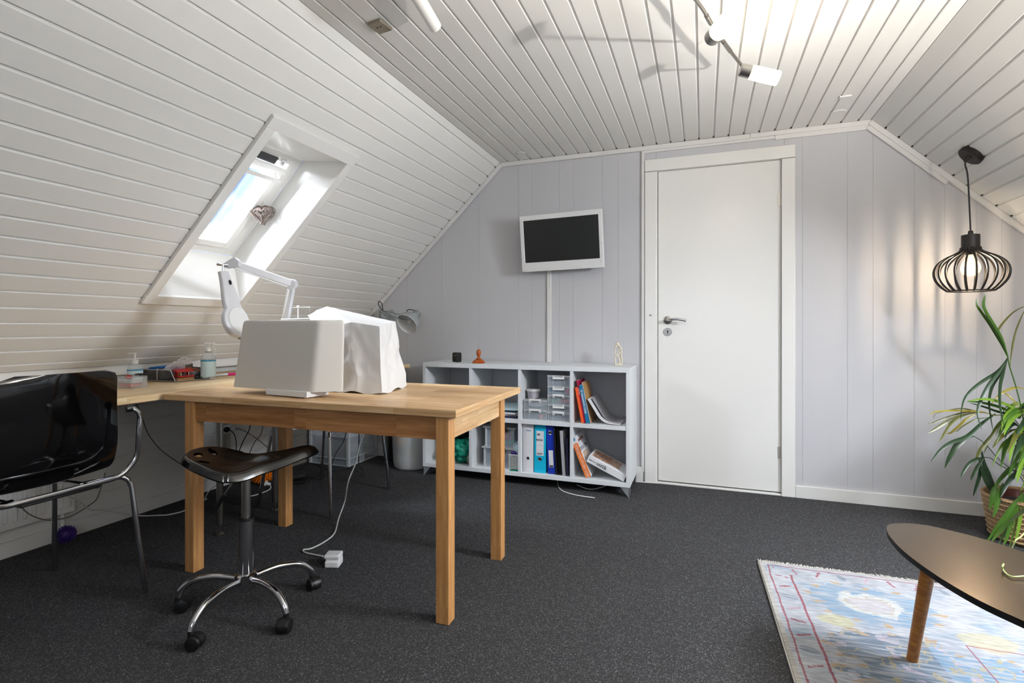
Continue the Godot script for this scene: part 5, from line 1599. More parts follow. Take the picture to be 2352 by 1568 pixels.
# ------------------------------------------------------------------ covers on the work table
func build_covers() -> void:
	var ty := 0.7457
	# hard case: a box wider at the bottom, rounded edges, open below, on its machine's foot
	var t := thing("machine_case", "beige white hard plastic sewing machine case at the front of the work table", "case", Vector3(-1.36, ty, 1.80), deg_to_rad(-6.0))
	var m := MB.new()
	var lo := [Vector3(-1.632, 0.772, 1.850), Vector3(-1.177, 0.772, 1.882), Vector3(-1.075, 0.772, 1.805), Vector3(-1.53, 0.772, 1.70)]
	var hi := [at(553, 730, 2.315), at(728, 733.5, 2.185), at(782, 741, 2.285), at(612, 735, 2.50)]
	hi[0] = Vector3(-1.592, 1.057, 1.835); hi[1] = Vector3(-1.152, 1.058, 1.868); hi[2] = Vector3(-1.072, 1.0585, 1.80); hi[3] = Vector3(-1.50, 1.0585, 1.71)
	for k in 4: lo[k].y = 0.0245; hi[k].y -= ty
	var c := Vector3(-1.36, 0, 1.80)
	var inv := Basis(Vector3.UP, deg_to_rad(6.0))
	for k in 4:
		lo[k] = inv * (Vector3(lo[k].x, 0, lo[k].z) - c) + Vector3(0, lo[k].y, 0)
		hi[k] = inv * (Vector3(hi[k].x, 0, hi[k].z) - c) + Vector3(0, hi[k].y, 0)
	# rings of a rounded quadrilateral rising to a rounded shoulder
	var ring := func(f: float, inset: float, y: float) -> Array:
		var q := []
		for k in 4: q.append(Vector2(lerpf(lo[k].x, hi[k].x, f), lerpf(lo[k].z, hi[k].z, f)))
		var mid: Vector2 = (q[0] + q[1] + q[2] + q[3]) / 4.0
		var p := []
		var n := q.size()
		for k in n:
			var a: Vector2 = q[(k + n - 1) % n]
			var b: Vector2 = q[k]
			var d: Vector2 = q[(k + 1) % n]
			var r := 0.020
			var s: Vector2 = b + (a - b).limit_length(r)
			var e: Vector2 = b + (d - b).limit_length(r)
			for i in 7:
				var u := i / 6.0
				p.append(s.lerp(b, u).lerp(b.lerp(e, u), u))
		var out := []
		for k in p.size():
			var v: Vector2 = p[k]
			var g: Vector2 = (mid - v)
			out.append(Vector3(v.x, y, v.y) + Vector3(g.x, 0, g.y).normalized() * inset)
		return out
	var rings := []
	for f in [0.0, 0.25, 0.5, 0.75, 0.93]: rings.append(ring.call(f, 0.0, lerpf(0.0245, hi[0].y, f)))
	for k in 6:
		var a := (k + 1) / 6.0 * PI / 2
		rings.append(ring.call(0.96 + 0.04 * sin(a), 0.016 * (1 - cos(a)), hi[0].y - 0.016 * (1 - sin(a))))
	var nn: int = rings[0].size()
	for i in rings.size() - 1:
		for k in nn:
			var l := (k + 1) % nn
			var cc := Vector3(0, 0.15, 0)
			var nrm := func(ii: int, kk: int) -> Vector3:
				var du: Vector3 = rings[mini(ii + 1, rings.size() - 1)][kk] - rings[maxi(ii - 1, 0)][kk]
				var dv: Vector3 = rings[ii][(kk + 1) % nn] - rings[ii][(kk + nn - 1) % nn]
				var g := du.cross(dv).normalized()
				return g if g.dot(rings[ii][kk] - cc) > 0 else -g
			m.tri(rings[i][k], rings[i + 1][k], rings[i + 1][l], nrm.call(i, k), nrm.call(i + 1, k), nrm.call(i + 1, l))
			m.tri(rings[i][k], rings[i + 1][l], rings[i][l], nrm.call(i, k), nrm.call(i + 1, l), nrm.call(i, l))
	var last: Array = rings[-1]
	var ctr := Vector3.ZERO
	for p in last: ctr += p / last.size()
	for k in nn: m.tri(ctr, last[k], last[(k + 1) % nn], Vector3.UP, Vector3.UP, Vector3.UP)
	var first: Array = rings[0]
	for k in nn: m.tri(Vector3(ctr.x, 0.0245, ctr.z), first[k], first[(k + 1) % nn], Vector3.DOWN, Vector3.DOWN, Vector3.DOWN)
	put("shell", m.mesh(), M.case_plastic, t)
	put("machine_foot", bx(Vector3(0.065, 0.0155, 0.02), Vector3(0.235, 0.024, 0.115), 0.003), M.white_plastic, t)
	for e in [Vector2(-0.035, 0.06), Vector2(0.16, 0.062), Vector2(0.165, -0.02), Vector2(-0.035, -0.02)]: put("rubber_foot", lt([Vector2(0, 0), Vector2(0.007, 0), Vector2(0.007, 0.0045), Vector2(0, 0.0045)], 12, Transform3D(Basis(), Vector3(e.x, 0, e.y))), M.case_plastic, t)
	# white machine with telescopic thread guide standing behind the case
	var s := thing("overlock_machine", "white sewing machine behind the beige case, only its top plate and thread guide showing", "sewing machine", Vector3(-1.57, ty, 1.44))
	put("body", bx(Vector3(0.04, 0.155, 0), Vector3(0.30, 0.30, 0.17), 0.02, Basis(), 2), M.white_plastic, s)
	put("base", bx(Vector3(0.04, 0.012, 0.0), Vector3(0.33, 0.024, 0.20), 0.006), M.white_plastic, s)
	put("top_plate", bx(Vector3(0.045, 0.322, 0), Vector3(0.33, 0.010, 0.15), 0.004, Basis(Vector3.BACK, 0.02)), M.white_plastic, s)
	var gp := on_z(685, 704, 1.33) - Vector3(-1.57, ty, 1.44)
	put("guide_post", tb([Vector3(gp.x, 0.30, gp.z), gp], 0.0032, 8), M.white_plastic, s)
	put("guide_cap", bx(gp, Vector3(0.014, 0.012, 0.010), 0.002), M.white_plastic, s)
	put("guide_bar", tb([gp + Vector3(-0.075, -0.006, 0), gp + Vector3(0.08, -0.004, 0)], 0.0014, 6), M.steel, s)
	for x in [-0.07, -0.035, 0.035, 0.075]:
		put("guide_hook", tb(bend([gp + Vector3(x, -0.005, 0), gp + Vector3(x, -0.02, 0.002), gp + Vector3(x + 0.004, -0.031, 0.004), gp + Vector3(x + 0.008, -0.025, 0.002)], 4), 0.0013, 6), M.steel, s)
	# cloth hood over a second machine
	var k := thing("cloth_cover", "creased white cloth cover draped over a machine on the right of the work table", "machine cover", Vector3(-1.20, ty, 1.55))
	var o := Vector3(-1.20, ty, 1.55)
	var g := FastNoiseLite.new()
	g.seed = 17; g.frequency = 2.2; g.fractal_octaves = 2
	var g2 := FastNoiseLite.new()
	g2.seed = 27; g2.frequency = 6.0; g2.fractal_octaves = 2
	var fold := func(p: Vector3) -> Vector3:
		var hgt := clampf(p.y / 0.28, 0, 1)
		var a := (0.5 - absf(g.get_noise_3d(p.x * 2.2 + 5, p.y * 1.0, p.z * 2.2)) * 2.4) * 0.012
		var b := (0.5 - absf(g2.get_noise_3d(p.x + p.y * 0.7, p.y * 0.9 - p.x * 0.5, p.z + p.y * 0.4)) * 2.4) * 0.007
		var dir := Vector3(p.x - 0.05, 0.0, p.z).normalized()
		return p + dir * (a + b) * (0.3 + 0.7 * sin(hgt * PI * 0.9)) + Vector3(0, b * 0.25, 0)
	# hem and shoulder corners, then the ridge the machine's arm pushes up
	var B := [Vector3(-1.395, 0.753, 1.685), Vector3(-1.150, 0.751, 1.692), Vector3(-0.978, 0.748, 1.690), Vector3(-1.040, 0.752, 1.398), Vector3(-1.395, 0.753, 1.405)]
	var T := [Vector3(-1.355, 1.020, 1.650), on_z(809.5, 740, 1.665), on_z(871, 749, 1.668), on_z(909.5, 738.6, 1.425), Vector3(-1.36, 1.06, 1.43)]
	var P1 := on_z(748, 703, 1.575)
	var P0 := on_z(704, 724, 1.56)
	var P2 := on_z(858, 733, 1.50)
	var faces := [[B[0], B[1], T[1], T[0]], [B[1], B[2], T[2], T[1]], [B[2], B[3], T[3], T[2]], [B[3], B[4], T[4], T[3]], [B[4], B[0], T[0], T[4]], [T[1], T[2], P2, P1], [T[2], T[3], T[3], P2], [T[0], T[1], P1, P0], [T[3], T[4], P0, P1], [T[3], P2, P1, T[3]], [T[4], T[0], P0, P0]]
	var dr := MB.new()
	for q in faces:
		dr.sheet(26, 26, func(u: float, v: float) -> Vector3:
			var lo2: Vector3 = q[0].lerp(q[1], u)
			var hi2: Vector3 = q[3].lerp(q[2], u)
			var p := lo2.lerp(hi2, v) - o
			if p.y < 0.02: p.y += 0.005 * sin(p.x * 45.0 + p.z * 30.0)
			return fold.call(p))
	put("cloth", dr.mesh(), M.cover_cloth, k)
	var seam := []
	for i in 7: seam.append(fold.call(B[2].lerp(T[2], 0.03 + i * 0.155) - o) + Vector3(0.001, 0, 0.001))
	put("seam", tb(bend(seam, 3), 0.0012, 6), M.cover_cloth, k)
	put("machine_base", bx(Vector3(0.0, 0.012, 0.0), Vector3(0.32, 0.016, 0.22), 0.004), M.white_plastic, k)
	for e in [Vector2(-0.02, 0.098), Vector2(0.13, 0.085), Vector2(0.125, -0.10), Vector2(-0.18, 0.09)]: put("rubber_foot", lt([Vector2(0, 0), Vector2(0.008, 0), Vector2(0.008, 0.006), Vector2(0, 0.006)], 12, Transform3D(Basis(), Vector3(e.x, 0, e.y))), M.case_plastic, k)


# ------------------------------------------------------------------ things on the pine desk
func build_desk_things() -> void:
	var y := 0.7455
	var pump := thing("pump_bottle", "clear pump bottle with white dispenser head on the pine desk behind the black chair", "bottle", Vector3(-2.35, y, 1.775))
	put("body", lt([Vector2(0, 0.001), Vector2(0.030, 0.001), Vector2(0.0325, 0.004), Vector2(0.0325, 0.075), Vector2(0.031, 0.086), Vector2(0.022, 0.098), Vector2(0.012, 0.103), Vector2(0.012, 0.106)], 32), M.bottle_plastic, pump)
	put("label_wrap", lt([Vector2(0.0329, 0.012), Vector2(0.0329, 0.072)], 32), M.label_pale, pump)
	put("label_band", lt([Vector2(0.0331, 0.069), Vector2(0.0331, 0.074)], 32), M.label_blue, pump)
	put("collar", lt([Vector2(0, 0.102), Vector2(0.0145, 0.102), Vector2(0.0145, 0.120), Vector2(0.012, 0.122), Vector2(0, 0.122)], 24), M.white_plastic, pump)
	put("pump_stem", tb([Vector3(0, 0.12, 0), Vector3(0, 0.152, 0)], 0.0042, 10), M.white_plastic, pump)
	put("spout", tb([Vector3(0.006, 0.152, -0.003), Vector3(-0.004, 0.153, 0.003), Vector3(-0.018, 0.152, 0.016), Vector3(-0.021, 0.149, 0.019)], 0.0042, 8), M.white_plastic, pump)
	var sp := thing("spray_bottle", "clear spray bottle with blue banded label and white trigger head on the pine desk", "bottle", Vector3(-2.235, y, 1.465))
	put("body", lt([Vector2(0, 0.001), Vector2(0.033, 0.001), Vector2(0.036, 0.005), Vector2(0.036, 0.105), Vector2(0.034, 0.118), Vector2(0.024, 0.137), Vector2(0.014, 0.147), Vector2(0.013, 0.15)], 32), M.bottle_plastic, sp)
	put("label_wrap", lt([Vector2(0.0364, 0.016), Vector2(0.0364, 0.100)], 32), M.label_pale, sp)
	put("label_band", lt([Vector2(0.0366, 0.098), Vector2(0.0366, 0.104)], 32), M.label_blue, sp)
	put("neck_ring", lt([Vector2(0.0135, 0.147), Vector2(0.0155, 0.147), Vector2(0.0155, 0.150), Vector2(0.0135, 0.150)], 24), M.rubber, sp)
	put("cap", lt([Vector2(0, 0.150), Vector2(0.0155, 0.150), Vector2(0.015, 0.168), Vector2(0.011, 0.171), Vector2(0, 0.171)], 24), M.white_plastic, sp)
	var hd := Basis(Vector3.UP, YAW)
	put("spray_head", bx(Vector3(0.008, 0.192, 0), Vector3(0.055, 0.014, 0.018), 0.005, Basis(), 2), M.white_plastic, sp, Transform3D(hd, Vector3.ZERO))
	put("spray_neck", bx(Vector3(0.0, 0.180, 0), Vector3(0.022, 0.024, 0.016), 0.004), M.white_plastic, sp, Transform3D(hd, Vector3.ZERO))
	put("trigger", tb(bend([Vector3(0.024, 0.187, 0), Vector3(0.030, 0.172, 0), Vector3(0.040, 0.152, 0)], 5), 0.003, 8), M.white_plastic, sp, Transform3D(hd, Vector3.ZERO))
	# small clear box with scissors across it, just behind the chair
	var cb := thing("sorting_box", "small clear plastic box of red and white odds and ends behind the black chair", "box", Vector3(-2.245, y, 1.862), 0.1)
	var m := MB.new()
	for e in [[Vector3(-0.05, 0.026, 0), Vector3(0.002, 0.05, 0.075)], [Vector3(0.05, 0.026, 0), Vector3(0.002, 0.05, 0.075)], [Vector3(0, 0.026, 0.037), Vector3(0.10, 0.05, 0.002)], [Vector3(0, 0.026, -0.037), Vector3(0.10, 0.05, 0.002)], [Vector3(0, 0.002, 0), Vector3(0.10, 0.002, 0.075)]]: m.box(e[0], e[1])
	put("wall", m.mesh(), M.clear_plastic, cb)
	put("rim", tb([Vector3(-0.05, 0.051, -0.037), Vector3(0.05, 0.051, -0.037), Vector3(0.05, 0.051, 0.037), Vector3(-0.05, 0.051, 0.037), Vector3(-0.05, 0.051, -0.037)], 0.0022, 6), M.frosted, cb)
	solo("ribbon_roll", _box_mb(Vector3(-2.242, y + 0.012, 1.87), Vector3(0.085, 0.015, 0.05), 0.003), M.salmon, "folded salmon red ribbon at the bottom of the small clear box", "ribbon")
	solo("white_card", _box_mb(Vector3(-2.245, y + 0.029, 1.865), Vector3(0.085, 0.016, 0.055), 0.003), M.paper, "white card pack lying on the red ribbon in the small clear box", "card")
	lump("red_pompom", "red felt scrap on top of the white card in the small clear box", "felt", Vector3(-2.252, y + 0.047, 1.87), Vector3(0.016, 0.009, 0.014), M.red, 91)
	var sc := thing("scissors", "black handled scissors lying across the small clear box", "scissors", Vector3(-2.225, y + 0.058, 1.845), 0.2)
	put("handle_loop", tb(circle(Vector3(0.030, 0.002, -0.016), 0.015, 20), 0.0042, 8), M.rubber, sc)
	put("handle_loop", tb(circle(Vector3(-0.008, 0.0, -0.012), 0.013, 20), 0.0042, 8), M.rubber, sc)
	put("blade", bx(Vector3(-0.03, -0.001, 0.005), Vector3(0.07, 0.003, 0.009), 0.001, Basis(Vector3.UP, 0.2)), M.steel, sc)
	# wire mesh letter tray
	var tr := thing("letter_tray", "silver wire mesh letter tray on the pine desk, filled with craft odds and ends", "tray", Vector3(-2.36, y, 1.535))
	var w := MB.new()
	var x0 := -0.14
	var x1 := 0.108
	var z0 := -0.095
	var z1 := 0.105
	for e in [[Vector3(x1, 0.004, z0), Vector3(x1, 0.004, z1)], [Vector3(x0, 0.004, z0), Vector3(x0, 0.004, z1)], [Vector3(x0, 0.004, z1), Vector3(x1, 0.004, z1)], [Vector3(x0, 0.004, z0), Vector3(x1, 0.004, z0)], [Vector3(x0, 0.060, z0), Vector3(x0, 0.060, z1)], [Vector3(x0, 0.004, z0), Vector3(x0, 0.060, z0)], [Vector3(x0, 0.004, z1), Vector3(x0, 0.060, z1)]]: w.tube(e, 0.0024, 8)
	for z in [z0, z1]: w.tube(rod([Vector3(x0, 0.060, z), Vector3(x1 - 0.035, 0.060, z), Vector3(x1, 0.004, z)], 0.008), 0.0024, 8)
	w.tube(rod([Vector3(-0.02, 0.0, z1 + 0.003), Vector3(-0.02, 0.064, z1 + 0.003), Vector3(-0.02, 0.064, z1 - 0.004)], 0.004), 0.0024, 8)
	put("frame_wire", w.mesh(), M.chrome, tr)
	var ms := MB.new()
	ms.prism(PackedVector2Array([Vector2(x0, 0.004), Vector2(x1, 0.004), Vector2(x1 - 0.035, 0.060), Vector2(x0, 0.060)]), z1 - 0.0006, z1 + 0.0006)
	ms.prism(PackedVector2Array([Vector2(x0, 0.004), Vector2(x1, 0.004), Vector2(x1 - 0.035, 0.060), Vector2(x0, 0.060)]), z0 - 0.0006, z0 + 0.0006)
	ms.box(Vector3(x0, 0.032, 0.005), Vector3(0.001, 0.056, z1 - z0))
	put("mesh_side", ms.mesh(), clear("wire_mesh", Color(0.22, 0.22, 0.23), 0.62, 0.5), tr)
	put("mesh_floor", bx(Vector3((x0 + x1) / 2, 0.004, 0.005), Vector3(x1 - x0, 0.001, z1 - z0)), M.cable_grey, tr)
	var b := Vector3(-2.36, y + 0.0055, 1.535)
	var lid := thing("lidded_tub", "low white tub with a bright blue lid at the left end of the letter tray", "tub", b + Vector3(-0.085, 0, 0.05), 0.3)
	put("body", bx(Vector3(0, 0.026, 0), Vector3(0.085, 0.052, 0.075), 0.01, Basis(), 2), M.white_plastic, lid)
	put("lid", bx(Vector3(-0.005, 0.061, 0.0), Vector3(0.068, 0.014, 0.058), 0.006, Basis(Vector3.BACK, 0.12), 2), M.sky_blue, lid)
	var bag := thing("zip_bag", "clear zip bag with coloured scraps rising out of the letter tray", "bag", b + Vector3(0.0, 0.0, 0.03))
	var gg := FastNoiseLite.new(); gg.seed = 4; gg.frequency = 9.0
	var bm := MB.new()
	bm.sheet(20, 14, func(u: float, v: float) -> Vector3:
		var p := Vector3(-0.03, 0.012, 0.02).lerp(Vector3(0.045, 0.112, -0.045), u)
		return p + Vector3(0.045, -0.020, -0.05) * (v - 0.5) * (1.0 - 0.25 * u) + Vector3(-0.02, 0.025, 0.02) * (sin(v * PI) * (1.0 - u * 0.8) + gg.get_noise_2d(u * 0.4, v * 0.4) * 0.6), 0.0)
	put("film", bm.mesh(), clear("bag_film", Color(0.93, 0.92, 0.94), 0.45, 0.2), bag)
	put("zip_strip", tb([Vector3(0.0225, 0.124, -0.02), Vector3(0.0675, 0.100, -0.070)], 0.003, 6), M.frosted, bag)
	lump("scraps", "violet and pink paper scraps inside the zip bag", "scraps", b + Vector3(0.008, 0.040, 0.018), Vector3(0.035, 0.022, 0.02), M.lilac, 92, 0.3)
	lump("scraps", "amber scrap low in the zip bag", "scraps", b + Vector3(0.03, 0.026, 0.035), Vector3(0.015, 0.012, 0.012), M.mustard, 93, 0.3)
	var st := thing("hole_punch", "bright red metal hole punch at the front of the letter tray", "hole punch", b + Vector3(0.065, 0.012, 0.028), -0.12)
	put("base", bx(Vector3(0, 0.006, 0), Vector3(0.055, 0.008, 0.085), 0.002), M.red, st)
	put("lever", bx(Vector3(0.0, 0.036, 0), Vector3(0.045, 0.006, 0.09), 0.003, Basis(Vector3.BACK, -0.28), 2), M.red, st)
	put("side_plate", bx(Vector3(-0.012, 0.021, 0.030), Vector3(0.02, 0.026, 0.004), 0.001), M.red, st)
	put("side_plate", bx(Vector3(-0.012, 0.021, -0.030), Vector3(0.02, 0.026, 0.004), 0.001), M.red, st)
	for z in [-0.02, 0.02]: put("punch_pin", tb([Vector3(0.012, 0.008, z), Vector3(0.012, 0.03, z)], 0.003, 10), M.chrome, st)
	var rl := solo("wooden_ruler", _box_mb(Vector3.ZERO, Vector3(0.016, 0.011, 0.095), 0.001), M.kraft, "short wooden ruler block with dark marks at the tray's front edge", "ruler", "", Transform3D(Basis(Vector3.UP, 0.05), b + Vector3(0.098, 0.006, 0.045)))
	for k in 5: put("mark", bx(Vector3(0.0083, 0.0, -0.03 + k * 0.015), Vector3(0.0006, 0.005, 0.004)), M.oak_wood, rl)
	solo("white_block", _box_mb(Vector3.ZERO, Vector3(0.03, 0.034, 0.035), 0.004), M.grey_paper, "grey white eraser block behind the red hole punch", "eraser", "", Transform3D(Basis(Vector3.UP, 0.4), b + Vector3(0.045, 0.020, -0.045)))
	var br := solo("paint_brush", _tube_mb(bend([Vector3(-0.03, 0.062, 0.0), Vector3(0.0, 0.058, -0.03), Vector3(0.04, 0.044, -0.065), Vector3(0.058, 0.038, -0.078)], 5), 0.006, 10), M.turned_wood, "orange brown wooden brush handle lying over the letter tray", "brush", "", Transform3D(Basis(), b + Vector3(0.0, 0.0, 0.0)))
	var sl := thing("stapler", "black stapler at the front right of the letter tray", "stapler", b + Vector3(0.085, 0.0, -0.045), 0.5)
	put("base", bx(Vector3(0, 0.005, 0), Vector3(0.02, 0.006, 0.06), 0.002), M.rubber, sl)
	put("arm", bx(Vector3(0, 0.026, -0.003), Vector3(0.018, 0.016, 0.058), 0.006, Basis(Vector3.RIGHT, 0.35), 2), M.rubber, sl)
	put("magazine_rail", bx(Vector3(0, 0.015, 0.0), Vector3(0.012, 0.006, 0.055), 0.001, Basis(Vector3.RIGHT, 0.2)), M.chrome, sl)
	var yg := thing("glue_pot", "small white pot with a yellow top in the letter tray", "pot", b + Vector3(0.098, 0.0, -0.072))
	put("body", lt([Vector2(0, 0), Vector2(0.012, 0), Vector2(0.012, 0.02), Vector2(0, 0.02)], 20), M.white_plastic, yg)
	put("cap", lt([Vector2(0, 0.020), Vector2(0.0128, 0.020), Vector2(0.0128, 0.028), Vector2(0, 0.029)], 20), M.yellow, yg)
	solo("note_pad", _box_mb(Vector3.ZERO, Vector3(0.05, 0.004, 0.075), 0.001), M.paper, "white note pad standing slanted at the tray's right end", "note pad", "", Transform3D(Basis(Vector3.RIGHT, -0.3) * Basis(Vector3.BACK, -0.5), b + Vector3(0.082, 0.026, -0.108)))
	solo("dark_case", _box_mb(Vector3.ZERO, Vector3(0.05, 0.035, 0.10), 0.006), M.cable_grey, "dark grey spectacle case at the back of the letter tray", "case", "", Transform3D(Basis(), b + Vector3(-0.055, 0.058, -0.055)))
	var mk := thing("marker_pen", "white and pink marker pen lying on the desk against the beige case", "pen", on_y(494, 862, y + 0.007), 0.0)
	var e0 := Vector3(0, 0, 0)
	var e1 := on_y(545, 857.5, y + 0.007) - mk.position
	e1 = e1.normalized() * 0.135
	put("barrel", tb([e0, e1 * 0.56], 0.007, 14), M.white_plastic, mk)
	put("cap", tb([e1 * 0.55, e1], 0.0076, 14), M.pink, mk)


# ------------------------------------------------------------------ palm in a basket
func build_palm() -> void:
	var c := Vector3(1.745, 0, 0.33)
	var t := thing("potted_palm", "leafy green palm in a woven basket by the gable, beside the bronze table", "plant", c)
	put("basket", lt([Vector2(0, 0.002), Vector2(0.125, 0.002), Vector2(0.135, 0.012), Vector2(0.152, 0.11), Vector2(0.166, 0.212), Vector2(0.163, 0.217), Vector2(0.158, 0.212), Vector2(0.146, 0.12), Vector2(0, 0.12)], 44), M.basket, t)
	for k in 9:
		var yy := 0.018 + k * 0.0235
		put("cord_row", tb(circle(Vector3(0, yy, 0), lerpf(0.1365, 0.1665, yy / 0.215), 44), 0.0055, 6), M.basket, t)
	put("inner_pot", lt([Vector2(0.118, 0.12), Vector2(0.132, 0.205), Vector2(0.138, 0.205), Vector2(0.138, 0.21), Vector2(0.130, 0.21), Vector2(0.118, 0.175), Vector2(0, 0.175)], 36), M.terracotta, t)
	put("soil", lt([Vector2(0.119, 0.174), Vector2(0.05, 0.186), Vector2(0, 0.188)], 24), M.soil, t)
	var D := 2.46
	# [material, width in pixels, depth offset at the tip, pixels ...]
	var L := []
	var a := func(m: String, w: float, dz: float, px: Array) -> void: L.append([m, w, dz, px])
	a.call("leaf_green", 8.0, 0.02, [2314, 819, 2297, 785, 2275, 748, 2252, 715, 2243, 700, 2243, 684])
	a.call("leaf_green", 10.0, 0.0, [2314, 818, 2299, 782, 2278, 746, 2262, 715, 2257, 700, 2262, 676])
	a.call("leaf_green", 8.0, -0.02, [2314, 815, 2302, 780, 2282, 745, 2266, 718, 2260, 700, 2264, 677])
	a.call("leaf_olive", 5.0, 0.05, [2300, 785, 2294, 765, 2292, 758, 2308, 736, 2330, 715, 2360, 700])
	a.call("leaf_olive", 5.0, 0.04, [2319, 846, 2323, 812, 2327, 785, 2334, 757, 2345, 730, 2356, 706])
	a.call("leaf_dark", 7.0, -0.06, [2314, 822, 2290, 853, 2250, 880, 2222, 905, 2210, 930, 2206, 966])
	a.call("leaf_dark", 8.0, -0.1, [2314, 822, 2297, 850, 2270, 885, 2250, 925, 2245, 952, 2255, 988])
	a.call("leaf_dark", 7.5, -0.05, [2314, 822, 2300, 852, 2279, 885, 2271, 920, 2274, 952, 2281, 990])
	a.call("leaf_dark", 9.0, -0.12, [2314, 822, 2304, 855, 2297, 880, 2295, 920, 2300, 955, 2308, 985])
	a.call("leaf_yellow", 4.0, -0.05, [2290, 955, 2250, 945, 2200, 943, 2160, 944, 2142, 947, 2135, 956])
	a.call("leaf_olive", 2.5, 0.0, [2270, 950, 2235, 942, 2205, 938, 2170, 944, 2148, 951, 2144, 962])
	a.call("leaf_olive", 4.0, 0.02, [2265, 948, 2220, 946, 2180, 957, 2150, 968, 2138, 973, 2130, 969])
	a.call("leaf_olive", 8.0, 0.0, [2230, 948, 2200, 957, 2172, 971, 2152, 983, 2140, 990, 2130, 994])
	a.call("leaf_olive", 7.0, -0.05, [2242, 947, 2208, 955, 2185, 972, 2170, 993, 2163, 1005, 2157, 1014])
	a.call("leaf_yellow", 6.0, 0.05, [2248, 948, 2220, 961, 2202, 978, 2188, 990, 2180, 995, 2173, 995])
	a.call("leaf_olive", 3.0, 0.05, [2280, 958, 2245, 962, 2222, 972, 2208, 981, 2198, 990, 2193, 991])
	a.call("leaf_dark", 10.0, -0.05, [2286, 950, 2255, 972, 2220, 1003, 2185, 1016, 2158, 1034, 2137, 1061])
	a.call("leaf_dark", 13.0, 0.0, [2236, 1001, 2217, 1006, 2195, 1025, 2183, 1045, 2175, 1060, 2170, 1075])
	a.call("leaf_olive", 9.0, 0.0, [2295, 975, 2278, 1000, 2262, 1020, 2250, 1035, 2243, 1050, 2238, 1062])
	a.call("leaf_dark", 7.0, -0.04, [2262, 1050, 2242, 1054, 2225, 1065, 2214, 1080, 2209, 1090, 2206, 1098])
	a.call("leaf_dark", 8.0, -0.03, [2260, 1050, 2248, 1066, 2240, 1080, 2234, 1092, 2231, 1098, 2230, 1104])
	a.call("leaf_dark", 9.0, 0.0, [2254, 1050, 2251, 1075, 2248, 1095, 2243, 1112, 2238, 1128, 2235, 1140])
	a.call("leaf_dark", 14.0, 0.0, [2254, 1035, 2261, 1070, 2270, 1095, 2278, 1112, 2284, 1125, 2288, 1140])
	a.call("leaf_dark", 13.0, -0.03, [2248, 1052, 2258, 1090, 2272, 1118, 2285, 1135, 2295, 1147, 2305, 1155])
	a.call("leaf_green", 10.0, -0.12, [2300, 1100, 2284, 1120, 2278, 1140, 2276, 1152, 2274, 1162, 2272, 1170])
	a.call("leaf_green", 14.0, -0.14, [2305, 1110, 2293, 1130, 2288, 1150, 2286, 1165, 2284, 1176, 2280, 1188])
	a.call("leaf_light", 8.0, -0.1, [2345, 940, 2325, 935, 2300, 925, 2275, 918, 2250, 917, 2222, 921])
	a.call("leaf_green", 8.0, -0.05, [2345, 945, 2320, 945, 2295, 935, 2270, 928, 2245, 923, 2219, 922])
	a.call("leaf_dark", 6.0, 0.0, [2340, 950, 2315, 950, 2290, 945, 2265, 936, 2245, 930, 2228, 925])
	a.call("leaf_yellow", 6.0, 0.0, [2352, 893, 2335, 890, 2318, 894, 2300, 903, 2287, 915, 2275, 930])
	a.call("leaf_yellow", 5.0, 0.05, [2340, 935, 2328, 920, 2318, 910, 2311, 905, 2306, 902, 2303, 901])
	a.call("leaf_light", 9.0, -0.12, [2365, 950, 2345, 940, 2325, 943, 2310, 955, 2303, 972, 2300, 990])
	a.call("leaf_light", 11.0, -0.16, [2370, 955, 2350, 945, 2330, 955, 2318, 970, 2310, 985, 2306, 1000])
	a.call("leaf_light", 12.0, -0.2, [2375, 970, 2355, 975, 2338, 990, 2327, 1010, 2322, 1035, 2318, 1060])
	a.call("leaf_green", 12.0, -0.16, [2365, 985, 2345, 990, 2325, 1005, 2310, 1025, 2303, 1050, 2299, 1075])
	a.call("leaf_green", 14.0, -0.2, [2368, 1000, 2350, 1010, 2336, 1030, 2328, 1055, 2322, 1075, 2316, 1095])
	a.call("leaf_light", 13.0, -0.22, [2372, 1005, 2358, 1020, 2348, 1045, 2343, 1070, 2339, 1090, 2335, 1110])
	a.call("leaf_olive", 8.0, -0.06, [2335, 985, 2318, 990, 2303, 1000, 2292, 1010, 2285, 1020, 2279, 1028])
	a.call("leaf_green", 10.0, -0.1, [2345, 1060, 2328, 1070, 2310, 1085, 2298, 1098, 2290, 1108, 2284, 1118])
	a.call("leaf_dark", 10.0, -0.05, [2352, 1075, 2335, 1085, 2320, 1100, 2310, 1115, 2303, 1130, 2298, 1142])
	a.call("leaf_green", 10.0, -0.28, [2352, 1130, 2330, 1155, 2308, 1185, 2290, 1210, 2276, 1230, 2264, 1246])
	a.call("leaf_green", 11.0, -0.30, [2354, 1135, 2335, 1165, 2315, 1195, 2298, 1216, 2285, 1232, 2276, 1246])
	a.call("leaf_dark", 7.0, -0.28, [2350, 1140, 2334, 1170, 2318, 1205, 2306, 1225, 2298, 1240, 2292, 1252])
	a.call("leaf_green", 8.0, -0.3, [2342, 1140, 2332, 1170, 2322, 1200, 2313, 1230, 2307, 1245, 2302, 1258])
	a.call("leaf_light", 6.0, -0.3, [2346, 1140, 2338, 1175, 2330, 1210, 2324, 1235, 2320, 1250, 2316, 1262])
	a.call("leaf_light", 7.0, -0.32, [2350, 1140, 2346, 1170, 2341, 1200, 2336, 1225, 2332, 1240, 2329, 1252])
	a.call("leaf_dark", 8.0, -0.33, [2375, 1150, 2358, 1165, 2345, 1175, 2335, 1183, 2326, 1192, 2316, 1198])
	rng.seed = 77
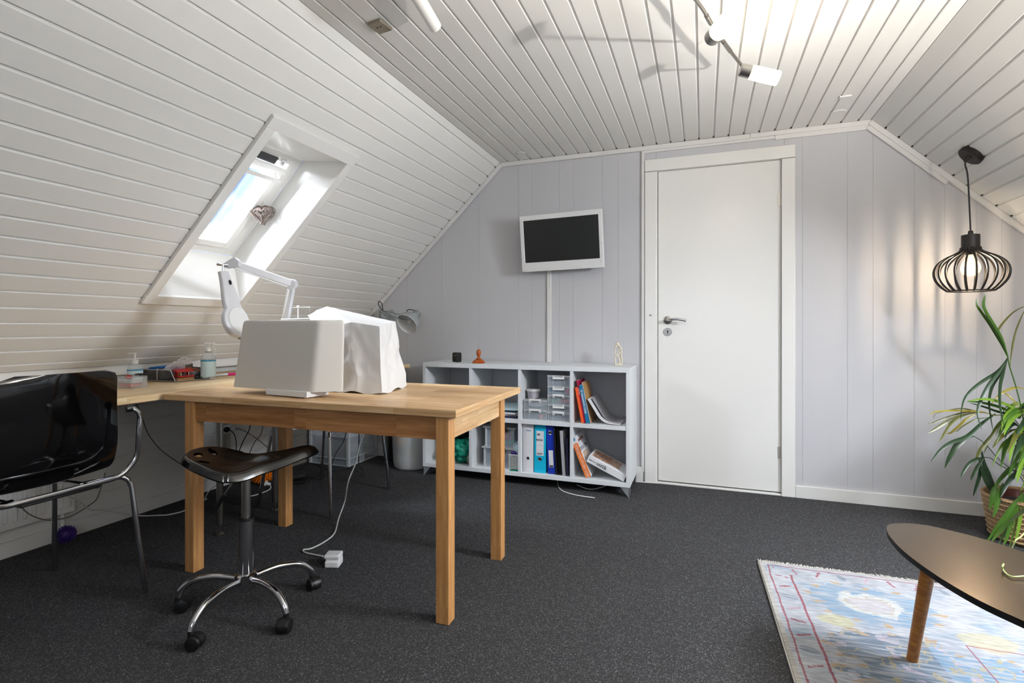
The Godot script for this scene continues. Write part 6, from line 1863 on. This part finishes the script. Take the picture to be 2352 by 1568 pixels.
	for k in 62:          # the dense heart of the plant and what hangs on beyond the frame
		var bx0 := rng.randf_range(2330, 2420)
		var by := rng.randf_range(930, 1090)
		var left := rng.randf() < 0.5
		var l := rng.randf_range(50, 120)
		var dir := -1.0 if left else 1.0
		var px := []
		for s in 6:
			var f := s / 5.0
			px.append(bx0 + dir * l * 0.6 * f)
			px.append(by - 22.0 * sin(f * 2.2) + l * 0.75 * f * f)
		a.call(["leaf_green", "leaf_light", "leaf_dark", "leaf_green", "leaf_olive"][k % 5], rng.randf_range(7, 13), rng.randf_range(-0.25, 0.16), px)
	for e in L:
		var px: Array = e[3]
		var pts := []
		var n := px.size() / 2
		for i in n: pts.append(at(px[i * 2], px[i * 2 + 1], D + e[2] * float(i) / (n - 1)) - c)
		var p := bend(pts, 4)
		var m := MB.new()
		var wid: float = e[1] * D / F * 0.5
		var q := p.size()
		var sd := rng.randf_range(-0.6, 0.6)
		var prev := []
		var pn := []
		for i in q:
			var f := float(i) / (q - 1)
			var tan_: Vector3 = (p[mini(i + 1, q - 1)] - p[maxi(i - 1, 0)]).normalized()
			var view := Basis(Vector3.UP, YAW) * Vector3(sd * 0.5, 0.5, 1).normalized()
			var sidev := tan_.cross(view).normalized()
			var nr := sidev.cross(tan_).normalized()
			var w := wid * (0.25 + 0.75 * smoothstep(0.0, 0.35, f)) * (1.0 - pow(f, 3.0)) + 0.0005
			var row := [p[i] - sidev * w + nr * w * 0.25, p[i] - nr * w * 0.12, p[i] + sidev * w + nr * w * 0.25]
			var rn := [(nr + sidev * 0.3).normalized(), nr, (nr - sidev * 0.3).normalized()]
			if i > 0:
				for s in 2:
					m.tri(prev[s], row[s], row[s + 1], pn[s], rn[s], rn[s + 1])
					m.tri(prev[s], row[s + 1], prev[s + 1], pn[s], rn[s + 1], pn[s + 1])
			prev = row; pn = rn
		put("leaf", m.mesh(), M[e[0]], t)
	for e in [[[2314, 813, 2318, 838, 2328, 870, 2338, 905, 2348, 950, 2365, 1050, 2375, 1150], "leaf_green", 2.6], [[2276, 953, 2310, 955, 2340, 975, 2362, 1040, 2380, 1150], "leaf_olive", 2.0], [[2236, 1001, 2262, 1018, 2290, 1050, 2320, 1075, 2352, 1095, 2380, 1150], "leaf_dark", 1.6], [[2258, 1050, 2275, 1052, 2292, 1065, 2310, 1075, 2340, 1090, 2378, 1150], "leaf_dark", 1.8], [[2352, 1135, 2365, 1115, 2378, 1120, 2385, 1150], "leaf_green", 2.6], [[2385, 1150, 2380, 1050, 2375, 960], "leaf_green", 4.0], [[2395, 1150, 2402, 1040, 2415, 950], "leaf_green", 4.0], [[2372, 1150, 2362, 1080, 2352, 1010], "leaf_green", 5.0]]:
		var pts := []
		var px: Array = e[0]
		for i in px.size() / 2: pts.append(at(px[i * 2], px[i * 2 + 1], D) - c)
		put("stem", tb(bend(pts, 5), e[2] * D / F * 0.5, 8), M[e[1]], t)
	# a pale runner that has come to rest on the bronze table
	var run := [at(2360, 1215, 1.75), at(2345, 1232, 1.70), at(2331, 1243, 1.68), at(2318, 1275, 1.68), on_y(2304, 1297, 0.408), on_y(2303, 1306, 0.405), on_y(2311, 1317, 0.404), on_y(2325, 1324, 0.405), on_y(2350, 1323, 0.407), on_y(2375, 1320, 0.41)]
	var rel := []
	for p in run: rel.append(p - c)
	put("runner", tb(bend(rel, 5), 0.0022, 8), M.stem_pale, t)


# ------------------------------------------------------------------ low left wall, things on the floor, cables
func cable(called: String, label: String, pts: Array, r: float, m: Material) -> void:
	solo(called, _tube_mb(bend(pts, 7), r, 8), m, label, "cable")


func build_floor_things() -> void:
	var r := thing("radiator", "white ribbed panel radiator on the low wall behind the black chair", "radiator", Vector3(-2.60, 0.13, 2.5))
	put("panel", bx(Vector3(-0.012, 0.23, 0), Vector3(0.022, 0.46, 1.22), 0.006), M.white_gloss, r)
	var ribm := MB.new()
	ribm.box(Vector3.ZERO, Vector3(0.014, 0.40, 0.017), 0.0065, Basis(), 2)
	var rm := ribm.mesh()
	for k in 34: put("rib", rm, M.white_gloss, r, Transform3D(Basis(), Vector3(-0.002, 0.23, -0.583 + k * 0.0353)))
	put("valve_pipe", tb([Vector3(-0.01, 0.02, -0.56), Vector3(-0.01, -0.128, -0.56)], 0.008, 10), M.white_gloss, r)
	var tk := solo("wall_duct", _box_mb(Vector3(KX + 0.015, 0.40, 1.0), Vector3(0.026, 0.66, 0.03), 0.002), M.grey_box, "upright grey white cable duct on the low wall under the desk", "duct")
	var so := thing("wall_socket", "white wall socket block with a black and a white plug under the desk", "socket", Vector3(KX + 0.03, 0.372, 1.03))
	put("block", bx(Vector3(0.014, 0, 0.0), Vector3(0.034, 0.055, 0.085), 0.006), M.white_plastic, so)
	for e in [[0.022, M.rubber], [-0.022, M.white_plastic]]:
		put("plug", lt([Vector2(0, 0), Vector2(0.0175, 0), Vector2(0.0175, 0.014), Vector2(0.010, 0.022), Vector2(0.006, 0.032), Vector2(0, 0.032)], 20, Transform3D(Basis(Vector3.BACK, -PI / 2), Vector3(0.031, 0, e[0]))), e[1], so)
	var pz := Vector3(KX + 0.09, 0.372, 1.03)
	cable("cable", "black cable drooping from the socket block under the desk", [pz + Vector3(0, 0, 0.022), pz + Vector3(0.03, -0.03, 0.01), pz + Vector3(0.035, -0.12, 0.0), pz + Vector3(0.03, -0.36, 0.02)], 0.003, M.cable_black)
	cable("cable", "grey cable running from the white plug down to the right under the desk", [pz + Vector3(0, 0, -0.022), pz + Vector3(0.04, -0.02, -0.06), pz + Vector3(0.05, -0.13, -0.2), pz + Vector3(0.06, -0.28, -0.34), pz + Vector3(0.08, -0.365, -0.36)], 0.003, M.cable_grey)
	cable("cable", "black cable hanging from under the desk beside the steel leg", [at(577, 950, 3.2), at(573, 985, 3.2), at(560, 1010, 3.2), at(545, 1045, 3.2), at(520, 1100, 3.1)], 0.003, M.cable_black)
	cable("cable", "thin dark grey cable hanging in an S shape right of the black hanging cable", [at(606, 960, 3.2), at(600, 995, 3.2), at(585, 1015, 3.2), at(574, 1040, 3.2), at(560, 1090, 3.2)], 0.0026, M.cable_grey)
	cable("cable", "brown grey cable hanging in a bow along the low wall beside the work table leg", [on_x(312, 925, -2.60), on_x(325, 955, -2.60), on_x(340, 995, -2.60), on_x(365, 1028, -2.60), on_x(395, 1052, -2.60), on_x(430, 1075, -2.60)], 0.0032, M.cable_grey)
	cable("cable", "thin grey cable looping below the radiator behind the black chair", [on_x(242, 1085, -2.57), on_x(225, 1140, -2.57), on_x(205, 1160, -2.57), on_x(160, 1186, -2.57), on_x(110, 1194, -2.57), on_x(70, 1182, -2.57), on_x(45, 1160, -2.57)], 0.0028, M.cable_grey)
	cable("cable", "white cable from the radiator along the baseboard to behind the work table leg", [on_x(155, 1138, -2.55), on_x(185, 1152, -2.55), on_x(207, 1170, -2.56), on_x(245, 1172, -2.58), on_x(280, 1179, -2.59), on_y(325, 1184, 0.006), on_y(365, 1183, 0.005), on_y(390, 1181, 0.005), on_y(430, 1170, 0.005), on_y(475, 1145, 0.005)], 0.0034, M.cable_white)
	cable("cable", "white cable rising from the floor behind the front table leg to the socket", [on_y(466, 1155, 0.005), at(478, 1130, 2.9), at(495, 1115, 3.0), at(512, 1108, 3.0), at(515, 1103, 3.0), at(530, 1097, 3.0), at(545, 1082, 3.0), at(552, 1060, 3.05)], 0.003, M.cable_white)
	cable("cable", "long white cable from the table down to the white adaptor on the carpet", [at(840, 985, 2.72), at(826, 1022, 2.68), at(818, 1060, 2.64), at(800, 1105, 2.58), on_y(792, 1150, 0.10), on_y(778, 1190, 0.03), on_y(768, 1224, 0.006), on_y(745, 1244, 0.005), on_y(715, 1259, 0.005), on_y(697, 1262, 0.005), on_y(700, 1268, 0.005), on_y(720, 1273, 0.006), on_y(742, 1277, 0.008)], 0.0034, M.cable_white)
	cable("cable", "black cable hanging from the work table down to the carpet near the crate", [at(797, 988, 3.2), at(788, 1015, 3.2), at(772, 1040, 3.2), at(762, 1065, 3.2), on_y(752, 1087, 0.006)], 0.0028, M.cable_black)
	cable("cable", "black cable lying in waves on the carpet before the clear crate", [on_y(690, 1078, 0.005), on_y(712, 1064, 0.005), on_y(735, 1070, 0.005), on_y(765, 1082, 0.005), on_y(795, 1076, 0.005), on_y(818, 1080, 0.005), on_y(835, 1090, 0.005), at(832, 1078, 3.1), at(824, 1060, 3.05), at(825, 990, 2.9)], 0.0028, M.cable_black)
	cable("cable", "white cable with a plug lying behind the stool column", [on_y(620, 1113, 0.02), on_y(622, 1120, 0.006), on_y(615, 1126, 0.005), on_y(600, 1132, 0.005), on_y(585, 1137, 0.005), on_y(570, 1140, 0.005)], 0.0034, M.cable_white)
	var pl := thing("loose_plug", "white plug lying on the carpet between the orange ball and the stool", "plug", on_y(612, 1110, 0.018), 0.6)
	put("face", lt([Vector2(0, 0), Vector2(0.018, 0), Vector2(0.018, 0.010), Vector2(0, 0.012)], 20, Transform3D(Basis(Vector3.BACK, PI / 2 - 0.3), Vector3.ZERO)), M.white_plastic, pl)
	put("grip", lt([Vector2(0, 0), Vector2(0.012, 0), Vector2(0.008, 0.026), Vector2(0, 0.027)], 16, Transform3D(Basis(Vector3.BACK, -PI / 2 - 0.3), Vector3.ZERO)), M.white_plastic, pl)
	cable("cable", "white cable end curling out on the carpet under the cube shelf", [on_y(1281, 1100, 0.006), on_y(1281, 1112, 0.005), on_y(1287, 1123, 0.005), on_y(1302, 1131, 0.005), on_y(1330, 1138, 0.005), on_y(1366, 1143, 0.005)], 0.0034, M.cable_white)
	cable("cable", "pale cable hanging in a shallow arc under the cube shelf's right end", [on_y(1325, 1113, 0.02), on_y(1345, 1121, 0.006), on_y(1362, 1123, 0.006), on_y(1380, 1119, 0.01), on_y(1392, 1115, 0.03)], 0.0028, M.cable_white)
	cable("cable", "white cable running along the wall from the shelf to the door casing", [Vector3(-0.30, 0.006, 0.03), Vector3(-0.18, 0.006, 0.035), Vector3(-0.09, 0.006, 0.03), Vector3(0.0, 0.006, 0.02)], 0.0034, M.cable_white)
	var ad := thing("floor_adaptor", "white power adaptor lying on the carpet at the end of the long white cable", "adaptor", on_y(765, 1300, 0.0), 0.35)
	put("lower_body", bx(Vector3(0, 0.014, -0.01), Vector3(0.062, 0.028, 0.06), 0.006, Basis(), 2), M.white_plastic, ad)
	put("middle_body", bx(Vector3(0, 0.030, -0.014), Vector3(0.060, 0.016, 0.05), 0.005, Basis(), 2), M.white_plastic, ad)
	put("upper_body", bx(Vector3(-0.002, 0.044, -0.012), Vector3(0.066, 0.017, 0.056), 0.006, Basis(), 2), M.white_plastic, ad)
	# spiky massage balls
	ball_("massage_ball", "small purple spiky ball on the carpet at the low wall, behind the chair leg", Vector3(-2.575, 0.040, 1.945), 0.032, M.purple, 150, 0.011, 0.003)
	ball_("massage_ball", "large orange knobbed roller ball behind the stool, under the desk", Vector3(-2.44, 0.088, 0.90), 0.082, M.ball_orange, 320, 0.007, 0.0055)
	var fp := thing("foot_pedal", "black sewing machine foot pedal on the carpet beside the orange ball", "pedal", Vector3(-2.25, 0.0, 0.80), 0.5)
	put("base", bx(Vector3(0, 0.012, 0), Vector3(0.15, 0.022, 0.12), 0.006, Basis(), 2), M.rubber, fp)
	put("plate", bx(Vector3(0, 0.034, 0), Vector3(0.13, 0.012, 0.10), 0.004, Basis(Vector3.BACK, 0.12)), M.black_plastic, fp)
	# clear crate of dolls' things and a dark box beside it
	var cr := thing("clear_crate", "large clear plastic crate with ribbed rim on the carpet under the desk", "crate", Vector3(-2.335, 0, 0.20))
	var cw := 0.365
	var cd := 0.37
	var ch := 0.262
	var m := MB.new()
	m.box(Vector3(0, 0.003, 0), Vector3(cw - 0.03, 0.004, cd - 0.03))
	for s in [-1, 1]:
		m.box(Vector3(s * (cw / 2 - 0.012), ch / 2, 0), Vector3(0.003, ch, cd - 0.024))
		m.box(Vector3(0, ch / 2, s * (cd / 2 - 0.012)), Vector3(cw - 0.024, ch, 0.003))
	put("wall", m.mesh(), M.clear_plastic, cr)
	var rb := MB.new()
	for y in [0.006, 0.058, 0.215, ch - 0.004]:
		for s in [-1, 1]:
			rb.box(Vector3(0, y, s * (cd / 2 - 0.005)), Vector3(cw, 0.006, 0.012), 0.002)
			rb.box(Vector3(s * (cw / 2 - 0.005), y, 0), Vector3(0.012, 0.006, cd), 0.002)
	for s in [-1, 1]:
		for u in [-1, 1]:
			rb.box(Vector3(s * (cw / 2 - 0.012), ch / 2, u * (cd / 2 - 0.012)), Vector3(0.022, ch, 0.022), 0.004)
		for x in [0.0]:
			rb.box(Vector3(x, 0.238, s * (cd / 2 - 0.006)), Vector3(0.005, 0.045, 0.010))
			rb.box(Vector3(x, 0.032, s * (cd / 2 - 0.006)), Vector3(0.005, 0.05, 0.010))
			rb.box(Vector3(s * (cw / 2 - 0.006), 0.238, x), Vector3(0.010, 0.045, 0.005))
			rb.box(Vector3(s * (cw / 2 - 0.006), 0.032, x), Vector3(0.010, 0.05, 0.005))
	put("rib", rb.mesh(), M.frosted, cr)
	lump("grey_filling", "grey wool filling seen inside the large clear crate", "filling", Vector3(-2.335, 0.10, 0.20), Vector3(0.15, 0.085, 0.15), M.cable_grey, 95, 0.2)
	lump("white_filling", "pale packet in the upper part of the large clear crate", "packet", Vector3(-2.31, 0.20, 0.24), Vector3(0.08, 0.035, 0.08), M.grey_paper, 96, 0.3)
	var db := thing("grey_case", "dark grey box standing against the low wall left of the clear crate", "box", Vector3(-2.585, 0, 0.47))
	put("body", bx(Vector3(0, 0.11, 0), Vector3(0.08, 0.22, 0.26), 0.008), M.cable_grey, db)
	put("lid", bx(Vector3(0, 0.235, 0), Vector3(0.088, 0.03, 0.27), 0.006), M.cable_grey, db)
	# frosted bin of scraps, dark sheets next to it
	var bn := thing("frosted_bin", "frosted round bin full of grey and yellow scraps left of the cube shelf", "bin", Vector3(-1.73, 0, 0.20))
	put("wall", lt([Vector2(0, 0.002), Vector2(0.118, 0.002), Vector2(0.132, 0.014), Vector2(0.139, 0.05), Vector2(0.148, 0.30), Vector2(0.152, 0.305), Vector2(0.150, 0.309), Vector2(0.1455, 0.30), Vector2(0.1365, 0.05), Vector2(0.128, 0.014), Vector2(0, 0.006)], 44), M.frosted, bn)
	for e in [["yellow_scrap", "mustard yellow cloth pressed against the frosted bin's wall", Vector3(-1.77, 0.205, 0.275), Vector3(0.062, 0.048, 0.045), M.mustard, 101], ["grey_scrap", "dark grey cloth in the middle of the frosted bin", Vector3(-1.74, 0.145, 0.255), Vector3(0.085, 0.035, 0.055), M.cable_grey, 102], ["grey_scrap", "grey striped cloth low at the right in the frosted bin", Vector3(-1.69, 0.11, 0.265), Vector3(0.062, 0.042, 0.045), M.beige_box, 103], ["white_scrap", "white cloth at the bottom of the frosted bin", Vector3(-1.755, 0.062, 0.245), Vector3(0.095, 0.048, 0.07), M.paper, 104], ["white_scrap", "pale cloth at the top right in the frosted bin", Vector3(-1.69, 0.22, 0.25), Vector3(0.06, 0.045, 0.06), M.label_pale, 105]]:
		lump(e[0], e[1], "cloth", e[2], e[3], e[4], e[5], 0.15)
	var roll := thing("dark_sheets", "dark sheets of card standing upright between crate and frosted bin", "card", Vector3(-1.985, 0, 0.09))
	for k in 3: put("sheet", bx(Vector3(-0.03 + k * 0.028, 0.165, 0.0), Vector3(0.006, 0.33, 0.12), 0.001, Basis(Vector3.UP, 0.2)), [M.black_plastic, M.cable_grey, M.rubber][k], roll)
	# wicker heart under the roof window
	build_heart()


func ball_(called: String, label: String, c: Vector3, r: float, m: Material, spikes: int, len: float, sr: float) -> void:
	var t := thing(called, label, "ball", c)
	put("core", _ball(Vector3.ZERO, Vector3.ONE * r, Basis(), 28), m, t)
	var s := MB.new()
	for k in spikes:
		var y := 1.0 - 2.0 * (k + 0.5) / spikes
		var a := k * 2.399963
		var q := sqrt(1.0 - y * y)
		var d := Vector3(cos(a) * q, y, sin(a) * q)
		s.tube([d * (r - 0.003), d * (r + len * 0.55), d * (r + len)], sr, 6, [sr * 1.2, sr * 0.75, sr * 0.25], true)
	var o := put("spikes", s.mesh(), m, t)
	o.set_meta("kind", "stuff")


func build_heart() -> void:
	var c := at(604, 490, 2.80)
	var t := thing("wicker_heart", "brown grey wicker heart hanging on a string below the roof window", "ornament", c)
	var tw := MB.new()
	rng.seed = 9
	# twigs wound over a swollen heart shape
	var R := Basis(Vector3.UP, YAW + 0.15)
	var hp := func(a: float, f: float, side: float) -> Vector3:
		var x := pow(sin(a), 3.0) * 0.055
		var y := (13.0 * cos(a) - 5.0 * cos(2 * a) - 2.0 * cos(3 * a) - cos(4 * a)) / 16.0 * 0.057 - 0.002
		var th := sqrt(maxf(0.0, 1.0 - f * f)) * 0.026 * side
		return R * Vector3(x * f, y * f, th)
	for k in 150:
		var p := []
		var a := rng.randf() * TAU
		var sp := rng.randf_range(0.5, 1.3) * (1 if rng.randf() < 0.5 else -1)
		var f0 := rng.randf_range(0.15, 1.0)
		var f1 := rng.randf_range(0.15, 1.0)
		var side := 1.0 if rng.randf() < 0.6 else -1.0
		for i in 8:
			var u := i / 7.0
			var f := lerpf(f0, f1, u)
			p.append(hp.call(a + sp * u, minf(f * (1.0 + 0.06 * sin(u * 9.0 + k)), 1.02), side))
		tw.tube(p, 0.0012, 4, [], false)
	for k in 6:
		var p := []
		for i in 41: p.append(hp.call(TAU * i / 40.0, 0.98 + 0.02 * sin(i + k * 2.0), 1.0) + Vector3(0, 0, (k - 2.5) * 0.006))
		tw.tube(p, 0.0015, 5, [], false)
	var o := put("twigs", tw.mesh(), mat("twig", Color(0.40, 0.34, 0.31), 0.7), t)
	o.set_meta("kind", "stuff")
	var top := at(604, 384, 2.80) - c
	put("string", tb([Vector3(0, 0.03, 0), top], 0.0011, 6), M.kraft, t)
	put("bow", tb(bend([top + Vector3(-0.016, -0.003, 0), top + Vector3(-0.006, 0.008, 0.003), top, top + Vector3(0.008, 0.012, 0), top + Vector3(0.016, 0.0, 0.004)], 4), 0.0016, 6), M.kraft, t)


# added fill lamp out of view, brightens the ceiling: open bowl, bulb inside
func build_added_uplighter() -> void:
	var c := Vector3(1.80, 0, 2.55)
	var t := thing("added_uplighter", "added steel uplighter out of view under the right slope, fill light for the ceiling", "lamp", c)
	put("base", lt([Vector2(0, 0), Vector2(0.13, 0), Vector2(0.13, 0.012), Vector2(0.02, 0.02), Vector2(0, 0.02)], 36), M.steel, t)
	put("pole", tb([Vector3(0, 0.015, 0), Vector3(0, 1.18, 0)], 0.011, 14), M.steel, t)
	put("bowl", lt([Vector2(0, 1.175), Vector2(0.05, 1.18), Vector2(0.13, 1.225), Vector2(0.165, 1.29), Vector2(0.161, 1.292), Vector2(0.126, 1.229), Vector2(0.05, 1.186), Vector2(0, 1.182)], 40), M.white_plastic, t)
	put("bulb", _ball(Vector3(0, 1.235, 0), Vector3(0.03, 0.03, 0.03), Basis(), 20), glow("added_fill_glow", Color(1.0, 0.97, 0.93), 3.0), t)
	var l := OmniLight3D.new()
	l.name = "added_fill_light"
	add_child(l)
	l.position = c + Vector3(0, 1.235, 0)
	l.light_color = Color(1.0, 0.98, 0.95)
	l.light_energy = FILL_UPLIGHT
	l.light_size = 0.03
	l.omni_range = 8.0
	l.omni_attenuation = 2.0
	l.shadow_enabled = true


# ------------------------------------------------------------------ light, camera, and all of it
const SKYE := 1.15
const LEFT_LIGHT := 26.0
const RIGHT_LIGHT := 11.0
const BACK_LIGHT := 1.4
const SPOT := 0.05
const PENDANT := 0.17
const FILL_UPLIGHT := 6.8


func area(called: String, where: Vector3, towards: Vector3, size: Vector2, energy: float, c: Color, up := Vector3.UP) -> void:
	var l := AreaLight3D.new()
	l.name = called
	add_child(l)
	l.position = where
	l.basis = Basis.looking_at(towards, up)
	l.area_size = size
	l.light_energy = energy
	l.light_color = c
	l.shadow_enabled = true
	l.area_range = 12.0


func _ready() -> void:
	rng.seed = 1
	# camera: level, the lens shifted, looking 20 degrees left of the gable
	var cam := Camera3D.new()
	cam.name = "camera"
	add_child(cam)
	cam.position = EYE
	cam.rotation.y = YAW
	var near := 0.05
	cam.set_frustum(1568.0 / F * near, Vector2(0, (PY - 784.0) / F * near), near, 60.0)
	cam.current = true
	# sky and exposure
	var env := Environment.new()
	env.background_mode = Environment.BG_SKY
	var sky := Sky.new()
	var sm := PanoramaSkyMaterial.new()
	sm.panorama = sky_picture()
	sm.energy_multiplier = SKYE
	sky.sky_material = sm
	env.sky = sky
	env.tonemap_mode = Environment.TONE_MAPPER_LINEAR
	env.tonemap_exposure = 1.06
	env.sdfgi_enabled = true
	env.ssao_enabled = true
	env.ssil_enabled = true
	var we := WorldEnvironment.new()
	we.name = "world"
	we.environment = env
	add_child(we)
	# area lights for daylight at both roof windows and an unseen rear window
	var day := Color(0.93, 0.96, 1.0)
	var ln := Vector3(sin(SLOPE), -cos(SLOPE), 0)           # into the room through the left slope
	var lp := Vector3(LX, H, 0) + Vector3(-cos(SLOPE), -sin(SLOPE), 0) * 1.0 - ln * 0.9
	area("roof_window_daylight", Vector3(lp.x, lp.y, 1.95), ln, Vector2(1.05, 0.9), LEFT_LIGHT, day, Vector3.BACK)
	var rn := Vector3(-sin(RSLOPE), -cos(RSLOPE), 0)
	var rp := Vector3(RX, H, 0) + Vector3(cos(RSLOPE), -sin(RSLOPE), 0) * 1.01 - rn * 0.16
	area("roof_window_daylight_right", Vector3(rp.x, rp.y, 1.5495), rn, Vector2(0.46, 0.66), RIGHT_LIGHT, day, Vector3.BACK)
	area("unseen_window_daylight", Vector3(0.1, 1.35, ZF - 0.03), Vector3(0, 0, -1), Vector2(1.5, 0.9), BACK_LIGHT, day)
	make_materials()
	rng.seed = 1
	build_room()
	build_table()
	build_desk()
	build_shelf()
	build_chairs()
	build_stool()
	build_coffee_table()
	build_rug()
	build_covers()
	build_tv()
	build_wall_lamp()
	build_pendant()
	build_spots()
	build_added_uplighter()
	build_magnifier()
	build_palm()
	build_shelf_contents()
	build_desk_things()
	build_floor_things()
